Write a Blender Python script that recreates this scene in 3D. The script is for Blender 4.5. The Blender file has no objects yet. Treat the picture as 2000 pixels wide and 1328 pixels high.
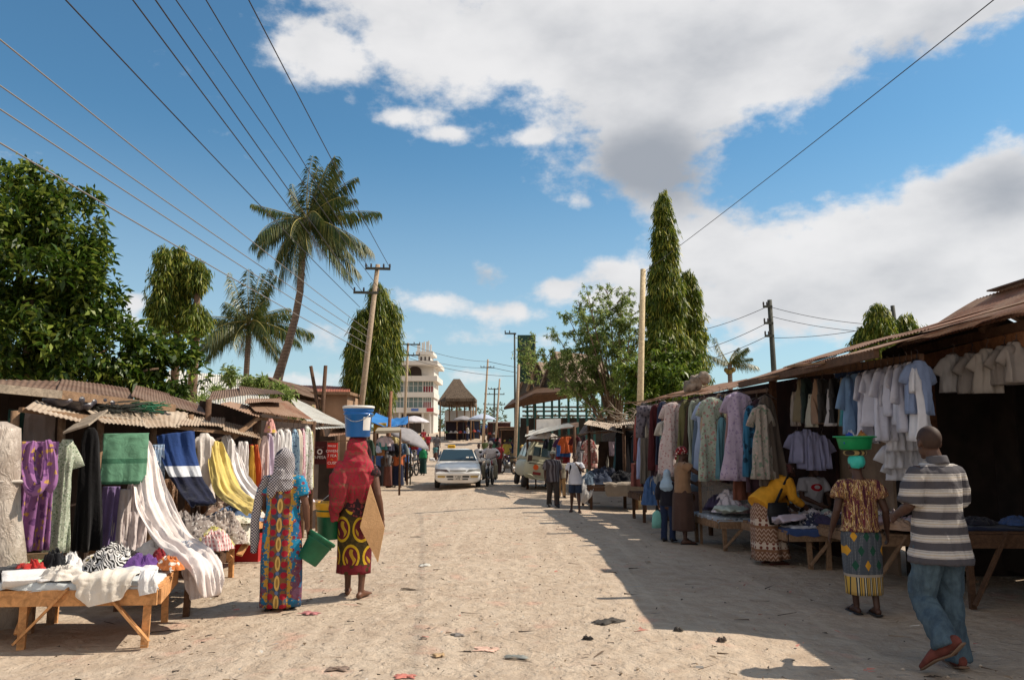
import bpy, bmesh, math, random
import numpy as np
from mathutils import Vector, Matrix, noise as mn
RND = random.Random(7)
NP = np.random.RandomState(11)
SC = bpy.context.scene
COL = SC.collection
PI = math.pi
V = Vector
Z = V((0, 0, 1)); X = V((1, 0, 0)); Y = V((0, 1, 0))
# ---------------------------------------------------------------- camera geometry (used to read distances off the photograph)
F = 1500.0; PITCH = math.atan(196 / F); CAMZ = 1.65
def ray(px, py):
    u = (px - 1000) / F; v = (664 - py) / F
    c, s = math.cos(PITCH), math.sin(PITCH)
    return V((u, c - v * s, v * c + s))
def W(px, py, d):
    r = ray(px, py); return V((0, 0, CAMZ)) + r * (d / r.y)
def sst(a, b, x):
    t = min(1, max(0, (x - a) / (b - a))); return t * t * (3 - 2 * t)
KN = [(0, 0), (40, 0), (60, .33), (75, .85), (95, 2.25), (125, 3.2), (400, 5), (3000, 8)]
def gz(x, y):
    z = -.10 * sst(.8, 3.4, abs(x - .2)) + .012 * mn.noise(V((x * .7, y * .5, 0)))
    for (a, za), (b, zb) in zip(KN, KN[1:]):
        if a <= y <= b:
            return z + za + (zb - za) * (y - a) / (b - a)
    return z
def G(px, py):
    r = ray(px, py); lo, hi = 1.0, 400.0
    f = lambda d: CAMZ + r.z * d / r.y - gz(r.x * d / r.y, d)
    d = 1.0
    while d < 400 and f(d) > 0: d *= 1.02
    lo, hi = d / 1.02, d
    for _ in range(30):
        m = (lo + hi) / 2
        if f(m) > 0: lo = m
        else: hi = m
    return W(px, py, hi)
def onz(x, y): return V((x, y, gz(x, y)))
def lin(*c):
    if len(c) == 1: c = c[0]
    return tuple((v / 255 / 12.92 if v / 255 <= .04045 else ((v / 255 + .055) / 1.055) ** 2.4) for v in c)
def lerp(a, b, t): return a + (b - a) * t
# ---------------------------------------------------------------- meshes
class MB:
    def __init__(s): s.v = []; s.f = []
    def add(s, vs, fs):
        n = len(s.v); s.v += [tuple(p) for p in vs]; s.f += [tuple(i + n for i in f) for f in fs]; return s
    def box(s, c, size, rot=None):
        c = V(c); hx, hy, hz = size[0] / 2, size[1] / 2, size[2] / 2
        vs = [V((x, y, z)) for x in (-hx, hx) for y in (-hy, hy) for z in (-hz, hz)]
        if rot is not None: vs = [rot @ p for p in vs]
        return s.add([p + c for p in vs], [(0, 1, 3, 2), (4, 6, 7, 5), (0, 4, 5, 1), (2, 3, 7, 6), (0, 2, 6, 4), (1, 5, 7, 3)])
    def beam(s, a, b, w, h=None, up=Z, ext=0):
        a = V(a); b = V(b); h = h or w; t = (b - a).normalized()
        a = a - t * ext; b = b + t * ext
        u = t.cross(up)
        if u.length < 1e-3: u = t.cross(X)
        u.normalize(); n = u.cross(t)
        vs = [p + u * sx * w / 2 + n * sy * h / 2 for p in (a, b) for sx, sy in ((-1, -1), (1, -1), (1, 1), (-1, 1))]
        return s.add(vs, [(3, 2, 1, 0), (4, 5, 6, 7), (0, 1, 5, 4), (1, 2, 6, 5), (2, 3, 7, 6), (3, 0, 4, 7)])
    def sweep(s, path, rad, seg=12, side=None, fold=None, cap=True, round_cap=False):
        P = [V(p) for p in path]; n = len(P)
        if not isinstance(rad, (list, tuple)) : rad = [rad] * n
        rr = [(r, r) if not isinstance(r, (tuple, list)) else r for r in rad]
        T = []
        for i in range(n):
            t = P[min(i + 1, n - 1)] - P[max(i - 1, 0)]
            T.append(t.normalized() if t.length > 1e-9 else V((0, 0, 1)))
        if round_cap:
            def capend(i0, sgn):
                out = []
                p, t, (ra, rb) = P[i0], T[i0] * sgn, rr[i0]
                m = min(ra, rb)
                for k in (30, 60, 80):
                    q = math.radians(k)
                    out.append((p + t * m * math.sin(q), (ra * math.cos(q), rb * math.cos(q)), T[i0]))
                return out
            st = capend(0, -1)[::-1]; en = capend(n - 1, 1)
            P = [q[0] for q in st] + P + [q[0] for q in en]
            rr = [q[1] for q in st] + list(rr) + [q[1] for q in en]
            T = [q[2] for q in st] + T + [q[2] for q in en]; n = len(P)
        ref = V(side) if side is not None else None
        if ref is None:
            ref = X if abs(T[0].x) < .8 else Y
        vs = []; prev = ref
        for i in range(n):
            a = prev - T[i] * prev.dot(T[i])
            if a.length < 1e-4: a = T[i].orthogonal()
            a.normalize(); b = T[i].cross(a)
            prev = ref if side is not None else a
            ra, rb = rr[i]
            for k in range(seg):
                th = 2 * PI * k / seg; ca, sa = math.cos(th), math.sin(th)
                x, y = ra * ca, rb * sa
                if fold: x, y = fold(i / max(1, n - 1), th, x, y)
                vs.append(P[i] + a * x + b * y)
        fs = [(i * seg + k, i * seg + (k + 1) % seg, (i + 1) * seg + (k + 1) % seg, (i + 1) * seg + k) for i in range(n - 1) for k in range(seg)]
        if cap: fs += [tuple(range(seg - 1, -1, -1)), tuple((n - 1) * seg + k for k in range(seg))]
        return s.add(vs, fs)
    def ell(s, c, r, rot=None, seg=16, rings=10):
        c = V(c); vs = [V((0, 0, -1))]; fs = []
        for i in range(1, rings):
            q = -PI / 2 + PI * i / rings
            for k in range(seg):
                t = 2 * PI * k / seg; vs.append(V((math.cos(q) * math.cos(t), math.cos(q) * math.sin(t), math.sin(q))))
        vs.append(V((0, 0, 1))); L = len(vs) - 1
        for k in range(seg):
            fs.append((0, 1 + (k + 1) % seg, 1 + k)); fs.append((L, 1 + (rings - 2) * seg + k, 1 + (rings - 2) * seg + (k + 1) % seg))
            for i in range(rings - 2):
                a = 1 + i * seg; fs.append((a + k, a + (k + 1) % seg, a + seg + (k + 1) % seg, a + seg + k))
        vs = [V((p.x * r[0], p.y * r[1], p.z * r[2])) for p in vs]
        if rot is not None: vs = [rot @ p for p in vs]
        return s.add([p + c for p in vs], fs)
    def lathe(s, prof, seg=32, c=(0, 0, 0), rot=None, capb=True, capt=True):
        c = V(c); n = len(prof)
        vs = [V((r * math.cos(2 * PI * k / seg), r * math.sin(2 * PI * k / seg), z)) for r, z in prof for k in range(seg)]
        if rot is not None: vs = [rot @ p for p in vs]
        fs = [(i * seg + k, i * seg + (k + 1) % seg, (i + 1) * seg + (k + 1) % seg, (i + 1) * seg + k) for i in range(n - 1) for k in range(seg)]
        if capb: fs.append(tuple(range(seg - 1, -1, -1)))
        if capt: fs.append(tuple((n - 1) * seg + k for k in range(seg)))
        return s.add([p + c for p in vs], fs)
    def loft(s, secs, cap=True, closed=True):
        m = len(secs[0]); vs = [p for q in secs for p in q]; n = len(secs)
        kk = m if closed else m - 1
        fs = [(i * m + k, i * m + (k + 1) % m, (i + 1) * m + (k + 1) % m, (i + 1) * m + k) for i in range(n - 1) for k in range(kk)]
        if cap and closed: fs += [tuple(range(m - 1, -1, -1)), tuple((n - 1) * m + k for k in range(m))]
        return s.add(vs, fs)
    def prism(s, pts, off):
        n = len(pts); off = V(off); pts = [V(p) for p in pts]
        return s.add(pts + [p + off for p in pts], [tuple(range(n - 1, -1, -1)), tuple(range(n, 2 * n))] + [(i, (i + 1) % n, n + (i + 1) % n, n + i) for i in range(n)])
    def corr(s, a, b, c, d, waves, amp=.02, th=.004, nv=5, jag=.02, seed=0):
        # corrugated sheet: a->b is the eave edge, d->c the upper edge; waves run along a->b, ridges from eave to top
        a, b, c, d = V(a), V(b), V(c), V(d); waves = max(3, int((b - a).length / .072)); n = (b - a).cross(d - a).normalized()
        if n.z < 0: n = -n
        nu = waves * 6; rr = random.Random(seed); base = len(s.v); vs = []
        js = [rr.uniform(-jag, jag) for _ in range(waves // 7 + 2)]
        for L in (0, 1):
            for j in range(nv):
                t = j / (nv - 1)
                for i in range(nu + 1):
                    u = i / nu; p = lerp(lerp(a, b, u), lerp(d, c, u), t)
                    w = amp * math.sin(2 * PI * waves * u) + .02 * mn.noise(p * 1.3 + V((seed, 0, 0)))
                    e = (d - a).normalized() * (js[int(u * waves / 7)] * (1 - t))
                    vs.append(p + n * (w - L * th) + e)
        fs = []; m = nu + 1; N = nv * m
        for j in range(nv - 1):
            for i in range(nu):
                q = j * m + i
                fs.append((q, q + 1, q + m + 1, q + m)); fs.append((N + q, N + q + m, N + q + m + 1, N + q + 1))
        for i in range(nu):
            fs.append((i, N + i, N + i + 1, i + 1)); q = (nv - 1) * m + i; fs.append((q, q + 1, N + q + 1, N + q))
        for j in range(nv - 1):
            q = j * m; fs.append((q, q + m, N + q + m, N + q)); q += nu; fs.append((q, N + q, N + q + m, q + m))
        return s.add(vs, fs)
    def build(s, name, mat, parent=None, o=None, smooth=None, auto=True):
        me = bpy.data.meshes.new(name)
        o = V(o) if o is not None else V((0, 0, 0))
        me.from_pydata([V(p) - o for p in s.v], [], s.f)
        if smooth: me.polygons.foreach_set('use_smooth', [True] * len(me.polygons))
        return link(name, me, mat, parent, o if parent is None else None)
def link(name, me, mat, parent=None, loc=None):
    ob = bpy.data.objects.new(name, me); COL.objects.link(ob)
    for m in (mat if isinstance(mat, (list, tuple)) else [mat]):
        if m is not None: me.materials.append(m)
    if parent is not None: ob.parent = parent
    if loc is not None: ob.location = loc
    me.validate(); 
    return ob
def tag(o, label, cat, group=None, kind=None):
    if label: o['label'] = label
    if cat: o['category'] = cat
    if group: o['group'] = group
    if kind: o['kind'] = kind
    return o
def empty(name, loc, label, cat, group=None, rz=0.0):
    o = bpy.data.objects.new(name, None); COL.objects.link(o); o.location = loc; o.rotation_euler = (0, 0, rz)
    o.empty_display_size = .2
    return tag(o, label, cat, group)
def rotz(a): return Matrix.Rotation(a, 3, 'Z')
def clone(o, parent=None):
    c = o.copy(); COL.objects.link(c); c.parent = parent
    for ch in list(o.children): clone(ch, c)
    return c
def remesh(mb, voxel, smooth_it=4, disp=None):
    """union of closed tubes -> one continuous smooth surface (mesh datablock)"""
    me = bpy.data.meshes.new('tmp'); me.from_pydata(mb.v, [], mb.f)
    ob = bpy.data.objects.new('tmp', me); COL.objects.link(ob)
    m = ob.modifiers.new('r', 'REMESH'); m.mode = 'VOXEL'; m.voxel_size = voxel; m.use_smooth_shade = True
    if smooth_it:
        k = ob.modifiers.new('s', 'SMOOTH'); k.factor = .5; k.iterations = smooth_it
    dg = bpy.context.evaluated_depsgraph_get(); ev = ob.evaluated_get(dg)
    out = bpy.data.meshes.new_from_object(ev)
    bpy.data.objects.remove(ob); bpy.data.meshes.remove(me)
    if disp:
        n = len(out.vertices); co = np.empty(n * 3); out.vertices.foreach_get('co', co); co = co.reshape(-1, 3)
        nn = np.empty(n * 3); out.vertices.foreach_get('normal', nn); nn = nn.reshape(-1, 3)
        dv = np.array([disp(V(p)) for p in co]); co += nn * dv[:, None]
        out.vertices.foreach_set('co', co.ravel())
    out.polygons.foreach_set('use_smooth', [True] * len(out.polygons)); out.update()
    return out
def quads(verts, name, mat, parent=None, loc=None, k=4):
    """verts: (n*k,3) array, one k-gon per k consecutive vertices"""
    verts = np.asarray(verts, dtype=np.float32).reshape(-1, 3); n = len(verts) // k
    me = bpy.data.meshes.new(name); me.vertices.add(n * k); me.vertices.foreach_set('co', verts.ravel())
    me.loops.add(n * k); me.loops.foreach_set('vertex_index', np.arange(n * k, dtype=np.int32))
    me.polygons.add(n); me.polygons.foreach_set('loop_start', np.arange(0, n * k, k, dtype=np.int32))
    me.update(calc_edges=True)
    ob = bpy.data.objects.new(name, me); COL.objects.link(ob); me.materials.append(mat)
    if parent is not None: ob.parent = parent
    if loc is not None: ob.location = loc
    return ob
# ---------------------------------------------------------------- node helper
class S:
    def __init__(s, T, k): s.T = T; s.k = k
    def __add__(s, o): return s.T.m('ADD', s, o)
    __radd__ = __add__
    def __sub__(s, o): return s.T.m('SUBTRACT', s, o)
    def __rsub__(s, o): return s.T.m('SUBTRACT', o, s)
    def __mul__(s, o): return s.T.m('MULTIPLY', s, o)
    __rmul__ = __mul__
    def __truediv__(s, o): return s.T.m('DIVIDE', s, o)
    def __gt__(s, o): return s.T.m('GREATER_THAN', s, o)
    def __lt__(s, o): return s.T.m('LESS_THAN', s, o)
    def sin(s): return s.T.m('SINE', s)
    def abs(s): return s.T.m('ABSOLUTE', s)
    def fract(s): return s.T.m('FRACT', s)
    def floor(s): return s.T.m('FLOOR', s)
    def pow(s, e): return s.T.m('POWER', s, e)
    def sqrt(s): return s.T.m('SQRT', s)
    def max(s, o): return s.T.m('MAXIMUM', s, o)
    def min(s, o): return s.T.m('MINIMUM', s, o)
    def step(s, a, b, lo=0.0, hi=1.0):
        n = s.T.nt.nodes.new('ShaderNodeMapRange'); n.interpolation_type = 'SMOOTHSTEP'
        s.T.put(n.inputs['Value'], s); s.T.put(n.inputs['From Min'], a); s.T.put(n.inputs['From Max'], b)
        n.inputs['To Min'].default_value = lo; n.inputs['To Max'].default_value = hi
        return S(s.T, n.outputs[0])
class T:
    def __init__(s, nt): s.nt = nt; s._x = None
    def put(s, inp, v):
        if isinstance(v, S): s.nt.links.new(v.k, inp)
        elif isinstance(v, (tuple, list)):
            inp.default_value = (*v[:3], 1) if len(inp.default_value) == 4 else v[:3]
        else: inp.default_value = v
    def m(s, op, a, b=None):
        n = s.nt.nodes.new('ShaderNodeMath'); n.operation = op; s.put(n.inputs[0], a)
        if b is not None: s.put(n.inputs[1], b)
        return S(s, n.outputs[0])
    def coord(s, w='Object'):
        n = s.nt.nodes.new('ShaderNodeTexCoord'); return S(s, n.outputs[w])
    def xyz(s, v=None):
        n = s.nt.nodes.new('ShaderNodeSeparateXYZ'); s.put(n.inputs[0], v or s.coord())
        return [S(s, o) for o in n.outputs]
    def vec(s, x, y, z):
        n = s.nt.nodes.new('ShaderNodeCombineXYZ')
        for i, q in zip(n.inputs, (x, y, z)): s.put(i, q)
        return S(s, n.outputs[0])
    def vm(s, op, a, b=None):
        n = s.nt.nodes.new('ShaderNodeVectorMath'); n.operation = op; s.put(n.inputs[0], a)
        if b is not None: s.put(n.inputs[1], b)
        return S(s, n.outputs[0])
    def scale(s, v, k): return s.vm('MULTIPLY', v, k if isinstance(k, tuple) else (k, k, k))
    def noise(s, v=None, sc=5.0, det=3.0, ro=.5, dist=0.0, color=False):
        n = s.nt.nodes.new('ShaderNodeTexNoise'); s.put(n.inputs['Vector'], v or s.coord())
        n.inputs['Scale'].default_value = sc; n.inputs['Detail'].default_value = det; n.inputs['Roughness'].default_value = ro
        n.inputs['Distortion'].default_value = dist
        return S(s, n.outputs['Color' if color else 0])
    def voro(s, v=None, sc=5.0, feat='F1', rnd=1.0):
        n = s.nt.nodes.new('ShaderNodeTexVoronoi'); n.feature = feat; s.put(n.inputs['Vector'], v or s.coord())
        n.inputs['Scale'].default_value = sc; n.inputs['Randomness'].default_value = rnd
        return S(s, n.outputs['Distance']), S(s, n.outputs['Color']) if feat != 'DISTANCE_TO_EDGE' else None
    def mix(s, f, a, b, mode='MIX'):
        n = s.nt.nodes.new('ShaderNodeMix'); n.data_type = 'RGBA'; n.blend_type = mode
        s.put(n.inputs[0], f); s.put(n.inputs[6], a); s.put(n.inputs[7], b)
        return S(s, n.outputs[2])
    def ramp(s, f, stops, const=False):
        n = s.nt.nodes.new('ShaderNodeValToRGB'); e = n.color_ramp.elements
        if const: n.color_ramp.interpolation = 'CONSTANT'
        while len(e) < len(stops): e.new(.5)
        for q, (p, c) in zip(e, stops): q.position = p; q.color = (*c, 1)
        s.put(n.inputs[0], f); return S(s, n.outputs[0])
    def rnd(s):
        n = s.nt.nodes.new('ShaderNodeNewGeometry'); return S(s, n.outputs['Random Per Island'])
    def objrnd(s):
        n = s.nt.nodes.new('ShaderNodeObjectInfo'); return S(s, n.outputs['Random'])
    def pos(s):
        n = s.nt.nodes.new('ShaderNodeNewGeometry'); return S(s, n.outputs['Position'])
MATS = {}
def mat(name, col, rough=.8, bump=None, metal=0.0, spec=.3, trans=0.0, sheen=0.0, bdist=.01, emit=None):
    """col: linear tuple or f(T)->socket ; bump: f(T)->height socket ; trans: mix with translucent"""
    if name in MATS: return MATS[name]
    m = bpy.data.materials.new(name); m.use_nodes = True; nt = m.node_tree; t = T(nt)
    b = nt.nodes['Principled BSDF']
    c = col(t) if callable(col) else col
    t.put(b.inputs['Base Color'], c)
    t.put(b.inputs['Roughness'], rough(t) if callable(rough) else rough)
    b.inputs['Metallic'].default_value = metal
    b.inputs['Specular IOR Level'].default_value = spec
    if sheen: b.inputs['Sheen Weight'].default_value = sheen
    if bump:
        n = nt.nodes.new('ShaderNodeBump'); n.inputs['Distance'].default_value = bdist; n.inputs['Strength'].default_value = 1
        t.put(n.inputs['Height'], bump(t)); nt.links.new(n.outputs[0], b.inputs['Normal'])
    if emit:
        t.put(b.inputs['Emission Color'], emit[0]); b.inputs['Emission Strength'].default_value = emit[1]
    if trans:
        tr = nt.nodes.new('ShaderNodeBsdfTranslucent'); t.put(tr.inputs[0], c)
        mx = nt.nodes.new('ShaderNodeMixShader'); mx.inputs[0].default_value = trans
        nt.links.new(b.outputs[0], mx.inputs[1]); nt.links.new(tr.outputs[0], mx.inputs[2])
        nt.links.new(mx.outputs[0], nt.nodes['Material Output'].inputs['Surface'])
    MATS[name] = m
    return m
def vary(t, c, amt=.15, sc=3.0):
    n = t.noise(sc=sc, det=4)
    return t.mix(n.step(.25, .75), tuple(x * (1 - amt) for x in c), tuple(min(1, x * (1 + amt)) for x in c))
def wrinkle(t): return t.noise(sc=9, det=5, ro=.6, dist=1.2) + t.noise(sc=160, det=1) * .08
def cloth(rgb, pat=None, pc=(), sc=14.0, tr=.12):
    key = 'cloth_%s_%s_%s_%s' % ('-'.join(map(str, rgb)), pat, '_'.join('-'.join(map(str, p)) for p in pc), sc)
    ds = lambda p: tuple(lerp(v, .2126 * p[0] + .7152 * p[1] + .0722 * p[2], .2) for v in p)
    c0 = lin(ds(rgb)); cs = [lin(ds(p)) for p in pc]
    def f(t):
        b = vary(t, c0, .1, 5)
        co = t.coord()
        if pat == 'floral':
            for i, q in enumerate(cs):
                v2 = t.vm('ADD', co, (i * 3.7, i * 1.9, i * 5.1))
                wv = t.vm('ADD', v2, t.scale(t.noise(v2, 25, 2, color=True), .05))
                d, _ = t.voro(wv, sc * (1 + .35 * i)); b = t.mix((d < (.34 - .05 * i)), b, q)
        elif pat == 'vstripe':
            x, y, z = t.xyz(co); q = ((x + y * .7) * sc).fract(); b = t.mix(q > .55, b, cs[0])
            if len(cs) > 1: b = t.mix((((x + y * .7) * sc * .5).fract() > .82), b, cs[1])
        elif pat == 'hstripe':
            x, y, z = t.xyz(t.vm('ADD', co, t.scale(t.noise(co, 6, 2, color=True), .12))); b = t.mix((z * sc).fract() > .5, b, cs[0])
        elif pat == 'wstripe':
            x, y, z = t.xyz(t.vm('ADD', co, t.scale(t.noise(co, 7, 2, color=True), .25))); b = t.mix(((x + z) * sc).fract() > .5, b, cs[0])
        elif pat == 'check':
            x, y, z = t.xyz(co); b = t.mix(((x + y) * sc).fract() > .5, b, cs[0]); b = t.mix(((z * sc).fract() > .5) * .6, b, cs[0])
        elif pat == 'bands':
            x, y, z = t.xyz(co)
            for i, (q, (lo, hi)) in enumerate(zip(cs, sc if isinstance(sc, tuple) else ())): b = t.mix((z > lo) * (z < hi), b, q)
        return b
    return mat(key, f, .92, wrinkle, spec=.1, trans=tr, sheen=.15, bdist=.012)
def wood(name, rgb, dark=.5, sc=1.0, amt=.35):
    c = lin(rgb)
    def f(t):
        v = t.scale(t.coord(), (9 * sc, 9 * sc, 9 * sc)); n = t.noise(v, 1.2, 5, .65, 1.5)
        g = t.noise(t.scale(t.coord(), (60, 60, 60)), 1, 2)
        b = t.mix(n.step(.3, .7), tuple(x * (1 - amt) for x in c), tuple(min(1, x * (1 + amt * .6)) for x in c))
        st = t.noise(sc=2.3, det=3).step(.55, .75)
        b = t.mix(st * dark, b, tuple(x * .45 for x in c))
        return t.mix(g * .25, b, tuple(x * .6 for x in c))
    return mat(name, f, .8, lambda t: t.noise(sc=45, det=4, ro=.7), spec=.2, bdist=.006)
def metalsheet(name, rgb, rust=(120, 74, 50), amt=.6, rough=.65):
    c = lin(rgb); r = lin(rust)
    def f(t):
        n = t.noise(sc=1.1, det=6, ro=.65).step(.42, .62); n2 = t.noise(sc=7, det=5, ro=.7).step(.45, .7)
        b = t.mix(n2 * .5, c, tuple(x * .62 for x in c))
        return t.mix(n * amt, b, t.mix(n2, r, tuple(x * .55 for x in r)))
    return mat(name, f, rough, lambda t: t.noise(sc=30, det=3), spec=.3, bdist=.003)
def text3d(s, size, mat_, parent, loc, rot, name='lettering', ext=.002):
    cu = bpy.data.curves.new(name, 'FONT'); cu.body = s; cu.size = size; cu.align_x = 'CENTER'; cu.align_y = 'CENTER'; cu.extrude = ext
    tmp = bpy.data.objects.new('tmp', cu); COL.objects.link(tmp)
    dg = bpy.context.evaluated_depsgraph_get(); me = bpy.data.meshes.new_from_object(tmp.evaluated_get(dg))
    bpy.data.objects.remove(tmp); bpy.data.curves.remove(cu)
    me.transform(rot.to_4x4() if rot is not None else Matrix()); me.transform(Matrix.Translation(V(loc)))
    me.materials.clear()
    return link(name, me, mat_, parent)
# ---------------------------------------------------------------- camera, sun, sky
cam = bpy.data.cameras.new('camera'); co_ = bpy.data.objects.new('camera', cam); COL.objects.link(co_)
cam.sensor_width = 36; cam.lens = 36 * F / 2000; cam.clip_end = 6000; cam.clip_start = .05
co_.location = (0, 0, CAMZ); co_.rotation_euler = (PI / 2 + PITCH, 0, 0); SC.camera = co_
SUN_EL = math.radians(46.5); SUN_AZ = math.atan2(.975, .22)
sdir = V((math.sin(SUN_AZ) * math.cos(SUN_EL), math.cos(SUN_AZ) * math.cos(SUN_EL), math.sin(SUN_EL)))
sl = bpy.data.lights.new('sun', 'SUN'); so = bpy.data.objects.new('sun', sl); COL.objects.link(so)
sl.energy = 4.9; sl.angle = math.radians(.5); sl.color = (1, .89, .74)
so.rotation_euler = sdir.to_track_quat('Z', 'Y').to_euler()
SC.view_settings.view_transform = 'Standard'; SC.view_settings.look = 'None'; SC.view_settings.exposure = .26; SC.view_settings.gamma = 1
w = bpy.data.worlds.new('World'); SC.world = w; w.use_nodes = True
t = T(w.node_tree); bg = w.node_tree.nodes['Background']
sky = w.node_tree.nodes.new('ShaderNodeTexSky'); sky.sky_type = 'NISHITA'; sky.sun_disc = False
sky.sun_elevation = SUN_EL; sky.sun_rotation = SUN_AZ; sky.air_density = 1.0; sky.dust_density = .6; sky.ozone_density = 2.0
d = t.coord('Generated'); x, y, z = t.xyz(d)
az = t.m('ARCTAN2', x, y); el = t.m('ARCSINE', z)
n1 = t.noise(t.scale(d, (1, 1, 1.5)), 7, 7, .58); n1b = t.noise(t.scale(d, (1, 1, 1.6)), 30, 5, .6); n2 = t.noise(t.vm('ADD', t.scale(d, (1, 1, 1.9)), (0, 0, -.025)), 8, 6, .52)
def blob(px, py, rx, ry, wt):
    r = ray(px, py).normalized(); a = math.atan2(r.x, r.y); e = math.asin(r.z)
    qa = (az - a) * (F * math.cos(e) / rx); qe = (el - e) * (F / ry)
    return t.m('POWER', math.e, (qa * qa + qe * qe) * -1.0) * wt
BL = [(640, 105, 130, 62, 1), (830, 85, 190, 80, 1), (1010, 70, 190, 95, 1), (1220, 70, 250, 140, 1.15), (1480, 70, 240, 120, 1.15), (1740, 10, 200, 90, 1.1),
      (1930, -10, 150, 60, 1), (1330, 190, 150, 90, 1.1), (1255, 315, 150, 75, 1.1), (1300, 400, 60, 40, .9), (650, -40, 140, 60, .9), (1000, -80, 700, 60, .8),
      (800, 228, 75, 20, .66), (868, 262, 50, 17, .7), (1045, 268, 50, 22, .68), (1140, 392, 32, 20, .62),
      (1640, 470, 300, 80, 1.15), (1400, 470, 110, 75, 1), (1900, 480, 230, 100, 1.2), (1960, 345, 90, 60, .95), (1870, 350, 30, 25, .65), (1500, 590, 330, 75, 1), (1850, 600, 300, 60, .9), (1190, 525, 90, 40, .9), (1090, 570, 80, 32, .85), (1010, 612, 80, 28, .8), (1230, 580, 170, 45, .8),
      (955, 540, 55, 35, .62), (850, 592, 80, 26, .72), (780, 575, 50, 30, .62), (640, 650, 100, 36, .7), (262, 592, 32, 24, .9), (240, 632, 60, 20, .8), (930, 735, 80, 22, .8), (900, 660, 260, 26, .6), (1420, 680, 60, 26, .7), (550, 745, 120, 25, .7),
      (-500, 300, 300, 120, 1), (-1200, 100, 400, 160, 1), (2700, 250, 350, 160, 1.1), (3300, 500, 400, 120, 1)]
den = None
for q in BL:
    b = blob(*q); den = b if den is None else den.max(b) + den.min(b) * .35
back = y.step(.25, -.35) * .75  # unseen cloud cover behind the camera, added to fill the shadows
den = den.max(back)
alpha = (den + (n1 - .5) * 1.9 + (n1b - .5) * .9).step(.36, .92)
grey = None
for q in [(1265, 330, 125, 75, 1.15), (1975, 365, 75, 50, .7), (1330, 110, 260, 90, .28), (1640, 570, 300, 60, .3), (950, 540, 60, 40, .5), (1750, 60, 250, 90, .18)]:
    b = blob(*q); grey = b if grey is None else grey + b
sh = (grey * 1.0 + (n2 - .5) * 1.1 + .04).step(-.15, 1.0)
cc = t.mix(sh, (9.0, 8.9, 8.9), (3.8, 4.05, 4.5))
skyc = t.mix(1.0, S(t, sky.outputs[0]), (.74, 1.20, 1.29), 'MULTIPLY')
hz = el.step(-.02, .40, 1.0, 0.0)
skyc = t.mix(hz * .55, skyc, (6.9, 7.9, 8.5))
cc = t.mix(back, cc, (9.6, 8.3, 7.0))  # warm tint given to the added rear cloud so shadows turn warmer
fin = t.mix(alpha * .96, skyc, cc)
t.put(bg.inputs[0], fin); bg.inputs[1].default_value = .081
# ---------------------------------------------------------------- ground
def ground_col(t):
    p = t.coord()
    n = t.noise(p, .55, 5, .6); n2 = t.noise(p, 4.5, 6, .65, .4); n3 = t.noise(p, 38, 3, .6)
    b = t.mix(n.step(.35, .7), lin(188, 171, 152), lin(174, 156, 138))
    b = t.mix(n2.step(.45, .72) * .55, b, lin(202, 187, 169))
    b = t.mix((n2.step(.55, .3)) * .4, b, lin(160, 140, 120))
    rd = t.noise(t.scale(p, (1.2, 1.2, 1)), 1.6, 3, .5).step(.6, .72); b = t.mix(rd * .35, b, lin(206, 152, 134))
    d, c = t.voro(p, 21); d2, c2 = t.voro(p, 55)
    gm = t.noise(p, 2.2, 4, .6).step(.46, .6)
    b = t.mix((d < .16) * gm * .6, b, lin(206, 196, 178)); b = t.mix((d2 < .17) * .35, b, lin(112, 96, 82))
    dk = t.noise(t.scale(p, (1.0, 3.2, 1)), 9, 3, .55, 1.0).step(.66, .72); b = t.mix(dk * .5, b, lin(110, 94, 80)); tk = t.noise(t.scale(p, (2.2, .12, 1)), 2.2, 3, .55).step(.5, .7); b = t.mix(tk * .5, b, lin(204, 187, 167))
    return t.mix(n3 * .22, b, lin(120, 102, 86))
def ground_h(t):
    p = t.coord(); d, c = t.voro(p, 26); d2, c2 = t.voro(p, 75)
    pits = t.noise(p, 7.5, 3, .55, .3)
    return t.noise(p, 5, 8, .62) * 1.0 + pits.step(.6, .4) * .35 + t.noise(p, 40, 5, .75) * .22 + d.step(.26, 0) * .07 * t.noise(p, 2.5, 3).step(.42, .62) + d2.step(.26, 0) * .04
gm_ = mat('sandy_ground', ground_col, .95, ground_h, spec=.1, bdist=.03)
xs = sorted(set([-800, -300, -120, -60, -35, -22, -15] + [i * .25 for i in range(-44, 45)] + [15, 22, 35, 60, 120, 300, 800]))
ys = sorted(set([-30, -12, -5, -2, 0, 1, 2] + [2 + i * .2 for i in range(1, 90)] + [20 + i * .5 for i in range(1, 50)] + [45 + i * 2.5 for i in range(1, 33)] + [150, 200, 300, 450, 700, 1200, 2500]))
vs = [(a, b, gz(a, b) + .018 * mn.noise(V((a * 2.2, b * 2.2, 3)))) for b in ys for a in xs]; m_ = len(xs)
fs = [(j * m_ + i, j * m_ + i + 1, (j + 1) * m_ + i + 1, (j + 1) * m_ + i) for j in range(len(ys) - 1) for i in range(m_ - 1)]
tag(MB().add(vs, fs).build('ground', gm_, smooth=True), 'pale sandy dirt street strewn with trodden scraps', 'ground', kind='structure')
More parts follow.
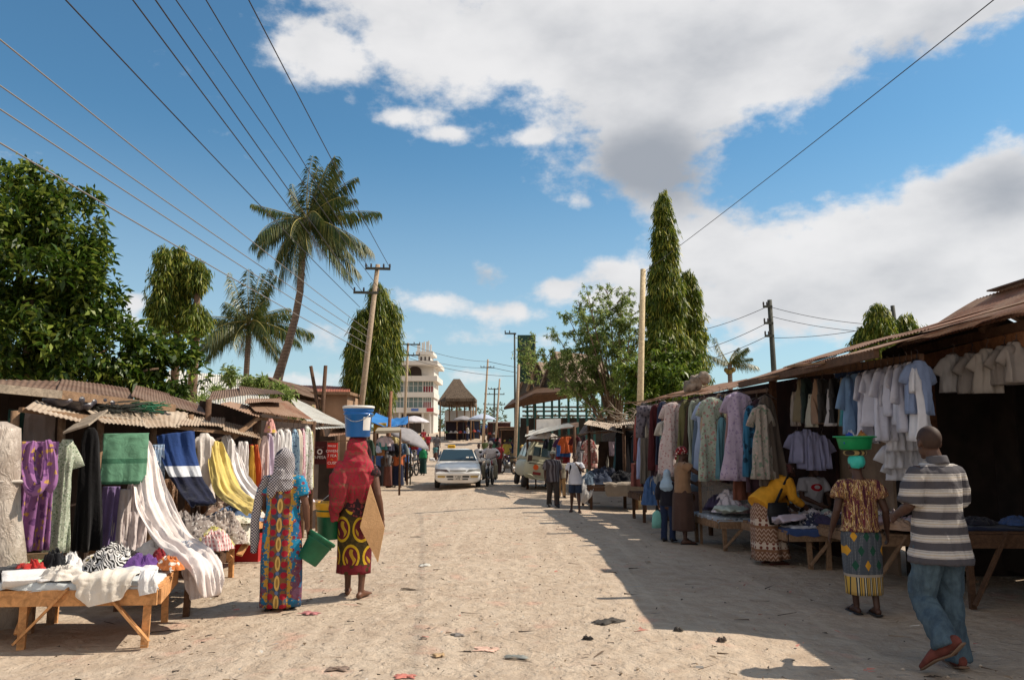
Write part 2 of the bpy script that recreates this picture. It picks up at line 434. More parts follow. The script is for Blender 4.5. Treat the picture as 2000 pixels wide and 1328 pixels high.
# pebbles and trodden litter: nobody could count them
pb = []; lt = []; rb = random.Random(3)
ICO = [V(p).normalized() for p in ((0, 0, 1), (.9, 0, .2), (-.4, .8, .2), (-.4, -.8, .2), (0, 0, -.6))]
IF = ((0, 1, 2), (0, 2, 3), (0, 3, 1), (1, 4, 2), (2, 4, 3), (3, 4, 1))
for i in range(1800):
    d = 4.3 + 22 * rb.random() ** 1.7; x = rb.uniform(-.72, .72) * d
    if not -4.2 < x < 4.6: continue
    r = rb.choice((.004, .005, .006, .008, .010, .015)) * (.7 + .6 * rb.random()); a = rb.random() * 6.3
    base = onz(x, d) + V((0, 0, r * .25 + .004)); q = [base + rotz(a) @ V((p.x * r * 1.3, p.y * r, p.z * r * .8)) for p in ICO]
    for f in IF: pb += [q[k] for k in f]
st_m = mat('pebble', lambda t: t.ramp(t.rnd(), [(0, lin(150, 134, 116)), (.5, lin(180, 164, 146)), (1, lin(196, 182, 164))]), .9)
tag(quads(pb, 'gravel', st_m, k=3), 'small pale pebbles scattered over the dirt street', 'gravel', kind='stuff')
for i in range(1700):
    d = 4.4 + 26 * rb.random() ** 1.5; x = rb.uniform(-.72, .72) * d
    if not -3.9 < x < 4.2: continue
    L = rb.uniform(.012, .07); wd = L * rb.uniform(.1, .5); a = rb.gauss(0, .7)
    if rb.random() < .16: L, wd = rb.uniform(.08, .26), .007
    o = onz(x, d) + V((0, 0, .012)); 
    h = lambda: rb.uniform(.0, .02)
    lt += [o + rotz(a) @ V((-L / 2, -wd / 2, h())), o + rotz(a) @ V((L / 2, -wd / 2 * rb.random(), h())), o + rotz(a) @ V((L / 2 * rb.random(), wd / 2, h())), o + rotz(a) @ V((-L / 2, wd / 2 * rb.random(), h()))]
lt_m = mat('litter_bits', lambda t: t.ramp(t.rnd(), [(0, lin(60, 52, 46)), (.45, lin(96, 80, 66)), (.6, lin(130, 112, 92)), (.75, lin(178, 120, 108)), (.86, lin(150, 150, 146)), (.95, lin(206, 200, 190))], True), .9)
tag(quads(lt, 'litter', lt_m), 'twigs and trodden scraps strewn over the dirt street', 'litter', kind='stuff')
def scrap(name, px, py, sx, sy, rgb, label, cat, seed, h=.03):
    o = G(px, py); n = 14; mb = MB(); vs = []; rr = random.Random(seed)
    for j in range(n + 1):
        for i in range(n + 1):
            u, v = i / n * 2 - 1, j / n * 2 - 1; k = 1 + .6 * mn.noise(V((u * 1.6 + seed, v * 1.6, 0))) + .35 * mn.noise(V((u * 4 + seed, v * 4, 2)))
            x, y = u * sx * k, v * sy * k
            e = max(0, 1 - max(abs(u), abs(v)) ** 4)
            z = .006 + e * h * .55 * (.5 + 1.0 * abs(mn.noise(V((u * 2.3, v * 2.3 + seed, 2)))))
            vs.append((x, y, z))
    m = n + 1
    mb.add(vs, [(j * m + i, j * m + i + 1, (j + 1) * m + i + 1, (j + 1) * m + i) for j in range(n) for i in range(n)])
    ob = mb.build(name, mat('scrap_%d_%d_%d' % rgb, lambda t: vary(t, lin(rgb), .3, 9), .85), smooth=True); ob.location = o; ob.rotation_euler = (0, 0, rr.uniform(-.5, .5))
    tag(ob, label, cat)
scrap('rag', 605, 1198, .09, .05, (170, 112, 112), 'pink rag lying on the sand below the woman in blue dress', 'rag', 1)
scrap('plastic_scrap', 1190, 1215, .12, .06, (70, 66, 62), 'biggest dark torn plastic scrap in the middle of the street', 'scrap', 2, .06)
scrap('plastic_scrap', 1148, 1249, .05, .022, (48, 44, 42), 'small black lump of plastic just below the big torn scrap', 'scrap', 3, .05)
scrap('plastic_scrap', 1325, 1232, .035, .025, (64, 60, 56), 'small dark clod of rubbish near the tip of the shade', 'scrap', 4, .06)
scrap('plastic_scrap', 1410, 1252, .035, .025, (70, 60, 54), 'brownish clod of rubbish between the two strips of shade', 'scrap', 5, .06)
scrap('cardboard_scrap', 856, 1281, .05, .035, (176, 148, 114), 'tan rounded cardboard scrap trodden into the sand', 'scrap', 6)
scrap('plastic_scrap', 1008, 1284, .08, .028, (134, 136, 132), 'grey blue flat plastic strip on the foreground sand', 'scrap', 7)
scrap('plastic_scrap', 893, 1241, .055, .035, (122, 116, 112), 'grey flattened plastic scrap above the tan cardboard', 'scrap', 8)
scrap('rag', 790, 1322, .07, .04, (190, 120, 108), 'salmon pink rag at the bottom edge of the photo', 'rag', 9)
scrap('plastic_scrap', 660, 1307, .07, .04, (126, 108, 96), 'brown grey trodden scrap at the lower left of the street', 'scrap', 10)
scrap('plastic_scrap', 830, 1105, .07, .05, (196, 194, 186), 'pale crumpled plastic bag in the middle of the sunny sand', 'scrap', 12, .05)
scrap('rag', 950, 1268, .08, .07, (202, 166, 148), 'faded pinkish flattened cloth half buried in the sand', 'rag', 13, .01)
scrap('cardboard_scrap', 800, 1152, .10, .02, (104, 92, 80), 'long dark flattened cardboard strip on the sunny sand', 'scrap', 14)
# ---------------------------------------------------------------- cloth things
ORD = ['first', 'second', 'third', 'fourth', 'fifth', 'sixth', 'seventh', 'eighth', 'ninth', 'tenth', 'eleventh', 'twelfth', 'thirteenth', 'fourteenth', 'fifteenth', 'sixteenth', 'seventeenth', 'eighteenth', 'nineteenth', 'twentieth']
M_WIRE = mat('hanger_wire', lin(120, 110, 104), .4, metal=.6)
M_HANG = mat('hanger_plastic', lin(40, 42, 50), .4)
def prof(kind, w, L):
    h = w / 2
    if kind == 'shirt': return [(0, .06, .035), (.03, h * .5, .05), (.07, h * .92, .055), (.12, h, .06), (L * .5, h * .98, .07), (L, h * 1.06, .075)]
    if kind == 'dress': return [(0, .05, .03), (.03, h * .42, .04), (.08, h * .62, .05), (.22, h * .6, .06), (L * .33, h * .55, .06), (L * .6, h * .8, .09), (L, h * 1.05, .11)]
    if kind == 'slip': return [(0, .03, .02), (.04, h * .4, .04), (.15, h * .6, .05), (L * .5, h * .8, .07), (L, h * 1.0, .08)]
    return [(0, h, .025), (.05, h * 1.0, .03), (L * .5, h * .97, .035), (L, h, .04)]
def garment(kind, top, w, L, m, yaw, label, group, cat='garment', seed=0, k=None, amp=None, hanger=True, sleeve=.22, name=None, m2=None, string=.10):
    rr = random.Random(seed * 31 + 5); mb = MB(); ph = rr.uniform(0, 6); ph2 = rr.uniform(0, 6)
    k = k or rr.uniform(2.2, 3.6); amp = amp if amp is not None else .055
    def mkfold(ra_ref):
        def fold(tt, th, x, y):
            s_ = x / ra_ref; a = amp * (.15 + .85 * tt)
            return x * (1 + .05 * mn.noise(V((ph, tt * 4, ph2)))), y + a * 1.9 * mn.noise(V((s_ * k * .9 + ph, tt * .9 + .25 * s_, ph2))) + a * .9 * mn.noise(V((s_ * k * 2.3, tt * 1.6, ph))) + .012 * mn.noise(V((s_ * 5 + tt * 3, tt * 9, ph)))
        return fold
    if kind == 'trousers':
        mb.sweep([(0, 0, -.0), (0, 0, -.08), (0, 0, -.24)], [(w * .5, .05), (w * .5, .06), (w * .56, .07)], 24, X, mkfold(w / 2))
        for s in (-1, 1):
            mb.sweep([(s * w * .25, 0, -.2), (s * w * .28, 0, -.4), (s * w * .33, 0, -L * .7), (s * w * .35, 0, -L)], [(w * .29, .06), (w * .27, .06), (w * .24, .05), (w * .25, .045)], 20, X, mkfold(w / 4))
    else:
        pr = prof(kind, w, L); n = 14; P = []; RR = []
        for i in range(n + 5):
            t = (i / (n + 4)) ** 1.5 * L
            for (a, ra, rb), (b, ra2, rb2) in zip(pr, pr[1:]):
                if a <= t <= b + 1e-6:
                    q = (t - a) / (b - a); P.append((.02 * math.sin(2 * t + ph), .012 * math.sin(3 * t + ph2), -t)); RR.append((lerp(ra, ra2, q), lerp(rb, rb2, q))); break
        mb.sweep(P, RR, 44, X, mkfold(w / 2))
        if kind in ('shirt', 'dress') and sleeve:
            for s in (-1, 1):
                hw = w / 2 * (.9 if kind == 'shirt' else .6)
                dx = rr.uniform(.03, .07)
                mb.sweep([(s * (hw - .09), 0, -.06), (s * (hw - .03), 0, -.10), (s * (hw + dx * .6), .01, -.10 - sleeve * .6), (s * (hw + dx), .015, -.10 - sleeve)],
                         [(.045, .03), (.062, .035), (.06, .03), (.066, .026)], 16, X, lambda tt, th, x, y: (x, y + .02 * tt * mn.noise(V((x * 40, tt * 3, ph)))))
    ob = mb.build(name or {'shirt': 'hanging_shirt', 'dress': 'hanging_dress', 'trousers': 'hanging_trousers', 'slip': 'hanging_gown'}.get(kind, 'hanging_cloth'), m, smooth=True)
    ob.location = top; ob.rotation_euler = (0, 0, yaw)
    tag(ob, label, cat, group)
    if hanger:
        hb = MB(); hb.sweep([(-w * .36, 0, -.055), (-.03, 0, .012), (.0, 0, .02), (.03, 0, .012), (w * .36, 0, -.055)], .006, 6)
        hb.sweep([(0, 0, .015), (0, 0, string * .6), (.015, 0, string * .8), (.02, 0, string), (0, 0, string + .02), (-.015, 0, string + .01)], .0035, 6)
        hb.build('hanger', M_HANG if rr.random() < .5 else M_WIRE, ob, smooth=True)
    return ob
def drape(path, widths, m, side, label, cat, group=None, th=.02, k=3, amp=.03, seed=0, name='draped_cloth'):
    """a long cloth falling along a path of world points"""
    P = [V(p) for p in path]; n = 40; Q = []; R_ = []
    for i in range(n + 1):                       # catmull-rom
        u = i / n * (len(P) - 1); j = min(int(u), len(P) - 2); f = u - j
        p0, p1, p2, p3 = P[max(j - 1, 0)], P[j], P[j + 1], P[min(j + 2, len(P) - 1)]
        Q.append(.5 * ((2 * p1) + (p2 - p0) * f + (2 * p0 - 5 * p1 + 4 * p2 - p3) * f * f + (3 * p1 - p0 - 3 * p2 + p3) * f ** 3))
        w_ = lerp(widths[j], widths[j + 1], f); R_.append((w_ / 2, th))
    ph = seed * 1.7
    def fold(tt, th_, x, y):
        j = min(int(tt * (len(widths) - 1)), len(widths) - 2); s_ = x / (max(widths) / 2)
        return x * (1 + .12 * mn.noise(V((ph, tt * 5, 1)))), y + amp * 2. * mn.noise(V((s_ * k * .8 + .5 * tt, tt * 1.6, ph))) + amp * 1.1 * mn.noise(V((s_ * k * 2.1 - tt, tt * 2.5, ph + 5))) + amp * .45 * (1 - 2 * abs(mn.noise(V((s_ * 4.5 - tt * 3, tt * 7, ph))))) + amp * .2 * mn.noise(V((s_ * 9, tt * 16, ph)))
    ob = MB().sweep([q - P[0] for q in Q], R_, 72, side, fold).build(name, m, smooth=True); ob.location = P[0]
    return tag(ob, label, cat, group)
def heap(name, loc, rx, ry, h, m, label, cat, group=None, seed=0, rz=0., rough=1.0, parent=None):
    """crumpled cloth lying on something"""
    n = 52; mr = 20; vs = []; mb = MB(); so_ = V((seed * 7.3, seed * 1.7, 0))
    for j in range(mr + 1):
        q = j / mr
        for i in range(n):
            a = 2 * PI * i / n; d = V((math.cos(a), math.sin(a), 0))
            out = 1 + .34 * mn.noise(d * 1.3 + so_) + .20 * mn.noise(d * 3.1 + so_) + .08 * mn.noise(d * 8 + so_)
            e = d * q; wp = V((mn.noise(e * 2.1 + so_), mn.noise(e * 2.1 - so_), 0)) * .45
            r1 = 1 - abs(mn.noise((e + wp) * 1.7 + so_ * 1.3)) * 2.6
            r2 = 1 - abs(mn.noise((e + wp * 1.4) * 3.6 + so_ * .7)) * 2.6
            r3 = 1 - abs(mn.noise((e + wp * 2) * 7.5 + so_ * .3)) * 2.6
            z = h * (1 - q ** 2.3) * max(.1, .46 + rough * (.36 * r1 + .24 * r2 + .06 * r3)) + .014
            sp = 1 + .10 * rough * mn.noise(e * 5 + so_)
            if j == mr: z = .0
            vs.append((d.x * rx * q * out * sp, d.y * ry * q * out * sp, max(.0, z)))
    fs = [(j * n + i, j * n + (i + 1) % n, (j + 1) * n + (i + 1) % n, (j + 1) * n + i) for j in range(1, mr) for i in range(n)]
    fs += [(0, n + (i + 1) % n, n + i)[::-1] for i in range(n)]
    fs.append(tuple(mr * n + i for i in range(n))[::-1])
    ob = mb.add(vs, fs).build(name, m, parent, smooth=True); ob.location = loc; ob.rotation_euler = (0, 0, rz)
    if parent is None: tag(ob, label, cat, group)
    return ob
def spread(name, a, b, c, d, m, label, cat, drop=.08, group=None, seed=0, th=.012, dropsides=(1, 1, 1, 1), amp=.012):
    """cloth sheet lying on a table top with hanging edges; corners a,b (front) c,d (back)"""
    a, b, c, d = [V(p) for p in (a, b, c, d)]; n = 30; vs = []; cen = (a + b + c + d) / 4
    for j in range(n + 1):
        for i in range(n + 1):
            u, v = i / n * 1.16 - .08, j / n * 1.16 - .08; cu, cv = min(1, max(0, u)), min(1, max(0, v))
            p = lerp(lerp(a, b, cu), lerp(d, c, cu), cv)
            ov = 0
            for q, s, dr in ((u, 0, b - a), (v, 1, d - a)):
                if q < 0: ov = max(ov, -q / .08 * dropsides[0 if s else 3]); p = p - dr.normalized() * .02 * (-q / .08)
                if q > 1: ov = max(ov, (q - 1) / .08 * dropsides[2 if s else 1]); p = p + dr.normalized() * .02 * ((q - 1) / .08)
            w_ = mn.noise(V((p.x * 6, p.y * 6, seed))) * amp * 1.6 + mn.noise(V((p.x * 17, p.y * 17, seed))) * amp * .7
            p = p + V((0, 0, .015 + amp + w_ - ov * drop * (1 + .5 * mn.noise(V((u * 9, v * 9, seed + 4))))))
            if ov > 0: p = p + (p - cen).normalized() * (.02 + .025 * mn.noise(V((u * 14, v * 14, seed))))
            vs.append(p)
    m_ = n + 1; N = len(vs); vs += [p - V((0, 0, th)) for p in vs]
    fs = []
    for j in range(n):
        for i in range(n):
            q = j * m_ + i; fs.append((q, q + 1, q + m_ + 1, q + m_)); fs.append((N + q, N + q + m_, N + q + m_ + 1, N + q + 1))
    ob = MB().add(vs, fs).build(name, m, smooth=True, o=a); return tag(ob, label, cat, group)
WOODN = wood('raw_timber', (204, 150, 100), .25); WOODO = wood('weathered_timber', (140, 112, 88), .6); WOODD = wood('dark_timber', (92, 68, 52), .6); WOODG = wood('grey_timber', (150, 136, 120), .5)
def table(o, u, v, Lu, Lv, h, m, label, group, braces=True, leg_u=(.06, .94), apron=.11, legs=True, seed=0):
    """o: ground point under the near corner; u,v horizontal unit axes"""
    o = V(o); u = V(u).normalized(); v = V(v).normalized(); rr = random.Random(seed)
    root = empty('market_table', o, label, 'table', group)
    P = lambda a, b, z: u * a + v * b + V((0, 0, z))
    mb = MB(); n = max(4, int(Lv / .17))
    for i in range(n):
        b0 = Lv * (i + .5) / n; mb.beam(P(-.03, b0, h - .015), P(Lu + .03, b0, h - .015 + rr.uniform(-.004, .004)), Lv / n - .012, .024)
    mb.build('tabletop', m, root)
    mb = MB(); mb.beam(P(-.02, -.013, h - .03 - apron / 2), P(Lu + .02, -.013, h - .03 - apron / 2), .024, apron)
    mb.build('front_apron', m, root)
    mb = MB(); mb.beam(P(-.035, .02, h - .03 - apron / 2), P(-.035, Lv, h - .03 - apron / 2), .024, apron); mb.build('side_apron', m, root)
    mb = MB(); mb.beam(P(Lu + .035, .02, h - .03 - apron / 2), P(Lu + .035, Lv, h - .03 - apron / 2), .024, apron); mb.build('side_apron', m, root)
    for a in leg_u:
        for b in (.05, Lv - .05):
            g = gz((o + u * (a * Lu) + v * b).x, (o + u * (a * Lu) + v * b).y) - o.z
            MB().beam(P(a * Lu + rr.uniform(-.02, .02), b, g - .02), P(a * Lu, b, h - .03), .06, .045, v).build('leg', m, root)
    if braces:
        for a, s in ((leg_u[0], 1), (leg_u[1], -1)):
            MB().beam(P(a * Lu, -.032, .10), P(a * Lu + s * .34, -.032, h - .05), .02, .07, v, .05).build('brace', m, root)
        MB().beam(P(leg_u[1] * Lu + .04, .06, .12), P(leg_u[1] * Lu + .04, .48, h - .06), .02, .06, u).build('brace', m, root)
    root['_h'] = h
    return root, (lambda a, b, z=0.02: o + P(a, b, h + z))
def part(mb, name, m, root, smooth=None):
    me = bpy.data.meshes.new(name); l = V(root.location); me.from_pydata([V(p) - l for p in mb.v], [], mb.f)
    if smooth: me.polygons.foreach_set('use_smooth', [True] * len(me.polygons))
    return link(name, me, m, root)
# ---------------------------------------------------------------- left row of stalls
def LD(px): return 6.6 / (.2 - (px - 1000) / F)
def LP(px, py, off=0.0): return W(px, py, LD(px) + off)
LYAW = math.atan2(4.0, .8) - PI                    # width axis of cloths hung along the row
SHEET_G = metalsheet('iron_sheet_pale', (176, 160, 142), (128, 96, 72), .45); SHEET_B = metalsheet('iron_sheet_brown', (120, 98, 82), (92, 62, 46), .7); SHEET_R = metalsheet('iron_sheet_rusty', (150, 122, 102), (124, 78, 56), .75)
SHEET_W = metalsheet('iron_sheet_light', (196, 194, 186), (150, 130, 110), .25)
DARKB = mat('dark_boards', lambda t: vary(t, lin(58, 46, 40), .4, 3), .9)  # dark brown boards, tone varied at random
st = empty('market_stall', onz(-5.3, 8.2), 'nearest left shack with two patchy iron roofs and cloths hung under them', 'stall')
o = st.location
mb = MB()
mb.corr(LP(-30, 757, .5), LP(120, 767, .5), LP(150, 745, 2.2), LP(-30, 742, 2.2), 26, .0055, seed=1)
mb.corr(LP(110, 762, .45), LP(262, 781, .5), LP(250, 757, 2.2), LP(120, 741, 2.2), 24, .0055, seed=2)
mb.corr(LP(255, 774, .4), LP(345, 800, .5), LP(330, 768, 2.2), LP(265, 753, 2.2), 20, .0055, seed=3)
mb.corr(LP(340, 794, .5), LP(405, 812, .5), LP(390, 790, 2.2), LP(330, 772, 2.2), 18, .0055, seed=4)
part(mb, 'upper_roof', SHEET_B, st)
mb = MB()
mb.corr(LP(48, 797, -.12), LP(160, 826, -.12), LP(170, 806, .55), LP(70, 782, .5), 18, .0055, seed=5, jag=.05)
mb.corr(LP(200, 828, -.14), LP(288, 833, -.12), LP(300, 800, .5), LP(160, 795, .5), 18, .008, seed=6, jag=.04)
mb.corr(LP(284, 834, -.12), LP(350, 832, -.1), LP(368, 806, .5), LP(250, 789, .5), 16, .008, seed=7, jag=.04)
mb.corr(LP(345, 830, -.08), LP(440, 832, -.08), LP(440, 815, .6), LP(360, 808, .6), 18, .008, seed=8, jag=.05)
mb.corr(LP(436, 838, -.12), LP(512, 856, -.12), LP(500, 835, .6), LP(438, 822, .6), 16, .008, seed=9, jag=.03)
part(mb, 'awning', SHEET_G, st)
mb = MB().beam(LP(148, 838, -.45), LP(188, 808, .0), .02, .26, V((1, 0, .3))); part(mb, 'loose_board', WOODG, st)
mb = MB(); mb.beam(LP(-20, 757, .3), LP(120, 771, .3), .05, .09); part(mb, 'fascia_beam', WOODG, st)
mb = MB(); mb.beam(LP(118, 771, .3), LP(340, 797, .3), .05, .10); part(mb, 'fascia_beam', WOODO, st)
mb = MB(); mb.beam(LP(40, 800, .1), LP(505, 852, .1), .05, .05); part(mb, 'hanging_rail', WOODO, st)
for px in (28, 120, 196, 300, 372, 505):
    p = LP(px, 830, .35); q = onz(p.x, p.y); q.z -= .05
    mb = MB().sweep([q, lerp(q, p, .5) + V((.02, .01, 0)), p + V((0, 0, .15))], .042, 8); part(mb, 'post', WOODO, st, True)
for px in (60, 250):
    p = LP(px, 790, 2.0); q = onz(p.x, p.y); mb = MB().sweep([q, p], .04, 8); part(mb, 'post', WOODD, st, True)
mb = MB()
a, b = LP(-60, 800, 1.9), LP(520, 840, 1.5); n = 34
for i in range(n):
    p, q = lerp(a, b, i / n), lerp(a, b, (i + .96) / n); z0 = gz(p.x, p.y); zt = LP(-60 + 580 * i / n, 762 + 60 * i / n, 1.9).z
    mb.prism([(p.x, p.y, z0), (q.x, q.y, z0), (q.x, q.y, zt), (p.x, p.y, zt)], (-.03, .012 * (i % 3), 0))
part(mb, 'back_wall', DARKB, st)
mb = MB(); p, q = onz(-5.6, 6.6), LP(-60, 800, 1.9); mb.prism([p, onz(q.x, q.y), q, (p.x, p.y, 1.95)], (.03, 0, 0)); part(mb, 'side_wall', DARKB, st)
# sacks and vine clutter on the roof
rr = random.Random(5)
mb = MB()
for px, py, c in ((112, 782, 0), (135, 781, 0), (158, 784, 0), (180, 781, 0), (196, 786, 0), (150, 790, 0)):
    p = LP(px, py, .45); mb.ell(p, (.17, .10, .07), rotz(rr.uniform(-.6, .6)))
bm_ = remesh(mb, .02, 2, lambda p: .02 * mn.noise(p * 12)); ob = link('plastic_bundle', bm_, mat('dark_plastic_sheet', lambda t: vary(t, lin(70, 66, 72), .5, 6), .35, lambda t: t.noise(sc=20, det=4), spec=.5))
tag(ob, 'dark crumpled plastic bundle lying on the nearest left shack roof', 'bundle')
for nm, c0, cols, lab in (('rope_tangle', (225, 805), (60, 62, 58), 'grey tangle of cord lying on the pale awning sheets'), ('net_tangle', (283, 803), (46, 104, 76), 'green frayed net tangle at the edge of the pale awning')):
    mb = MB()
    for i in range(46):
        p = LP(c0[0] + rr.uniform(-26, 26), c0[1] + rr.uniform(-7, 9), .25); L = [p + V((rr.uniform(-.3, .3), rr.uniform(-.12, .12), rr.uniform(-.04, .07))) * (j / 3) + V((0, 0, .05)) for j in range(4)]
        mb.sweep(L, .006, 5)
    tag(mb.build(nm, mat(nm, lin(cols), .8), o=LP(*c0), smooth=True), lab, 'tangle')
# plastic wrapped post at the far left
p = G(10, 1090); p.x += .0
mb = MB(); base = onz(-4.95, 7.55)
mb.sweep([base, base + V((.02, 0, .5)), base + V((-.03, 0, 1.1)), base + V((-.05, 0, 1.6)), base + V((-.06, 0, 1.86)), base + V((-.06, 0, 1.93))], [(.32, .2), (.28, .2), (.22, .17), (.2, .15), (.19, .15), (.06, .06)], 30, X, lambda tt, th, x, y: (x * (1 + .12 * mn.noise(V((th * 1.3, tt * 6, 0)))), y * (1 + .2 * mn.noise(V((th * 2, tt * 4, 3))))))
ob = mb.build('wrapped_bale', mat('cloudy_plastic_wrap', lambda t: t.mix(t.noise(t.scale(t.coord(), (2, 2, 1)), 3, 5, .6, .4).step(.35, .7), lin(158, 143, 130), lin(190, 178, 166)), .4, lambda t: t.noise(t.scale(t.coord(), (1, 1, .5)), 11, 4, .6, 2.), spec=.5, bdist=.03), smooth=True, o=base)
tag(ob, 'tall bale wrapped in cloudy plastic at the left edge of the photo', 'bale')
MB().sweep([(-.28, 0, 1.36), (0, -.22, 1.37), (.2, 0, 1.35), (0, .2, 1.36), (-.28, 0, 1.36)], .02, 8).build('tie_band', mat('tie_band', lin(190, 180, 170), .6), ob, smooth=True)
# ---- cloths hung along the nearest left shack:  px, top, bottom, width px, kind, cloth, label
HG = 'cloths hung along the left shack'
def CL(*a, **k): return cloth(*a, **k)
def hangL(px, y0, y1, wpx, kind, m, label, off=0.0, seed=0, hanger=False, **k):
    d = LD(px) + off - .22; top = W(px, y0, d); L = top.z - W(px, y1, d).z
    return garment(kind, top, wpx * d / F * 1.05, L, m, k.pop('yaw', .72), label, HG, k.pop('cat', 'garment'), seed or int(px), hanger=hanger, **k)
PURP = CL((150, 92, 150), 'floral', ((110, 60, 120), (190, 140, 60)), 9)
hangL(75, 862, 1075, 62, 'sheet', PURP, 'purple patterned cloth hanging at the left end of the shack', .15, amp=.07)
d_ = LD(72) - .25
drape([W(62, 865, d_), W(56, 910, d_ - .1), W(68, 952, d_ - .22), W(95, 945, d_ - .2), W(98, 905, d_ - .1), W(92, 862, d_)], [.10, .12, .18, .15, .13, .08], PURP, (.8, .5, .4), 'looped purple scarf slung over the purple patterned cloth', 'scarf', HG, .035, 2, .02)
hangL(36, 800, 1060, 26, 'sheet', CL((24, 52, 44)), 'dark green cloth in the shade beside the plastic bale', .7, amp=.05)
hangL(72, 800, 868, 60, 'sheet', CL((150, 132, 124)), 'dull beige curtain high behind the purple cloth', .8, amp=.04)
hangL(128, 858, 1080, 46, 'dress', CL((176, 184, 158), 'floral', ((120, 140, 110), (220, 222, 205)), 34), 'pale green speckled dress hanging beside the purple cloth', .1, sleeve=.2)
hangL(182, 835, 1075, 52, 'slip', CL((18, 16, 18)), 'long black gown tied on a white string', .1, amp=.05)
hangL(215, 950, 1075, 30, 'sheet', CL((120, 98, 150)), 'violet cloth showing below the green towel', .2)
hangL(240, 955, 1080, 36, 'sheet', CL((206, 190, 184)), 'greyish white curtain below the green towel', .1, amp=.06, k=4)
GT = CL((92, 148, 114), 'bands', ((56, 112, 82), (56, 112, 82)), ((-.345, -.29), (-.62, -.55)))
hangL(244, 846, 945, 80, 'sheet', GT, 'sea green bath towel folded over the rail', -.18, amp=.02, cat='towel', name='bath_towel')
hangL(311, 868, 960, 22, 'sheet', CL((150, 176, 206), 'floral', ((220, 225, 235),), 20), 'narrow pale blue printed cloth right of the long white drape', .2)
hangL(330, 935, 1000, 30, 'sheet', CL((150, 110, 80), 'floral', ((90, 60, 40), (210, 180, 140)), 22), 'brown patterned cloth under the navy trousers', .5)
hangL(400, 846, 985, 44, 'dress', CL((226, 214, 204)), 'cream white dress hanging right of the navy trousers', .15, sleeve=.1)
hangL(384, 866, 935, 18, 'sheet', CL((196, 184, 60)), 'olive yellow strip of cloth behind the cream white dress', .35)
for i, (px, y0, wd) in enumerate(((452, 858, 26), (467, 862, 22), (480, 862, 22))):
    hangL(px, y0, 985, wd, 'slip', CL((228, 220, 216)), 'off white gown, %s of three right of the yellow cloth' % ORD[i], .05, seed=40 + i)
hangL(489, 868, 965, 18, 'slip', CL((190, 50, 34)), 'red gown hanging next to the orange ones', .1, seed=51)
hangL(494, 870, 962, 14, 'slip', CL((214, 158, 40)), 'amber yellow gown between the red and orange ones', -.0, seed=52)
hangL(500, 868, 955, 18, 'slip', CL((216, 92, 40)), 'orange gown at the right end of the shack', .1, seed=53)
# big drapes thrown from the rail down on the tables
d_ = LD(280) - .2
drape([W(278, 858, d_), W(285, 900, d_ - .15), W(300, 985, d_ - .6), W(335, 1050, d_ - 1.1), W(380, 1085, d_ - 1.7), W(405, 1120, d_ - 2.0), W(412, 1165, d_ - 2.05)], [.12, .26, .38, .42, .40, .32, .16], CL((232, 218, 212), None), (.82, .57, 0), 'long white curtain swept from the rail down over the table corner', 'curtain', HG, .018, 4, .045, 3, 'white_curtain')
d_ = LD(262) - .12; drape([W(268, 935, d_), W(266, 985, d_ - .05), W(262, 1040, d_ - .12), W(256, 1085, d_ - .16)], [.16, .24, .28, .3], CL((222, 206, 204)), (.8, .6, 0), 'pale pinkish white curtain hanging straight behind the swept one', 'curtain', HG, .018, 4, .04, 11, 'white_curtain')
d_ = LD(345) - .2
NAVY = cloth((40, 56, 104), 'bands', ((36, 66, 130), (206, 208, 214), (28, 32, 58)), ((-.42, .2), (-.55, -.42), (-1.2, -.55)))
drape([W(343, 846, d_), W(350, 890, d_ - .05), W(368, 940, d_ - .25), W(388, 972, d_ - .5), W(398, 985, d_ - .62)], [.46, .42, .36, .33, .3], NAVY, (.8, .6, .1), 'navy blue track trousers with a pale band hung over the rail', 'trousers', HG, .03, 3, .02, 5, 'hanging_trousers')
d_ = LD(420) - .2
drape([W(424, 862, d_), W(428, 900, d_ - .1), W(445, 955, d_ - .5), W(480, 985, d_ - 1.1), W(505, 1000, d_ - 1.5)], [.12, .3, .34, .34, .3], CL((226, 196, 96)), (.8, .6, .1), 'bright yellow cloth swept from the rail to the table', 'cloth', HG, .018, 3, .03, 7)
d_ = LD(462)
drape([W(440, 852, d_ - .1), W(452, 890, d_ - .2), W(470, 940, d_ - .55), W(500, 978, d_ - 1.1)], [.1, .26, .3, .3], CL((232, 224, 220)), (.8, .6, .1), 'white cloth swept down just behind the yellow one', 'cloth', HG, .018, 4, .03, 9)
def lay(loc, kind, w, L, m, rz, label, group, seed):
    ob = garment(kind, loc, w, L, m, 0, label, group, 'garment', seed, hanger=False, sleeve=.26, name='lying_' + kind); ob.rotation_euler = (-PI / 2 + .04, 0, rz); ob.scale = (1, .55, 1); return ob
# ---- front left table
ax_u = V((-.998, -.06, 0)); ax_v = V((-.27, .96, 0)); c0 = G(297, 1266)
t1, tp = table(c0, ax_u, ax_v, 2.1, 1.05, .52, WOODN, 'raw timber market table in the lower left corner, piled with clothes', 'wooden market tables', leg_u=(.03, .52), apron=.13)
mbx = MB().beam(V((-1.02, -.42, -.1)), V((-1.02, -.42, .42)), .10, .06); 
spread('ground_sheet', tp(.02, .02, 0), tp(2.1, .02, 0), tp(2.1, 1.0, 0), tp(.02, 1.0, 0), CL((206, 212, 214)), 'pale bluish white sheet laid over the front left table', 'sheet', .05, seed=1)
TG = 'clothes piled on the front left table'
def onT(name, tpf, a, b, rx, ry, h, m, label, seed, cat='garment', z=.045, g=TG, rz=0., rough=1.): return heap(name, tpf(a, b, z), rx, ry, h, m, label, cat, g, seed, rz, rough)
WH = CL((226, 222, 220)); BK = CL((26, 26, 30))
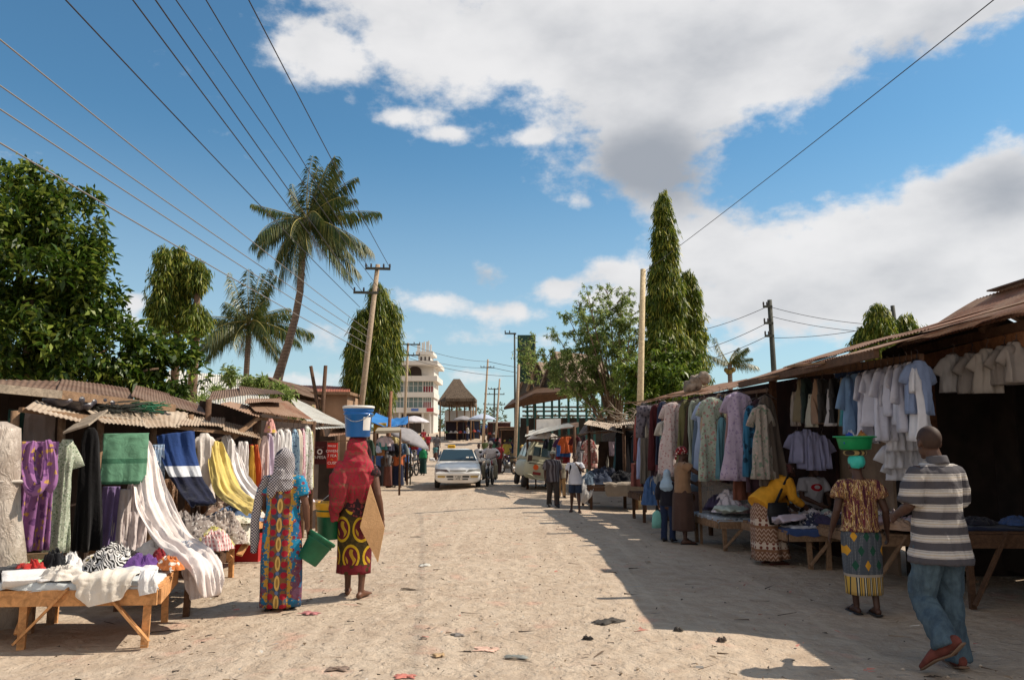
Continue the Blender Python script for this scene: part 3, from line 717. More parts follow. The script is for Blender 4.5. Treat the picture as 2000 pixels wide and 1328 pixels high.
onT('folded_cloth', tp, 1.16, .75, .26, .12, .06, CL((150, 196, 120)), 'lime green folded cloth at the back of the front table', 1, rz=.2)
onT('crumpled_cloth', tp, 1.14, .32, .17, .12, .13, CL((200, 44, 40)), 'bright red crumpled cloth on the front left table', 2)
onT('crumpled_cloth', tp, 1.28, .18, .34, .10, .06, BK, 'flat black cloth at the near edge of the front table', 3, rz=.3)
onT('crumpled_cloth', tp, 0.98, .42, .12, .12, .2, BK, 'black and rounded bundle beside the red cloth', 4)
onT('crumpled_cloth', tp, 0.85, .52, .10, .10, .16, WH, 'small white bundle tucked against the black bundle', 5)
onT('crumpled_cloth', tp, 0.50, .62, .23, .17, .23, CL((226, 222, 218), 'wstripe', ((30, 28, 30),), 26), 'black and white zebra striped top heaped on the table', 6)
onT('crumpled_cloth', tp, 0.70, .80, .14, .10, .1, CL((210, 200, 190), 'floral', ((170, 150, 60), (60, 60, 60)), 16), 'small yellow and grey printed cloth behind the striped top', 7)
onT('crumpled_cloth', tp, 0.34, .66, .13, .10, .15, CL((52, 44, 46)), 'charcoal cloth right of the striped top', 8)
onT('crumpled_cloth', tp, 0.22, .56, .15, .08, .14, CL((112, 70, 150)), 'violet knotted cloth right of the charcoal cloth', 9, rz=.6)
onT('crumpled_cloth', tp, 0.12, .82, .10, .08, .15, CL((150, 36, 44)), 'dark red cloth behind the violet one', 10)
onT('crumpled_cloth', tp, -0.02, .6, .18, .09, .11, CL((224, 120, 52), 'floral', ((238, 225, 210),), 18), 'orange and white cloth at the right corner of the table', 11, rz=-.5)
lay(tp(.74, .42, .07), 'shirt', .42, .6, WH, -.9, 'large white blouse spread along the front edge of the table', TG, 12)
lay(tp(.2, .34, .06), 'shirt', .36, .5, CL((214, 212, 216)), -2.4, 'second white blouse lying by the right corner of the front table', TG, 13)
lay(tp(1.0, .3, .07), 'trousers', .3, .6, CL((40, 40, 48)), -1.9, 'black trousers lying beside the red cloth on the front table', TG, 14)
onT('crumpled_cloth', tp, 0.80, .10, .2, .11, .11, CL((222, 212, 200)), 'creamy lace cloth beside the large white blouse', 13, rz=.2)
pA, pB = tp(.75, .02, .06), tp(.28, -.02, .06)
drape([tp(.42, .16, .1), tp(.42, -.02, .075), tp(.42, -.075, -.02), tp(.40, -.09, -.13)], [.5, .52, .44, .24], CL((226, 214, 198)), ax_u, 'cream frilled cloth hanging over the front edge of the table', 'cloth', TG, .012, 5, .012, 4)
drape([tp(.08, .1, .1), tp(.07, -.03, .07), tp(.06, -.07, -.0), tp(.05, -.08, -.06)], [.14, .15, .15, .14], WH, ax_u, 'white sleeve hanging over the table front near the corner', 'garment', TG, .014, 2, .008, 5, 'hanging_sleeve')
# heaps behind, at the foot of the white curtain, and the second table
DK = MB(); 
c1 = G(372, 1207)
t2, tq = table(c1, (-.95, .3, 0), (-.1, 1, 0), 1.0, 1.1, .52, WOODD, 'low dark table behind the front one, hidden under heaped cloths', 'wooden market tables', braces=False)
G2 = 'clothes heaped between the left tables'
for i, (a, b, rx, ry, h, m, lab) in enumerate((
    (.0, .75, .18, .14, .22, CL((206, 120, 120), 'check', ((236, 210, 205),), 24), 'pink checked cloth heaped beside the white curtain'),
    (.1, 1.0, .2, .15, .2, CL((190, 178, 90), 'floral', ((230, 220, 170), (210, 130, 60)), 14), 'pale yellow printed cloth behind the pink checked one'),
    (.45, .95, .35, .25, .38, CL((150, 136, 128), 'floral', ((90, 80, 78), (200, 192, 184)), 20), 'grey brown speckled cloth mound under the navy trousers'),
    (.1, 1.35, .32, .25, .35, CL((168, 150, 138), 'floral', ((110, 92, 86), (206, 196, 188)), 24), 'brown speckled cloth mound next to the blue trousers heap'),
    (.55, .3, .22, .2, .16, CL((206, 200, 196)), 'pale cloth heap under the long white curtain'),
    (.2, .2, .2, .2, .14, CL((170, 176, 190)), 'bluish grey cloth heap at the foot of the white curtain'))):
    onT('crumpled_cloth', tq, a, b, rx, ry, h, m, lab, 30 + i, g=G2)
drape([tq(.0, .1, .1), tq(-.04, -.02, .05), tq(-.08, -.09, -.1), tq(-.12, -.12, -.3)], [.3, .34, .3, .2], CL((214, 210, 214)), (-.95, .3, 0), 'grey white cloth hanging off the low dark table', 'cloth', G2, .014, 4, .02, 6)
c2 = G(452, 1128)
t3, tr_ = table(c2, (-.985, .17, 0), (.1, 1, 0), 1.0, 1.3, .64, WOODN, 'raw timber trestle table right of the heaped cloths on the left', 'wooden market tables', leg_u=(.04, .9), braces=False, apron=.07)
for nm, a, b in (('brace', (.36, -.04, .56), (.03, -.04, .26)), ('brace', (-.06, .1, .3), (-.08, .5, .58))):
    q = MB().beam(V((-.985, .17, 0)) * a[0] + V((.1, 1, 0)) * a[1] + Z * a[2], V((-.985, .17, 0)) * b[0] + V((.1, 1, 0)) * b[1] + Z * b[2], .08, .03, Y, .04).build(nm, WOODN, t3)
G3 = 'clothes heaped on the trestle table'
for i, (a, b, rx, ry, h, m, lab) in enumerate((
    (.25, .45, .38, .2, .16, CL((74, 104, 150)), 'denim blue trousers lying on the left trestle table'),
    (-.02, .3, .24, .16, .10, CL((86, 116, 160)), 'lighter blue denim cloth at the end of the trestle table'),
    (.02, .12, .24, .12, .08, CL((216, 208, 190), 'floral', ((150, 150, 120), (230, 226, 220)), 22), 'cream printed cloth along the trestle table edge'),
    (.5, .7, .3, .3, .22, CL((150, 120, 104), 'floral', ((206, 190, 170), (90, 70, 60)), 18), 'brown printed cloth at the back of the trestle table'),
    (.1, 1.0, .3, .25, .14, CL((226, 214, 200)), 'cream cloth at the far end of the trestle table'))):
    onT('crumpled_cloth', tr_, a, b, rx, ry, h, m, lab, 50 + i, g=G3)
drape([tr_(-.0, .2, .07), tr_(-.07, .16, .04), tr_(-.1, .14, -.1), tr_(-.12, .1, -.22)], [.4, .42, .4, .25], CL((222, 214, 198), 'floral', ((150, 150, 120),), 26), (.1, 1, 0), 'cream printed cloth hanging off the end of the trestle table', 'cloth', G3, .014, 4, .02, 8)
# red crate and stool under it
p = G(425, 1120); p.y += 1.2; p.z = gz(p.x, p.y)
rc = empty('plastic_crate', p, 'red plastic crate in the shade under the trestle table', 'crate')
mb = MB(); 
for q in ((0, -.2, .17, .42, .02), (0, .2, .17, .42, .02)): mb.box((q[0], q[1], q[2]), (q[3], q[4], .34))
for q in (-.2, .2): mb.box((q, 0, .17), (.02, .38, .34))
mb.box((0, 0, .02), (.38, .38, .02)); mb.build('crate_shell', mat('red_plastic', lin(168, 30, 32), .4), rc)
MB().box((0, 0, .35), (.46, .46, .03)).build('crate_rim', mat('red_plastic', lin(168, 30, 32), .4), rc)
# bench back by the bale
p = G(60, 1180); q = W(30, 1050, 7.6); b0 = onz(q.x, q.y)
bn = empty('wooden_bench', b0, 'worn wooden bench with a low back behind the front table', 'bench')
MB().beam((-.1, 0, .60), (.42, .05, .62), .04, .11).build('backrest', WOODO, bn)
for x in (-.05, .38): MB().beam((x, .03, -.02), (x, .03, .6), .05, .05).build('leg', WOODO, bn)
MB().box((.16, -.16, .38), (.55, .3, .035)).build('seat', WOODO, bn)
for x in (-.05, .38): MB().beam((x, -.28, -.02), (x, -.28, .36), .05, .05).build('leg', WOODO, bn)
# ---------------------------------------------------------------- right row of stalls
RYAW = .32
def RD(px): return 4.25 / ((px - 1000) / F) if px >= 1505 else (4.935) / ((px - 1000) / F + .115)
def RP(px, py, off=0.0): return W(px, py, RD(px) + off)
# nearest shop (dark, open front)
SHX = 5.2
sh = empty('market_shop', onz(5.4, 8.0), 'nearest right shop with a rusty iron roof and a dark open front', 'shop')
mb = MB(); YB = 10.35; e0, e1 = V((SHX, 5.0, 2.92)), V((SHX, YB, 2.90)); r1, r0 = V((6.35, YB, 3.55)), V((6.35, 5.0, 3.58))
mb.corr(e0, e1, r1, r0, 10, .009, seed=21, jag=.01, nv=9); part(mb, 'roof', SHEET_R, sh)
mb = MB().corr(V((7.7, 5, 2.8)), V((7.7, YB, 2.8)), V((6.33, YB, 3.56)), V((6.33, 5, 3.59)), 10, .009, seed=22); part(mb, 'roof', SHEET_R, sh)
mb = MB(); mb.beam((6.35, 5, 3.60), (6.35, 9.9, 3.59), .26, .02); part(mb, 'ridge_cap', SHEET_B, sh)
mb = MB(); mb.beam((SHX + .10, 5, 2.84), (SHX + .10, YB, 2.82), .05, .10); part(mb, 'eave_beam', WOODD, sh)
mb = MB(); mb.beam((5.34, 5.0, 2.76), (5.34, 9.85, 2.66), .06, .17); part(mb, 'front_beam', wood('brown_beam', (150, 104, 72), .5), sh)
for y_ in (5.6, 7.0, 8.5, 10.2):
    mb = MB().beam((SHX + .04, y_, 2.86), (6.3, y_, 3.49), .05, .08); part(mb, 'rafter', WOODD, sh)
BRP = wood('brown_post', (104, 72, 54), .5)
for x_, y_ in ((5.32, 9.8), (5.32, 5.0)):
    mb = MB().beam((x_, y_, gz(x_, y_) - .05), (x_, y_, 2.6), .11, .09, X); part(mb, 'post', BRP, sh)
INT = mat('dark_plank', lambda t: vary(t, lin(46, 38, 34), .4, 3), .95)  # very dark brown planks with random tone variation
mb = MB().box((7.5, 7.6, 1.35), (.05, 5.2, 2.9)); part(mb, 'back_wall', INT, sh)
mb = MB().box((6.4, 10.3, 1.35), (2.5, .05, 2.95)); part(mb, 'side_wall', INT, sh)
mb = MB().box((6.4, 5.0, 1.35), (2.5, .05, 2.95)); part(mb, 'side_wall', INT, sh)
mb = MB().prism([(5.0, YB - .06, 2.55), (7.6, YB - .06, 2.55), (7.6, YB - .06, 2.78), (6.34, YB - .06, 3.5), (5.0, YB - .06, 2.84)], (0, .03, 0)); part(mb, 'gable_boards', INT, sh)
mb = MB()
for k_ in range(2): mb.box((6.9, 7.6, 1.2 + .5 * k_), (.5, 3.8, .04))
part(mb, 'shelf', WOODD, sh)
# middle shop: white shirts; and the dresses stall
s2 = empty('market_shop', onz(4.4, 9.5), 'right shop with rows of white shirts under a patched iron roof', 'shop')
def sheetR(mb, a, b, da, db, rise, run, seed, **k):
    A, B = W(a[0], a[1], da), W(b[0], b[1], db); mb.corr(A, B, B + V((run, .0, rise)), A + V((run, 0, rise)), 8, .007, seed=seed, **k)
mb = MB()
sheetR(mb, (1712, 680), (1596, 708), 7.6, 9.25, .34, 1.2, 31); sheetR(mb, (1602, 712), (1512, 733), 9.0, 10.9, .34, 1.2, 32); sheetR(mb, (1516, 727), (1440, 747), 10.8, 12.6, .36, 1.2, 33)
def upperR(a, b, da, db, rise, run, seed, jag=.04):
    A, B = W(a[0], a[1], da) + V((run * .45, 0, rise * .45 + .035)), W(b[0], b[1], db) + V((run * .45, 0, rise * .45 + .035))
    mb.corr(A, B, B + V((run, 0, rise)), A + V((run, 0, rise)), 8, .007, seed=seed, jag=jag)
upperR((1712, 680), (1640, 697), 7.6, 8.6, .34, 1.2, 34); upperR((1645, 696), (1560, 720), 8.5, 9.9, .36, 1.2, 35); upperR((1565, 719), (1460, 742), 9.8, 12.1, .36, 1.2, 36)
part(mb, 'roof', SHEET_R, s2)
mb = MB(); mb.beam(W(1800, 700, RD(1800)), W(1506, 738, RD(1506)), .05, .10); part(mb, 'hanging_beam', WOODD, s2)
mb = MB(); mb.beam(W(1712, 690, 7.65), W(1445, 752, 12.5), .05, .09); part(mb, 'eave_beam', WOODD, s2)
for px, py, d_ in ((1508, 735, RD(1508) + .1),):
    q = W(px, py, d_); mb = MB().beam((q.x, q.y, gz(q.x, q.y) - .05), q, .12, .08, X); part(mb, 'post', BRP, s2)
BLUEP = mat('blue_painted_sheet', lambda t: vary(t, lin(46, 76, 124), .3, 4), .7)
BEIGE = mat('beige_board', lambda t: t.mix(t.noise(sc=2.5, det=6, ro=.65).step(.35, .7), lin(138, 118, 100), lin(112, 94, 80)), .85, lambda t: t.noise(sc=8, det=5))
mb = MB().box((5.05, 11.9, 1.0), (.04, 3.2, 2.2)); part(mb, 'lower_wall', BEIGE, s2)
mb = MB().box((5.02, 14.0, 1.4), (.05, 1.3, 2.6)); part(mb, 'blue_panel', BLUEP, s2)
mb = MB().box((5.03, 11.8, 2.3), (.05, 3.2, .75)); part(mb, 'blue_panel', BLUEP, s2)
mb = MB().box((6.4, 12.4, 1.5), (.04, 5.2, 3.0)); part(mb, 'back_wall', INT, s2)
# dress stall
s3 = empty('market_shop', onz(3.9, 14.5), 'right stall hung with long dresses under a sagging rusty awning', 'shop')
mb = MB()
for a, b, da, db, ri, run, sd in (((1496, 739, ), (1405, 764), 11.6, 13.6, .34, 1.1, 41), ((1410, 764), (1345, 771), 13.4, 15.0, .30, 1.1, 42), ((1350, 770), (1290, 780), 14.9, 17.0, .3, 1.1, 43), ((1296, 778), (1243, 789), 16.8, 19.4, .3, 1.0, 44)):
    sheetR(mb, a, b, da, db, ri, run, sd, jag=.05)
upperR((1490, 741), (1400, 765), 11.7, 13.7, .34, 1.1, 45)
part(mb, 'roof', SHEET_R, s3)
mb = MB(); mb.beam(W(1500, 762, 11.4), W(1250, 795, 18.6), .05, .05); part(mb, 'hanging_rail', WOODD, s3)
for px, py, d_ in ((1480, 760, 13.2), (1380, 775, 14.6), (1300, 785, 17.2)):
    q = W(px, py, d_); mb = MB().sweep([(q.x, q.y, gz(q.x, q.y) - .05), q], .045, 8); part(mb, 'post', WOODD, s3, True)
a, b = V((4.9, 11.9, 0)), V((4.3, 19, 0))
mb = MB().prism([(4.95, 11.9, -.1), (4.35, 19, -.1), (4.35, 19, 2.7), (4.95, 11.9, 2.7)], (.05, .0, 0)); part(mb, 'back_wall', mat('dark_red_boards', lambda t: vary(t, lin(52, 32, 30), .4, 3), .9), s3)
for y0_, x0_, L_, w__ in ((8.9, 3.72, .5, .10), (10.6, 3.78, .32, .24), (14.6, 3.45, .5, .12), (16.3, 3.3, .42, .3), (17.8, 3.15, .55, .12)):
    part(MB().beam((x0_ - L_, y0_, 2.50), (x0_ + .5, y0_ + .1, 2.62), w__, .025), 'shadow_batten', WOODO, s2 if y0_ < 12 else s3)  # battens added past the eaves to break up their shadow edge
# rubble sack on the dress stall roof
q = W(1358, 756, 15.9); mb = MB(); rr = random.Random(8)
for i in range(5): mb.ell(q + V((-.14 + .07 * i, rr.uniform(-.1, .1), -.02 + .05 * i)), (.13, .14, .11 + .01 * i))
tag(link('sack', remesh(mb, .02, 1, lambda p: .09 * mn.noise(p * 5) + .04 * mn.noise(p * 14)), mat('sackcloth', lambda t: vary(t, lin(128, 116, 104), .5, 7), .9, wrinkle), None), 'lumpy pale brown sack sitting on the dress stall roof', 'sack')
# ---- hung clothes on the right, from near to far
H1 = 'pale shirts hanging in the dark right shop'
for i, (px, y0, y1, wd, c) in enumerate(((1862, 692, 766, 50, (178, 172, 170)), (1898, 690, 768, 40, (150, 140, 134)), (1928, 682, 768, 48, (172, 160, 150)), (1962, 676, 752, 44, (150, 138, 130)), (1985, 668, 748, 46, (160, 148, 140)))):
    d = 8.6 - .15 * i; top = W(px, y0, d)
    garment('shirt', top, wd * d / F * 1.15, top.z - W(px, y1, d).z, CL(c), .1, '%s shirt hanging from the beam of the dark shop, %s from the left' % (('white', 'grey white', 'striped beige', 'dull beige', 'brownish white')[i], ORD[i]), H1, 'shirt', 60 + i, sleeve=.13)
HR = 'white shirts on the rail of the right shop'
row = []
xs_ = [1797, 1787, 1776, 1764, 1752, 1740, 1727, 1715, 1702, 1690, 1678, 1668]
for i, px in enumerate(xs_):
    d = RD(px); y0 = 700 + (1800 - px) * .21; top = W(px - 6, y0 + 4, d)
    c = (196, 196, 214) if i > 1 else ((124, 144, 186), (206, 206, 216))[i]
    if i >= 10: c = ((122, 160, 206), (108, 146, 196))[i - 10]
    lab = '%s shirt, %s from the post end of the shop rail' % ('blue' if i in (0, 10, 11) else 'white', ORD[i])
    garment('shirt', top, .34 + .05 * ((i * 5) % 4), .56 + .09 * ((i * 7) % 4), CL(tuple(min(255, v + (0, 8, -10, 4)[i % 4]) for v in c)), .85 + .5 * ((i * 13) % 5 - 2) / 2, lab, HR, 'shirt', 70 + i, sleeve=(.14, .24, .34, .18)[i % 4], amp=(.04, .065, .05)[i % 3])
HT = 'slim garments at the left half of the shop rail'
for i, (px, y0, y1, wd, kind, c, lab) in enumerate(((1655, 738, 832, 20, 'slip', (44, 128, 140), 'teal gown on the shop rail left of the blue shirts'), (1643, 738, 830, 16, 'slip', (120, 96, 60), 'brown gold garment left of the teal gown'), (1630, 740, 826, 14, 'trousers', (30, 28, 30), 'black trousers beside the brown gold garment'),
    (1618, 760, 832, 12, 'slip', (176, 172, 176), 'thin pale garment left of the black trousers on the rail'), (1606, 742, 826, 15, 'trousers', (54, 50, 48), 'charcoal trousers near the middle of the shop rail'), (1594, 740, 828, 14, 'slip', (150, 116, 92), 'tan slim garment on the shop rail'), (1585, 770, 834, 10, 'slip', (170, 166, 150), 'short pale strip hanging low on the shop rail'),
    (1573, 740, 826, 14, 'trousers', (40, 56, 52), 'dark green trousers on the shop rail'), (1562, 742, 824, 14, 'slip', (134, 120, 92), 'khaki garment near the left end of the shop rail'), (1550, 765, 832, 12, 'slip', (176, 160, 148), 'pinkish grey garment at the left end of the shop rail'))):
    d = RD(px) - .1; top = W(px, y0, d); garment(kind, top, wd * d / F * 1.4, top.z - W(px, y1, d).z, CL(c), .25, lab, HT, 'garment', 90 + i)
HW = 'white uniforms hung low behind the sellers'
for i, (px, y0, y1, wd, kind) in enumerate(((1558, 842, 905, 34, 'shirt'), (1574, 838, 916, 34, 'shirt'), (1590, 844, 918, 34, 'shirt'), (1605, 850, 915, 26, 'shirt'))):
    d = 11.8; top = W(px, y0, d); garment(kind, top, wd * d / F * 1.1, top.z - W(px, y1, d).z, CL((176, 178, 226)), .1, 'bluish white uniform blouse, %s from the left above the sitting seller' % ORD[i], HW, 'blouse', 110 + i, sleeve=.16)
for i, (px, y0, y1, wd) in enumerate(((1752, 822, 880, 46), (1772, 816, 872, 46), (1795, 815, 880, 40), (1748, 862, 915, 48), (1780, 862, 930, 50), (1760, 884, 940, 56), (1795, 888, 945, 44), (1697, 826, 866, 40))):
    d = 8.6 if i < 7 else 9.6; top = W(px, y0, d + .05 * i); lb = ('upper left', 'upper middle', 'upper right', 'middle left', 'middle right', 'lower left', 'lower right')[i] if i < 7 else ''
    garment('shirt', top, wd * d / F * 1.05, top.z - W(px, y1, d).z, CL((196, 196, 206)), .1 * (i % 3 - 1), ('white frilly blouse, %s of the tiered blouses beside the striped man' % lb) if i < 7 else 'small white blouse hanging behind the green basin', HW, 'blouse', 120 + i, sleeve=.13)
HD = 'dresses hanging under the right awning'
MINT = (168, 190, 180)
for i, (px, y0, y1, wd, kind, m, lab, of) in enumerate((
    (1486, 790, 936, 30, 'dress', CL((160, 150, 140), 'floral', ((110, 130, 110), (190, 160, 150)), 14), 'beige floral long dress with puffed sleeves next to the brown post', .0),
    (1467, 792, 930, 30, 'slip', CL((40, 108, 150), 'floral', ((24, 60, 90),), 9), 'bright blue patterned long dress on a white hanger', .1),
    (1440, 766, 938, 44, 'dress', CL((176, 158, 186), 'floral', ((150, 130, 170),), 20), 'lilac long dress with ruffled sleeves', -.1),
    (1420, 770, 900, 16, 'slip', CL((196, 186, 140)), 'pale yellow gown behind the lilac dress', .5), (1412, 772, 905, 18, 'slip', CL((96, 110, 140)), 'slate blue gown behind the lilac dress', .6), (1405, 768, 880, 20, 'slip', CL((150, 130, 110), 'vstripe', ((110, 90, 80),), 14), 'brown striped gown behind the mint floral dress', .6),
    (1410, 815, 935, 22, 'slip', CL((84, 134, 150)), 'teal gown peeking out right of the mint floral dress', .2),
    (1391, 776, 938, 40, 'dress', CL((160, 172, 156), 'floral', ((176, 120, 120), (120, 140, 110)), 16), 'mint long dress printed with pink flowers and a pale collar', -.1),
    (1374, 785, 925, 26, 'dress', CL((150, 170, 206)), 'pale blue long dress left of the mint floral one', .1),
    (1355, 782, 905, 20, 'slip', CL((140, 150, 134)), 'grey green gown left of the pale blue dress', .2), (1362, 778, 910, 16, 'slip', CL((178, 182, 150)), 'pale olive gown behind the pale blue dress', .5),
    (1345, 800, 900, 14, 'slip', CL((60, 90, 80)), 'dark green gown in the shade left of the grey green one', .6),
    (1314, 786, 930, 36, 'dress', CL((206, 186, 184), 'floral', ((190, 140, 140),), 18), 'pinkish white floral long dress above the woman in red headwrap', -.1),
    (1331, 788, 890, 22, 'dress', CL((150, 130, 134)), 'mauve dress behind the pinkish white floral dress', .5),
    (1300, 820, 850, 22, 'shirt', CL((196, 188, 176)), 'crumpled cream top hung on a short cord', .1),
    (1287, 782, 920, 12, 'slip', CL((120, 60, 70)), 'dark pink gown at the left part of the dress stall', .4), (1293, 840, 935, 14, 'slip', CL((60, 110, 104)), 'teal green gown low at the left of the floral dress', .1),
    (1262, 792, 855, 26, 'trousers', CL((120, 112, 124), 'floral', ((80, 76, 90),), 12), 'grey printed shorts hung at the top by the pale pole', -.1),
    (1254, 850, 935, 20, 'slip', CL((150, 162, 206), 'vstripe', ((170, 180, 220),), 20), 'periwinkle blue cloth hanging by the pale pole', -.1), (1266, 855, 945, 22, 'sheet', CL((112, 104, 96)), 'taupe cloth hanging right of the periwinkle one', .0), (1250, 905, 950, 26, 'sheet', CL((150, 84, 76)), 'brick red cloth at the foot of the pale pole', .05),
    (1278, 830, 948, 16, 'slip', CL((76, 56, 66)), 'dark plum gown right of the taupe cloth', .3), (1244, 810, 900, 14, 'slip', CL((160, 76, 70)), 'narrow brick red gown left of the pale pole', .2))):
    d = RD(px) + of; top = W(px, y0, d)
    garment(kind, top, wd * d / F * (1.7 if kind == 'dress' else 1.45), top.z - W(px, y1, d).z, m, .12, lab, HD, 'dress' if kind in ('dress', 'slip') else 'garment', 140 + i, sleeve=.22)
for i, (px, cn, c) in enumerate(((1498, 'grey brown', (96, 84, 76)), (1478, 'dark plum', (70, 48, 60)), (1458, 'moss green', (84, 92, 66)), (1448, 'rust', (130, 74, 56)), (1430, 'dusty rose', (150, 112, 112)), (1399, 'wine red', (92, 36, 46)), (1384, 'sand', (170, 150, 124)), (1368, 'steel blue', (84, 104, 128)), (1350, 'chocolate', (70, 50, 42)), (1338, 'olive', (104, 100, 62)), (1322, 'ash grey', (130, 126, 124)), (1306, 'terracotta', (150, 88, 66)), (1296, 'ink blue', (40, 48, 76)), (1281, 'maroon', (86, 34, 40)), (1270, 'cream', (190, 180, 160)), (1258, 'charcoal', (50, 48, 50)))):
    d = RD(px) + .28 + .12 * (i % 3); top = W(px, 772 + (1500 - px) * .06 + 5 * (i % 3), d); garment('slip', top, .44, 1.3 + .1 * (i % 4), CL(c), .3, 'dim %s gown in the back row of the dress stall' % cn, 'gowns in the back row of the dress stall', 'dress', 600 + i)
# ---- right tables
RT = 'wooden market tables'
c4 = G(1409, 1078)
t4, t4p = table(c4, (1, .0, 0), (-.14, 1, 0), 1.5, 1.3, .5, WOODO, 'timber table of the right row beside the woman in red headwrap', RT, leg_u=(.05, .95), seed=4)
c5 = G(1582, 1113); c5.x -= .25
t5, t5p = table(c5, (1, .03, 0), (-.12, 1, 0), 1.25, 1.5, .52, WOODO, 'timber table between the bending woman and the woman with basin', RT, leg_u=(.22, .95), seed=5)
c6 = G(1690, 1150); c6.y = 9.0; c6.x = 4.35
t6, t6p = table(onz(4.35, 9.6), (1, .0, 0), (-.1, 1, 0), 1.3, 1.2, .62, WOODO, 'timber table behind the woman with the green basin', RT, seed=6)
t7, t7p = table(onz(4.7, 8.3), (1, -.02, 0), (0, 1, 0), 2.2, .8, .80, WOODD, 'dark long bench table at the right edge behind the striped man', RT, apron=.14, seed=7)
spread('ground_sheet', t4p(0, .03, 0), t4p(1.5, .03, 0), t4p(1.5, 1.2, 0), t4p(0, 1.2, 0), CL((150, 162, 176), 'floral', ((190, 196, 200), (90, 100, 120)), 10), 'printed bluish cloth covering the table by the red headwrap woman', 'sheet', .06, seed=11)
spread('ground_sheet', t5p(0, .0, 0), t5p(1.25, .0, 0), t5p(1.25, 1.3, 0), t5p(0, 1.3, 0), CL((52, 76, 132)), 'deep blue cloth covering the table by the bending woman', 'sheet', .07, seed=12)
spread('ground_sheet', t5p(.08, .06, .03), t5p(1.2, .06, .03), t5p(1.2, 1.2, .03), t5p(.08, 1.2, .03), CL((186, 190, 206)), 'white cloth laid over the deep blue cloth', 'sheet', .02, seed=13)
spread('ground_sheet', t7p(0.2, .1, 0), t7p(2.1, .1, 0), t7p(2.1, .7, 0), t7p(0.2, .7, 0), CL((38, 44, 70)), 'navy cloth spread on the dark bench table', 'sheet', .02, seed=14)
PAL = [((206, 196, 206), None, ()), ((60, 52, 84), None, ()), ((190, 160, 170), 'floral', ((120, 80, 110),)), ((44, 52, 86), 'floral', ((190, 190, 200),)), ((166, 190, 186), None, ()), ((200, 180, 196), 'hstripe', ((120, 96, 140),)), ((90, 60, 74), None, ()), ((216, 206, 200), 'floral', ((160, 110, 120), (110, 120, 140))), ((36, 34, 44), None, ()), ((210, 170, 190), None, ()), ((120, 140, 170), 'check', ((190, 196, 206),)), ((190, 150, 120), None, ())]
CNM = ['pale lilac', 'deep violet', 'pink printed', 'navy dotted', 'mint', 'lilac striped', 'plum', 'white printed', 'black', 'rose', 'blue checked', 'tan']
def pile(tpf, Lu, Lv, nn, seed, where, group, hh=.10, lift=.0):
    rr = random.Random(seed); used = {}
    for i in range(nn):
        a, b = rr.uniform(.12, .88) * Lu, rr.uniform(.08, .75) * Lv; ci = (i * 5 + seed) % 12; used[ci] = used.get(ci, 0) + 1
        pl = PAL[ci]; zz = .035 + lift * (1 - abs(a / Lu - .5) * 1.6) * (1 if i > nn * .5 else .3)
        nth = ('', 'another ', 'a third ', 'a fourth ')[used[ci] - 1]
        heap('crumpled_garment', tpf(a, b, zz), rr.uniform(.18, .3), rr.uniform(.13, .2), hh * rr.uniform(.8, 1.5), cloth(*pl[:3], 18), '%s%s garment in the pile on %s' % (nth, CNM[ci], where), 'garment', group, seed * 40 + i, rr.uniform(0, 6))
pile(t4p, 1.5, 1.3, 20, 1, 'the table by the red headwrap woman', 'clothes piled by the red headwrap woman', .17, .26)
pile(t5p, 1.25, 1.5, 20, 2, 'the blue and white covered table', 'clothes piled on the blue covered table', .13, .06)
pile(t6p, 1.3, 1.2, 12, 3, 'the table behind the basin woman', 'clothes piled behind the basin woman', .10, .05)
for i, (tf, a, b, kd, c, rz_, lab) in enumerate(((t5p, .35, .35, 'shirt', (196, 180, 196), -1.2, 'pale lilac top lying flat at the front of the blue covered table'), (t5p, .9, .4, 'shirt', (170, 186, 206), -2.2, 'pale blue top lying flat on the blue covered table'), (t4p, .5, .3, 'shirt', (190, 206, 196), -1.0, 'mint top lying flat on the table by the red headwrap woman'), (t4p, 1.1, .35, 'shirt', (206, 196, 190), -2.0, 'cream top lying flat on the table by the red headwrap woman'), (t6p, .5, .3, 'shirt', (200, 170, 180), -1.6, 'pink top lying flat on the table behind the basin woman'), (t7p, 1.5, .5, 'shirt', (96, 110, 150), -1.4, 'dusty blue top lying flat on the dark bench table'))): lay(tf(a, b, .16 if tf is not t7p else .06), kd, .36, .5, CL(c), rz_, lab, None, 700 + i)
heap('folded_cloth', t7p(.85, .35, .04), .2, .15, .08, CL((60, 90, 150)), 'blue folded cloth on the dark bench table', 'cloth', None, 301)
heap('folded_cloth', t7p(1.1, .3, .06), .18, .12, .10, CL((206, 206, 216)), 'white folded cloth on top of the dark bench table', 'cloth', None, 302, .4)
heap('folded_cloth', t7p(.45, .4, .04), .22, .16, .07, CL((40, 40, 56)), 'dark navy folded cloth on the dark bench table', 'cloth', None, 303)
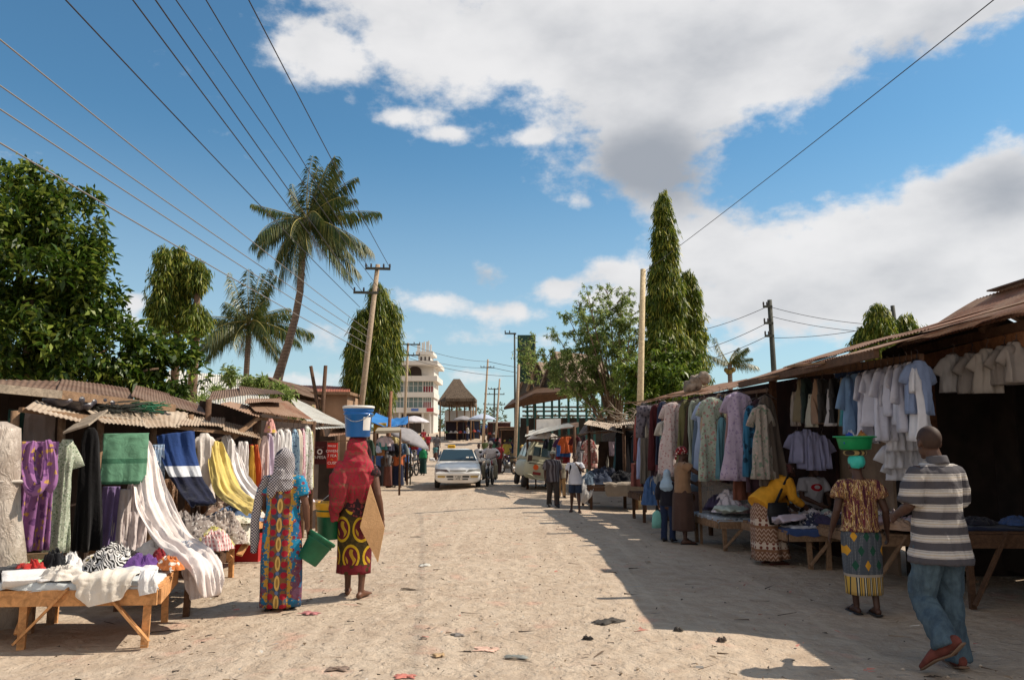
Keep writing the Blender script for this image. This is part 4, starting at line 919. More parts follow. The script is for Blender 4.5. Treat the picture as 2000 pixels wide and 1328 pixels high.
# net screen on the first right table
q0, q1 = G(1366, 1062), t4p(.02, .9, 0)
ns = empty('net_screen', q0, 'pale translucent net screen between two sticks by the first right table', 'screen')
NET = bpy.data.materials.new('pale_net'); NET.use_nodes = True; nt_ = NET.node_tree; bs = nt_.nodes['Principled BSDF']; bs.inputs['Base Color'].default_value = (.42, .38, .35, 1); bs.inputs['Roughness'].default_value = .6
tb = nt_.nodes.new('ShaderNodeBsdfTransparent'); mx_ = nt_.nodes.new('ShaderNodeMixShader'); mx_.inputs[0].default_value = .42
nt_.links.new(tb.outputs[0], mx_.inputs[1]); nt_.links.new(bs.outputs[0], mx_.inputs[2]); nt_.links.new(mx_.outputs[0], nt_.nodes['Material Output'].inputs['Surface'])
a_ = W(1366, 928, q0.y); b_ = W(1480, 945, q0.y - .6); b_.x = a_.x + .9
for qq in (a_, b_):
    part(MB().beam((qq.x, qq.y, gz(qq.x, qq.y) - .02), (qq.x, qq.y, qq.z + .02), .05, .04), 'stick', WOODO, ns)
vs_ = []; n_ = 16
for j in range(n_ + 1):
    for i in range(n_ + 1):
        u_, v_ = i / n_, j / n_; p_ = lerp(a_, b_, u_) - V((0, 0, .62 * v_ + .07 * math.sin(PI * u_) * (1 - v_))); p_.y += .05 * mn.noise(V((u_ * 3, v_ * 2, 4))) * (1 - abs(2 * u_ - 1)); vs_.append(p_)
mb = MB(); mb.add(vs_, [(j * (n_ + 1) + i, j * (n_ + 1) + i + 1, (j + 1) * (n_ + 1) + i + 1, (j + 1) * (n_ + 1) + i) for j in range(n_) for i in range(n_)]); part(mb, 'net', NET, ns, True)
# ---------------------------------------------------------------- vegetation
def leafmat(name, a, b, c, tr=.35, rough=.45):
    def f(t):
        r = t.rnd(); n = t.noise(t.coord(), 1.1, 3)
        col = t.ramp(r, [(0, lin(a)), (.55, lin(b)), (1, lin(c))])
        return t.mix(n.step(.35, .7) * .35, col, lin(b))
    return mat(name, f, rough, spec=.35, trans=tr)
LM_MANGO = leafmat('broad_leaf', (30, 48, 14), (66, 92, 26), (146, 156, 66), .33)
LM_ASH = leafmat('drooping_leaf', (40, 60, 18), (96, 116, 36), (184, 178, 80), .4)
LM_NEEM = leafmat('feathery_leaf', (86, 106, 48), (128, 148, 76), (180, 186, 122), .55)
LM_PALM = leafmat('palm_leaf', (34, 52, 26), (66, 84, 40), (124, 118, 62), .28, .4)
LM_DRY = leafmat('dry_palm_leaf', (120, 96, 50), (150, 126, 70), (176, 150, 90), .25)
BARK = wood('bark', (120, 98, 80), .6); BARKP = mat('palm_bark', lambda t: t.mix(((t.xyz()[2] * 7 + t.noise(sc=3, det=2) * 1.5).fract() > .72) * .6, lin(120, 104, 92), lin(78, 64, 56)), .9, lambda t: (t.xyz()[2] * 7 + t.noise(sc=3, det=2) * 1.5).fract(), bdist=.05)
def unit(v): return v / np.maximum(1e-9, np.linalg.norm(v, axis=-1, keepdims=True))
def leaves(cen, dirs, L, wd, rs, droop=.25):
    """pointed folded leaves: two quads sharing a midrib; returns (n*8,3) verts"""
    n = len(cen); dirs = unit(dirs); up = unit(rs.normal(size=(n, 3)) * .5 + np.array([0, 0, 1.])); side = unit(np.cross(dirs, up)); nn = np.cross(side, dirs)
    L = (L * (.7 + .6 * rs.rand(n)))[:, None]; w_ = (wd * (.7 + .6 * rs.rand(n)))[:, None]
    mid = cen + dirs * L * .5 - np.array([0, 0, 1.]) * L * droop * .3; tip = cen + dirs * L - np.array([0, 0, 1.]) * L * droop
    fold = nn * w_ * .22
    q = np.stack([cen, mid + side * w_ * .5 + fold, tip, mid - side * w_ * .5 + fold], 1)
    return q.reshape(-1, 3)
def crown_clumps(blobs, n, rs, inner=.55):
    """points and outward directions spread through a set of ellipsoids (x,y,z,rx,ry,rz)"""
    B = np.array(blobs, float); vol = B[:, 3] * B[:, 4] * B[:, 5]; vol = vol ** .75; k = rs.choice(len(B), n, p=vol / vol.sum())
    d = unit(rs.normal(size=(n, 3))); r = inner + (1 - inner) * rs.rand(n) ** .6
    wob = np.array([1 + .45 * mn.noise(V(p * 2.6 + i)) + .25 * mn.noise(V(p * 6 + i)) for p, i in zip(d, k)])
    c = B[k, :3] + d * B[k, 3:] * (r * wob)[:, None]; g = np.array([mn.noise(V(p * 1.5)) + .5 * mn.noise(V(p * 3.7)) for p in c]) > -.16; c, d = c[g], d[g]
    return c, d
def tree_obj(name, base, label, cat='tree', group=None): return empty(name, base, label, cat, group)
def trunkpart(root, path, rad, m=BARK, name='trunk', seg=10): return part(MB().sweep(path, rad, seg), name, m, root, True)
def crown(root, verts, m, k=4, name='crown'):
    v = np.asarray(verts).reshape(-1, 3) - np.array(root.location)
    return quads(v, name, m, root, None, k)
def rosettes(c, d, per, L, wd, rs, spread_=.9, droop=.3):
    n = len(c); cc = np.repeat(c, per, 0) + rs.normal(size=(n * per, 3)) * L * .25; dd = np.repeat(d, per, 0) * .6 + rs.normal(size=(n * per, 3)) * spread_
    return leaves(cc, dd, L, wd, rs, droop)
rs = np.random.RandomState(4)
def WB(px, py, d, r): p = W(px, py, d); return (p.x, p.y, p.z, r * d / F, r * d / F, r * d / F)
# big broad-leaved tree, upper left
D0 = 14.5
bl = [WB(*q) for q in ((20, 430, 14.2, 95), (120, 450, 14.6, 88), (-60, 480, 15, 130), (60, 560, 14, 125), (150, 570, 14.4, 80), (20, 680, 14, 130), (140, 690, 14.3, 105), (215, 680, 14.5, 75), (90, 640, 14.8, 110), (290, 700, 15, 62), (330, 735, 15.2, 60), (250, 735, 14.8, 60), (175, 395, 14.8, 38), (200, 480, 14.6, 36), (80, 370, 14.5, 46), (-130, 600, 15, 170), (360, 690, 15.3, 36), (30, 350, 14.5, 38))]
tb_ = onz(-9.2, 14.6); tr0 = tree_obj('broadleaf_tree', tb_, 'large dark green broad-leaved tree rising behind the nearest left shack')
trunkpart(tr0, [tb_ - V((0, 0, .1)), tb_ + V((.1, 0, 1.4)), tb_ + V((.3, .1, 2.6)), tb_ + V((.2, .1, 4.2))], [.24, .2, .17, .08])
for q in ((60, 560), (150, 500), (215, 680), (20, 430), (310, 720), (120, 640)):
    e = W(q[0], q[1], 14.6); trunkpart(tr0, [tb_ + V((.2, 0, 1.6)), lerp(tb_ + V((.2, 0, 2.2)), e, .5) + V((0, 0, .3)), e], [.11, .07, .02], name='limb', seg=7)
c, d = crown_clumps(bl, 8200, rs, .45)
crown(tr0, rosettes(c, d, 6, .17, .075, rs), LM_MANGO)
# drooping ashoka trees
def ashoka(base, cols, label, seed, n=2700, L=.21, wd=.045, dens=1.0):
    """cols: list of (x,y,ztop,zbot,rmax,shape)"""
    rs = np.random.RandomState(seed); root = tree_obj('ashoka_tree', base, label, 'tree', 'drooping ashoka trees'); V_ = []
    for (x, y, zt, zb, rm, sh) in cols:
        trunkpart(root, [V((x, y, gz(x, y) - .1)), V((x + .05, y, zb + (zt - zb) * .5)), V((x, y, zt - .3))], [.16, .09, .02], seg=8)
        nt_ = int(max(40, 46 * (zt - zb) * rm * dens)); tl = .42 + .22 * rm
        for i in range(nt_):
            u = rs.rand() ** .85; z = zt - (zt - zb - tl) * u; R_ = rm * min(1., (u + .012) ** sh) * (1 + .35 * mn.noise(V((x * 3, u * 6, seed)))) * (.45 + .62 * rs.rand()); th = rs.rand() * 2 * PI; k = int(n / 36 * (.6 + .8 * rs.rand()) * (.45 + .55 * min(1, R_ / .5)))
            q = rs.rand(k); ll = tl * (.6 + .7 * rs.rand()); oc, os_ = math.cos(th), math.sin(th); wd_ = (.05 + .13 * np.sin(PI * (.15 + .8 * q))) * (.5 + .5 * min(1, R_ / .4)); ar = R_ * .35 * np.sin(q * 1.6)
            c = np.stack([x + (R_ * .72 + ar) * oc + rs.normal(size=k) * wd_, y + (R_ * .72 + ar) * os_ + rs.normal(size=k) * wd_, z + .12 - ll * q], 1); V_.append(rosettes(c, np.tile([oc * .7, os_ * .7, -1.5], (k, 1)), 4, L, wd, rs, .4, .45))
    crown(root, np.concatenate(V_), LM_ASH)
    return root
def AB(px, py0, py1, rpx, d, sh): a = W(px, py0, d); b = W(px, py1, d); return (a.x, d, a.z, b.z, rpx * .74 * d / F, sh * 1.25)
ashoka(onz(W(1290, 500, 30).x, 30), [AB(1294, 374, 760, 50, 30, .66), AB(1347, 528, 740, 27, 30.5, .42), AB(1352, 640, 790, 30, 30, .4), AB(1300, 620, 800, 46, 29.6, .3)], 'tall pointed ashoka tree with a lower shoulder rising behind the right stalls', 2)
ashoka(onz(W(730, 600, 38).x, 38), [AB(740, 554, 800, 34, 38, .4), AB(706, 602, 800, 24, 37.6, .45), AB(764, 590, 760, 19, 38.2, .35), AB(692, 655, 790, 15, 37.8, .5)], 'rounded ashoka tree standing behind the leaning utility pole', 3, L=.34)
ashoka(onz(W(335, 600, 22).x, 22), [AB(325, 484, 660, 21, 22, .25), AB(354, 480, 620, 16, 22.3, .25), AB(386, 510, 580, 15, 22.2, .3), AB(384, 600, 660, 24, 22.2, .3)], 'slim ragged ashoka tree between the broad-leaved tree and the palms', 5, L=.15, wd=.034, dens=2.4)
ashoka(onz(W(1715, 640, 26).x, 26), [AB(1712, 598, 690, 34, 26, .5), AB(1768, 615, 690, 22, 26.4, .5), AB(1690, 640, 700, 24, 26, .5)], 'small pointed ashoka tree peeking above the nearest right roof', 6)
# palms
def frond(org, az, elv, L, bend, rs, width=.45, wind=V((.35, .0, -.1)), nl=72, twist=.0):
    pts = []; p = V(org); dirv = V((math.cos(az) * math.cos(elv), math.sin(az) * math.cos(elv), math.sin(elv))); n = 14
    for i in range(n + 1):
        pts.append(p.copy()); p = p + dirv * L / n; dirv = (dirv + V((wind.x, wind.y, wind.z - bend)) * (1.1 / n) * (.4 + i / n)).normalized()
    vs = []
    for i in range(nl):
        u = .10 + .9 * i / nl; f = u * n; j = min(int(f), n - 1); q = lerp(pts[j], pts[j + 1], f - j); t = (pts[j + 1] - pts[j]).normalized()
        s_ = t.cross(Z); s_ = s_.normalized() if s_.length > 1e-3 else X
        ll = 1.75 * width * (math.sin(PI * (.12 + .8 * u)) ** .7) * (.65 + .5 * rs.rand()) * L / 2.6
        for sg in (-1, 1):
            dv = (s_ * sg * .75 + t * .55 + V((0, 0, -.45 - .8 * rs.rand())) + wind * .5).normalized()
            e = q + dv * ll + V((0, 0, -.45 * ll)); m_ = q + dv * ll * .5; w2 = t * (.02 * L / 2.6)
            vs += [q - w2, m_ - w2 * 1.2, e, m_ + w2 * 1.2]
    return pts, [tuple(v) for v in vs]
def palm(base, path, rad, fr, label, seed, wind, L, skirt=10):
    rs_ = random.Random(seed); root = tree_obj('coconut_palm', base, label, 'palm tree', 'coconut palms'); trunkpart(root, path, rad, BARKP, 'trunk', 12)
    top = V(path[-1]); A = []; B = []; mb = MB()
    for (az, el, k, bend, w_) in fr:
        pts, vs = frond(top, az, el, L * k * (1.2 if el < .3 or el > .9 else .92), bend, rs_r, w_, wind); A += vs; mb.sweep(pts, [lerp(.035, .008, i / 14) * L / 2.6 for i in range(15)], 5)
    for i in range(skirt):
        pts, vs = frond(top - V((0, 0, .15)), rs_.uniform(0, 6.3), rs_.uniform(-1.2, -.7), L * rs_.uniform(.45, .75), .6, rs_r, .3, V((.1, 0, -.3)), 26); B += vs
    part(mb, 'midribs', mat('frond_rib', lin(150, 140, 80), .6), root, True)
    crown(root, np.array(A), LM_PALM, name='fronds'); 
    if B: crown(root, np.array(B), LM_DRY, name='dry_fronds')
    nb = MB()
    for i in range(7):
        a = i * .9; nb.ell(top + V((.2 * math.cos(a), .2 * math.sin(a), -.28 - .06 * (i % 3))), (.11, .11, .13), seg=10, rings=6)
    part(nb, 'coconuts', mat('coconut_husk', lin(120, 100, 44), .6), root, True)
    return root
rs_r = np.random.RandomState(9)
D1 = 32.0
pth = [W(540, 748, D1), W(548, 720, D1), W(563, 672, D1), W(577, 620, D1), W(586, 570, D1), W(589, 520, D1), W(594, 450, D1), W(600, 428, D1)]
b_ = onz(pth[0].x - .4, D1); pth = [b_ - V((0, 0, .2)), lerp(b_, pth[0], .6)] + pth
FR = [(.2, .95, .95, .3, .4), (.9, 1.15, 1.0, .15, .45), (1.8, 1.2, 1.0, .1, .45), (-.8, 1.1, 1.0, .2, .45), (-.2, 1.3, 1.0, .05, .5), (2.6, .9, .95, -.1, .34), (3.3, .25, .80, .1, .3), (2.9, .95, .55, .1, .3), (.1, .28, 1.05, .35, .34), (.0, .62, 1.0, .45, .4), (-.5, .6, .95, .6, .42), (.5, .45, 1.0, .8, .42),
      (-1.2, .1, .9, 1.0, .4), (-1.7, -.2, .95, 1.2, .45), (-2.3, -.1, .95, 1.1, .42), (3.4, -.3, .9, 1.2, .4), (2.6, -.3, .9, 1.2, .4), (-.6, -.2, 1.0, 1.0, .42), (.3, -.25, .95, .9, .4), (1.2, -.1, .9, 1.0, .4), (-1.4, -.7, .85, .7, .4), (.0, -.55, .9, .8, .4), (3.0, -.7, .85, .8, .4), (-2.6, -.8, .8, .5, .38), (-1.5, 1.2, .9, .1, .4), (-.2, -.9, 1.1, .4, .42), (3.1, -1.0, 1.05, .4, .42), (-1.9, -1.0, 1.0, .4, .42), (.4, -.1, 1.05, 1.0, .44), (2.2, -.9, 1.0, .4, .4), (2.9, .0, 1.0, .9, .42), (.1, -.75, 1.1, .5, .42)]
palm(b_, pth, [.27, .23, .22, .19, .17, .155, .15, .145, .14, .14], FR, 'tall coconut palm with a curved trunk and wind-blown fronds', 1, V((.36, 0, -.05)), 2.5, 16)
D2 = 44.0
top2 = W(487, 628, D2); b2 = onz(top2.x - .3, D2)
FR2 = [(a, e, k, b, .42) for a, e, k, b in [(.4, 1.2, .85, .1), (1.6, 1.25, .9, .1), (2.9, 1.1, .9, .2), (-.6, 1.2, .9, .1), (-1.5, 1.15, .85, .2), (3.2, .2, .95, .4), (2.9, -.1, 1.0, .8), (2.6, .5, .9, .5), (0, .35, .95, .5), (.2, .05, 1.0, .6), (-.3, -.1, 1.0, .9), (.6, .6, .9, .5), (-1.0, .0, .9, .9), (-1.6, -.3, .9, 1.0), (-2.2, -.1, .9, 1.0), (3.3, -.5, .9, .9), (-.5, -.6, .9, .8), (1.2, -.2, .9, .9), (2.0, -.2, .9, .9), (-2.7, -.4, .95, .8), (-1.9, .5, .9, .6), (-.9, .6, .9, .6)]]
palm(b2, [b2 - V((0, 0, .2)), lerp(b2, top2, .5) + V((.1, 0, 0)), top2], [.2, .17, .15], FR2, 'shorter coconut palm left of the tall curved one', 2, V((.18, 0, -.05)), 3.1, 6)
D3 = 40.0; top3 = W(1425, 712, D3); b3 = onz(top3.x, D3)
palm(b3, [b3, top3], [.14, .12], [(a, e, .6, b, .4) for a, e, b in ((.1, .5, .5), (.0, .9, .4), (3.1, .5, .4), (2.6, 1.0, .2), (-.8, .9, .4), (-1.6, .8, .5), (1.2, .8, .4), (.3, .2, .7))], 'low young palm top showing above the dress stall roof', 3, V((.5, 0, -.05)), 2.4, 0)
# feathery tree in the middle right: many stems, sparse light crown
def branch_tree(base, label, seed, tips, d, lm, L, wd, nper, name='feathery_tree', stem_r=.16, fork=.28):
    rr = random.Random(seed); rs = np.random.RandomState(seed); root = tree_obj(name, base, label); C = []; mb = MB()
    for (px, py) in tips:
        e = W(px, py, d + rr.uniform(-1.6, 1.6)); s0 = base + V((rr.uniform(-.12, .12), 0, 0)); f = base + V((0, 0, (e.z - base.z) * fork))
        m1 = lerp(f, e, .45) + V((rr.uniform(-.2, .2), rr.uniform(-.3, .3), .25)); pts = [s0 - V((0, 0, .1)), lerp(s0, f, .7), m1, e]
        mb.sweep(pts, [stem_r * .8, stem_r * .62, stem_r * .33, .012], 7)
        for k in range(9):
            u = rr.uniform(.1, 1); q = lerp(m1, e, u); e2 = q + V((rr.uniform(-1, 1), rr.uniform(-1, 1), rr.uniform(-.2, .8))) * (.3 * d / 30 + .25)
            mb.sweep([q, lerp(q, e2, .5) + V((0, 0, .05)), e2], [.022, .014, .005], 5)
            for j in range(5):
                u2 = rr.uniform(.35, 1.05); c_ = lerp(q, e2, u2); C.append(c_ + V((rr.gauss(0, .12), rr.gauss(0, .12), rr.gauss(0, .1))))
        for j in range(13): C.append(lerp(m1, e, rr.uniform(.5, 1.05)) + V((rr.gauss(0, .15), rr.gauss(0, .15), rr.gauss(0, .12))))
    part(mb, 'limbs', BARK, root, True)
    C = np.array([tuple(c) for c in C]); dd = unit(rs.normal(size=C.shape) + np.array([0, 0, .2]))
    crown(root, rosettes(C, dd, nper, L, wd, rs, .9, .3), lm)
    return root
tips = [(1062, 690), (1085, 650), (1075, 720), (1110, 620), (1100, 690), (1130, 590), (1145, 560), (1140, 640), (1150, 690), (1175, 600), (1185, 565), (1180, 650), (1205, 590), (1215, 570), (1210, 640), (1235, 600), (1240, 650), (1165, 720), (1190, 700), (1220, 700), (1125, 740), (1245, 720), (1255, 620), (1155, 615), (1120, 660), (1090, 745), (1200, 740)]
branch_tree(onz(W(1207, 800, 33).x, 33), 'light feathery tree with many bare stems in front of the market hall', 12, tips, 33, LM_NEEM, .14, .042, 21, stem_r=.10)
tips = [(1270, 700), (1300, 680), (1330, 700), (1285, 740), (1315, 740), (1345, 740), (1255, 760), (1360, 710), (1240, 720), (1300, 770), (1335, 775), (1265, 790), (1225, 760), (1240, 800), (1290, 800)]
branch_tree(onz(W(1295, 800, 27).x, 27), 'dense green bush tree at the foot of the tall ashoka tree', 13, tips, 27, leafmat('bush_leaf', (48, 70, 20), (88, 112, 34), (136, 150, 60), .35), .2, .075, 22, 'bush_tree', .12, .2)
# green weeds growing on and behind the left roofs
def weed(px, py0, py1, d, n, label, seed):
    rr = random.Random(seed); rs = np.random.RandomState(seed); b = W(px, py1, d); root = empty('roof_weed', b, label, 'plant', 'weeds on the left roofs'); mb = MB(); C = []
    for i in range(n):
        e = W(px + rr.uniform(-16, 16), py0 + rr.uniform(0, 20), d + rr.uniform(-.3, .3)); mb.sweep([b, lerp(b, e, .5) + V((rr.uniform(-.06, .06), 0, .05)), e], [.012, .009, .004], 5)
        for j in range(14): C.append(lerp(b, e, rr.uniform(.35, 1.02)) + V((rr.gauss(0, .03), rr.gauss(0, .03), 0)))
    part(mb, 'stem', mat('green_stem', lin(90, 104, 50), .7), root, True); C = np.array([tuple(c) for c in C])
    crown(root, rosettes(C, np.tile([0, 0, .6], (len(C), 1)), 4, .14 * d / 16, .035 * d / 16, rs, .8, .25), LM_NEEM, name='leaves')
for i, (px, a, b, d_, n) in enumerate(((452, 715, 760, 18, 6), (485, 735, 760, 18, 5), (505, 735, 762, 18, 6), (425, 752, 775, 17, 4), (540, 740, 775, 18, 6), (560, 755, 790, 18, 5), (580, 790, 805, 19, 3), (607, 800, 812, 20, 3), (395, 770, 800, 15, 5))):
    weed(px, a, b, d_, n, 'leafy green weed on the left roofs, %s from the left' % ORD[(1, 2, 3, 4, 5, 6, 7, 8, 0)[i] if i < 9 and False else sorted(range(9), key=lambda k: (452, 485, 505, 425, 540, 560, 580, 607, 395)[k]).index(i)], 60 + i)
# ---------------------------------------------------------------- poles and wires
POLEW = wood('pole_wood', (170, 150, 128), .3); POLED = mat('dark_pole', lambda t: vary(t, lin(70, 72, 66), .3, 4), .8); INSUL = mat('insulator', lin(60, 52, 50), .3)
def pole(px0, py0, px1, py1, d, r, label, m=POLEW, cross=(), name='utility_pole'):
    a = W(px0, py0, d); b = W(px1, py1, d); t = (a - b).normalized(); zz = gz(b.x, d); base = b - t * ((b.z - zz) / t.z + .0)
    root = empty(name, base, label, 'pole'); part(MB().sweep([base - t * .2, lerp(base, a, .5), a], [r * 1.1, r, r * .82], 12), 'shaft', m, root, True)
    for (py, l0, l1) in cross:
        q = b + t * ((W(px0, py, d).z - b.z) / t.z); u = V((1, .12, 0)).normalized()
        part(MB().beam(q - u * l0 - V((0, r, 0)), q + u * l1 - V((0, r, 0)), .07, .09), 'crossarm', POLED, root)
        for k in (-l0 * .95, -l0 * .5, l1 * .5, l1 * .95):
            if abs(k) > .1: part(MB().lathe([(.012, 0), (.03, .02), (.04, .06), (.025, .09), (.04, .11), (.02, .15)], 10, q + u * k - V((0, r, -.04))), 'insulator', INSUL, root, True)
    return root, a
LPOLE, ltop = pole(738, 517, 706, 790, 28, .105, 'leaning grey utility pole with two crossarms beside the rounded ashoka tree', cross=((526, .42, .5), (573, .75, .15)))
RPOLE, rtop = pole(1256, 526, 1250, 800, 20, .085, 'pale straight wooden pole at the corner of the dress stall', wood('pale_pole', (206, 186, 150), .1))
pole(797, 670, 790, 830, 55, .10, 'thin wooden pole standing before the white building', cross=((673, .6, .9), (694, .6, .9)))
pole(764, 764, 760, 842, 30, .07, 'short brown pole by the blue tarpaulin', wood('brown_pole', (146, 104, 80), .3))
pole(953, 702, 947, 800, 78, .11, 'distant pole right of the thatched hut, taller of two', cross=((718, .7, .7),))
pole(976, 740, 972, 800, 80, .1, 'distant slim pole right of the taller far pole')
pole(966, 758, 965, 810, 84, .1, 'distant pole with many short crossarms', POLED, ((760, .7, .7), (770, 1.1, 1.1), (790, 1.2, 1.2)))
pole(1005, 650, 1006, 800, 46, .06, 'tall thin mast beside the green billboard', POLED, ((652, .6, .1),))
pole(1013, 712, 1008, 840, 40, .09, 'weathered pole left of the market hall')
pole(1503, 586, 1510, 700, 30, .11, 'dark utility pole with side insulators above the right roofs', POLED, ((600, .32, .05), (632, .32, .05), (657, .32, .05)))
pole(1743, 597, 1752, 665, 27, .085, 'plain dark pole poking up between the small ashoka crowns', POLED)
pole(607, 715, 622, 800, 20, .055, 'slanting bare post behind the left stall roofs', WOODD, name='bare_post'); pole(636, 714, 630, 800, 20, .06, 'upright bare post beside the slanting one', WOODD, name='bare_post')
WIREM = mat('wire', lin(52, 50, 54), .5); WIREG = mat('wire_grey', lin(128, 122, 118), .5)
def wire(end, px, py, r, m, label, group, dz=.25, ext=9, sag=.12):
    end = V(end); f = lambda d: W(px, py, d).z - (end.z + dz); lo, hi = 1.0, 40.0
    for _ in range(40):
        mid = (lo + hi) / 2
        if f(mid) < 0: lo = mid
        else: hi = mid
    p = W(px, py, hi); dv = (p - end); far = p + dv.normalized() * ext; P = [end, p, far]; Q = []
    for i in range(25):
        u = i / 24; q = lerp(end, far, u); q.z -= 4 * sag * u * (1 - u) - 4 * sag * (dv.length / (far - end).length) * (1 - dv.length / (far - end).length) * u; Q.append(q)
    ob = MB().sweep([q - end for q in Q], r, 6).build('overhead_wire', m, smooth=True); ob.location = end
    tag(ob, label, 'wire', group)
WG = 'wires running from the leaning pole over the left stalls'
for i, (ex, ey, px, py, r, m) in enumerate(((762, 524, 488, 0, .011, WIREM), (720, 523, 405, 0, .011, WIREM), (746, 571, 347, 0, .009, WIREM), (708, 571, 307, 0, .011, WIREM), (694, 571, 263, 0, .011, WIREM), (703, 600, 133, 0, .010, WIREM),
        (722, 648, 0, 72, .009, WIREG), (721, 660, 0, 162, .009, WIREG), (720, 674, 0, 208, .009, WIREG), (719, 690, 0, 274, .010, WIREG))):
    wire(W(ex, ey, 27.9), px, py, r, m, '%s overhead wire, %s counting from the top of the leaning pole' % ('dark' if i < 6 else 'pale grey', ORD[i]), WG)
wire(rtop - V((0, 0, .1)), 1930, 0, .006, WIREM, 'single dark overhead wire slanting up to the upper right corner', None, .1)
def span(a, b, r, m, label, sag=.3, group=None):
    a, b = V(a), V(b); Q = [lerp(a, b, i / 12) - V((0, 0, 4 * sag * (i / 12) * (1 - i / 12))) - a for i in range(13)]; ob = MB().sweep(Q, r, 5).build('overhead_wire', m, smooth=True); ob.location = a; tag(ob, label, 'wire', group)
SG = 'wires of the dark pole above the right roofs'
for i, (a, b) in enumerate((((1496, 600), (1355, 648)), ((1496, 632), (1350, 690)), ((1497, 657), (1350, 712)))): span(W(*a, 30), W(*b, 34), .012, WIREM, 'wire from the dark right pole down to the left, %s from the top' % ORD[i], .1, SG)
for i, (a, b) in enumerate((((1506, 600), (1746, 636)), ((1506, 618), (1746, 650)), ((1510, 660), (1760, 628)))): span(W(*a, 30), W(*b, 27), .011, WIREM, 'wire from the dark right pole to the plain pole, %s from the top' % ORD[i], .15, SG)
CG = 'far wires crossing the street'
for i, (a, b) in enumerate((((800, 673), (953, 706)), ((800, 694), (953, 718)), ((953, 706), (1240, 740)), ((953, 716), (1240, 752)), ((800, 700), (1005, 735)))):
    span(W(*a, 55), W(*b, 78 if i < 2 else 60), .018, WIREM, ('wire from the white building pole to the far pole, upper', 'wire from the white building pole to the far pole, lower', 'far wire crossing right behind the billboard, upper', 'far wire crossing right behind the billboard, lower', 'low far wire sagging in front of the thatched hut')[i], .3, CG)
# ---------------------------------------------------------------- second left stall and what hangs there
s4 = empty('market_stall', onz(-4.1, 14), 'second left stall with a row of white gowns under brown iron sheets', 'stall')
mb = MB(); mb.corr(LP(405, 781, .6), LP(478, 772, .6), LP(470, 756, 1.8), LP(415, 765, 1.8), 9, .007, seed=51); mb.corr(LP(470, 772, .6), LP(556, 769, .6), LP(540, 762, 1.8), LP(466, 755, 1.8), 9, .007, seed=52); part(mb, 'upper_roof', SHEET_B, s4)
mb = MB(); mb.corr(LP(428, 789, -.2), LP(506, 814, -.3), LP(520, 800, .5), LP(450, 784, .5), 9, .007, seed=53, jag=.05); mb.corr(LP(500, 803, -.3), LP(612, 819, -.5), LP(562, 784, .7), LP(478, 783, .6), 9, .007, seed=54, jag=.04); mb.corr(LP(478, 787, -.1), LP(555, 785, .1), LP(548, 776, .7), LP(482, 779, .6), 9, .005, seed=55)
part(mb, 'awning', SHEET_R, s4)
for px, py, of in ((408, 780, .3), (500, 808, .2), (612, 822, .0), (545, 775, 1.6)):
    q = LP(px, py, of); part(MB().sweep([(q.x, q.y, gz(q.x, q.y) - .1), q], .045, 8), 'post', WOODD, s4, True)
part(MB().beam(LP(500, 817, .1), LP(616, 826, .0), .04, .05), 'hanging_rail', WOODO, s4)
part(MB().beam(LP(455, 855, .1), LP(505, 815, .0), .04, .07), 'brace', WOODO, s4)
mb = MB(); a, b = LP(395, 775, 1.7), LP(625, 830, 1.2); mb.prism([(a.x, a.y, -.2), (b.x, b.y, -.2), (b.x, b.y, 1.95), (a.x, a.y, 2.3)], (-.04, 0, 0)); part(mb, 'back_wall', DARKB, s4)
H5 = 'gowns hung along the second left stall'
for i, (px, y0, y1, wd, c, pt, lab) in enumerate(((516, 850, 960, 18, (222, 196, 190), None, 'pinkish white gown at the left end of the second stall row'), (527, 846, 960, 20, (196, 176, 200), None, 'lilac gown with a pink top in the second stall row'), (538, 842, 950, 20, (228, 222, 220), None, 'white gown right of the lilac one'), (549, 838, 950, 22, (230, 226, 224), None, 'white gown, second right of the lilac one'),
    (561, 838, 960, 26, (228, 224, 222), None, 'broad white gown in the middle of the second stall row'), (573, 838, 945, 18, (150, 186, 210), ((60, 90, 140),), 'pale blue printed gown right of the broad white gown'), (582, 838, 955, 20, (226, 208, 188), None, 'cream gown right of the pale blue printed one'), (590, 836, 955, 16, (220, 160, 176), ((235, 220, 220),), 'pink printed gown right of the cream one'), (598, 832, 955, 20, (222, 222, 214), ((150, 170, 130),), 'white gown with green print near the right end'), (607, 842, 952, 14, (216, 206, 150), None, 'pale yellow gown at the right end of the second stall row'))):
    d = LD(px) - .1; top = W(px, y0, d); garment('slip', top, wd * d / F * 1.5, top.z - W(px, y1, d).z, CL(c, 'floral', pt, 22) if pt else CL(c), .7, lab, H5, 'dress', 200 + i, string=.16)
ob = heap('cloth_bundle', W(527, 845, LD(527) - .25), .10, .10, .22, CL((214, 150, 140), 'floral', ((220, 180, 70),), 10), 'pink and yellow knotted bundle hung above the lilac gown', 'bundle', None, 91)
t8, t8p = table(onz(-3.75, 14.2), (-1, .1, 0), (0, 1, 0), 1.0, 1.2, .6, WOODO, 'table with white cloths between the two women and the red signs', RT, braces=False)
for i in range(5): heap('folded_cloth', t8p(.15 + .17 * i, .25 + .1 * (i % 3), .03 + .02 * i), .22, .16, .12, CL(((214, 206, 220), (196, 186, 210), (226, 222, 226), (150, 140, 190), (206, 210, 220))[i]), '%s folded cloth on the table beside the red signs' % ('pale lilac', 'lilac grey', 'bright white', 'lavender', 'bluish white')[i], 'cloth', 'cloths on the table beside the red signs', 210 + i)
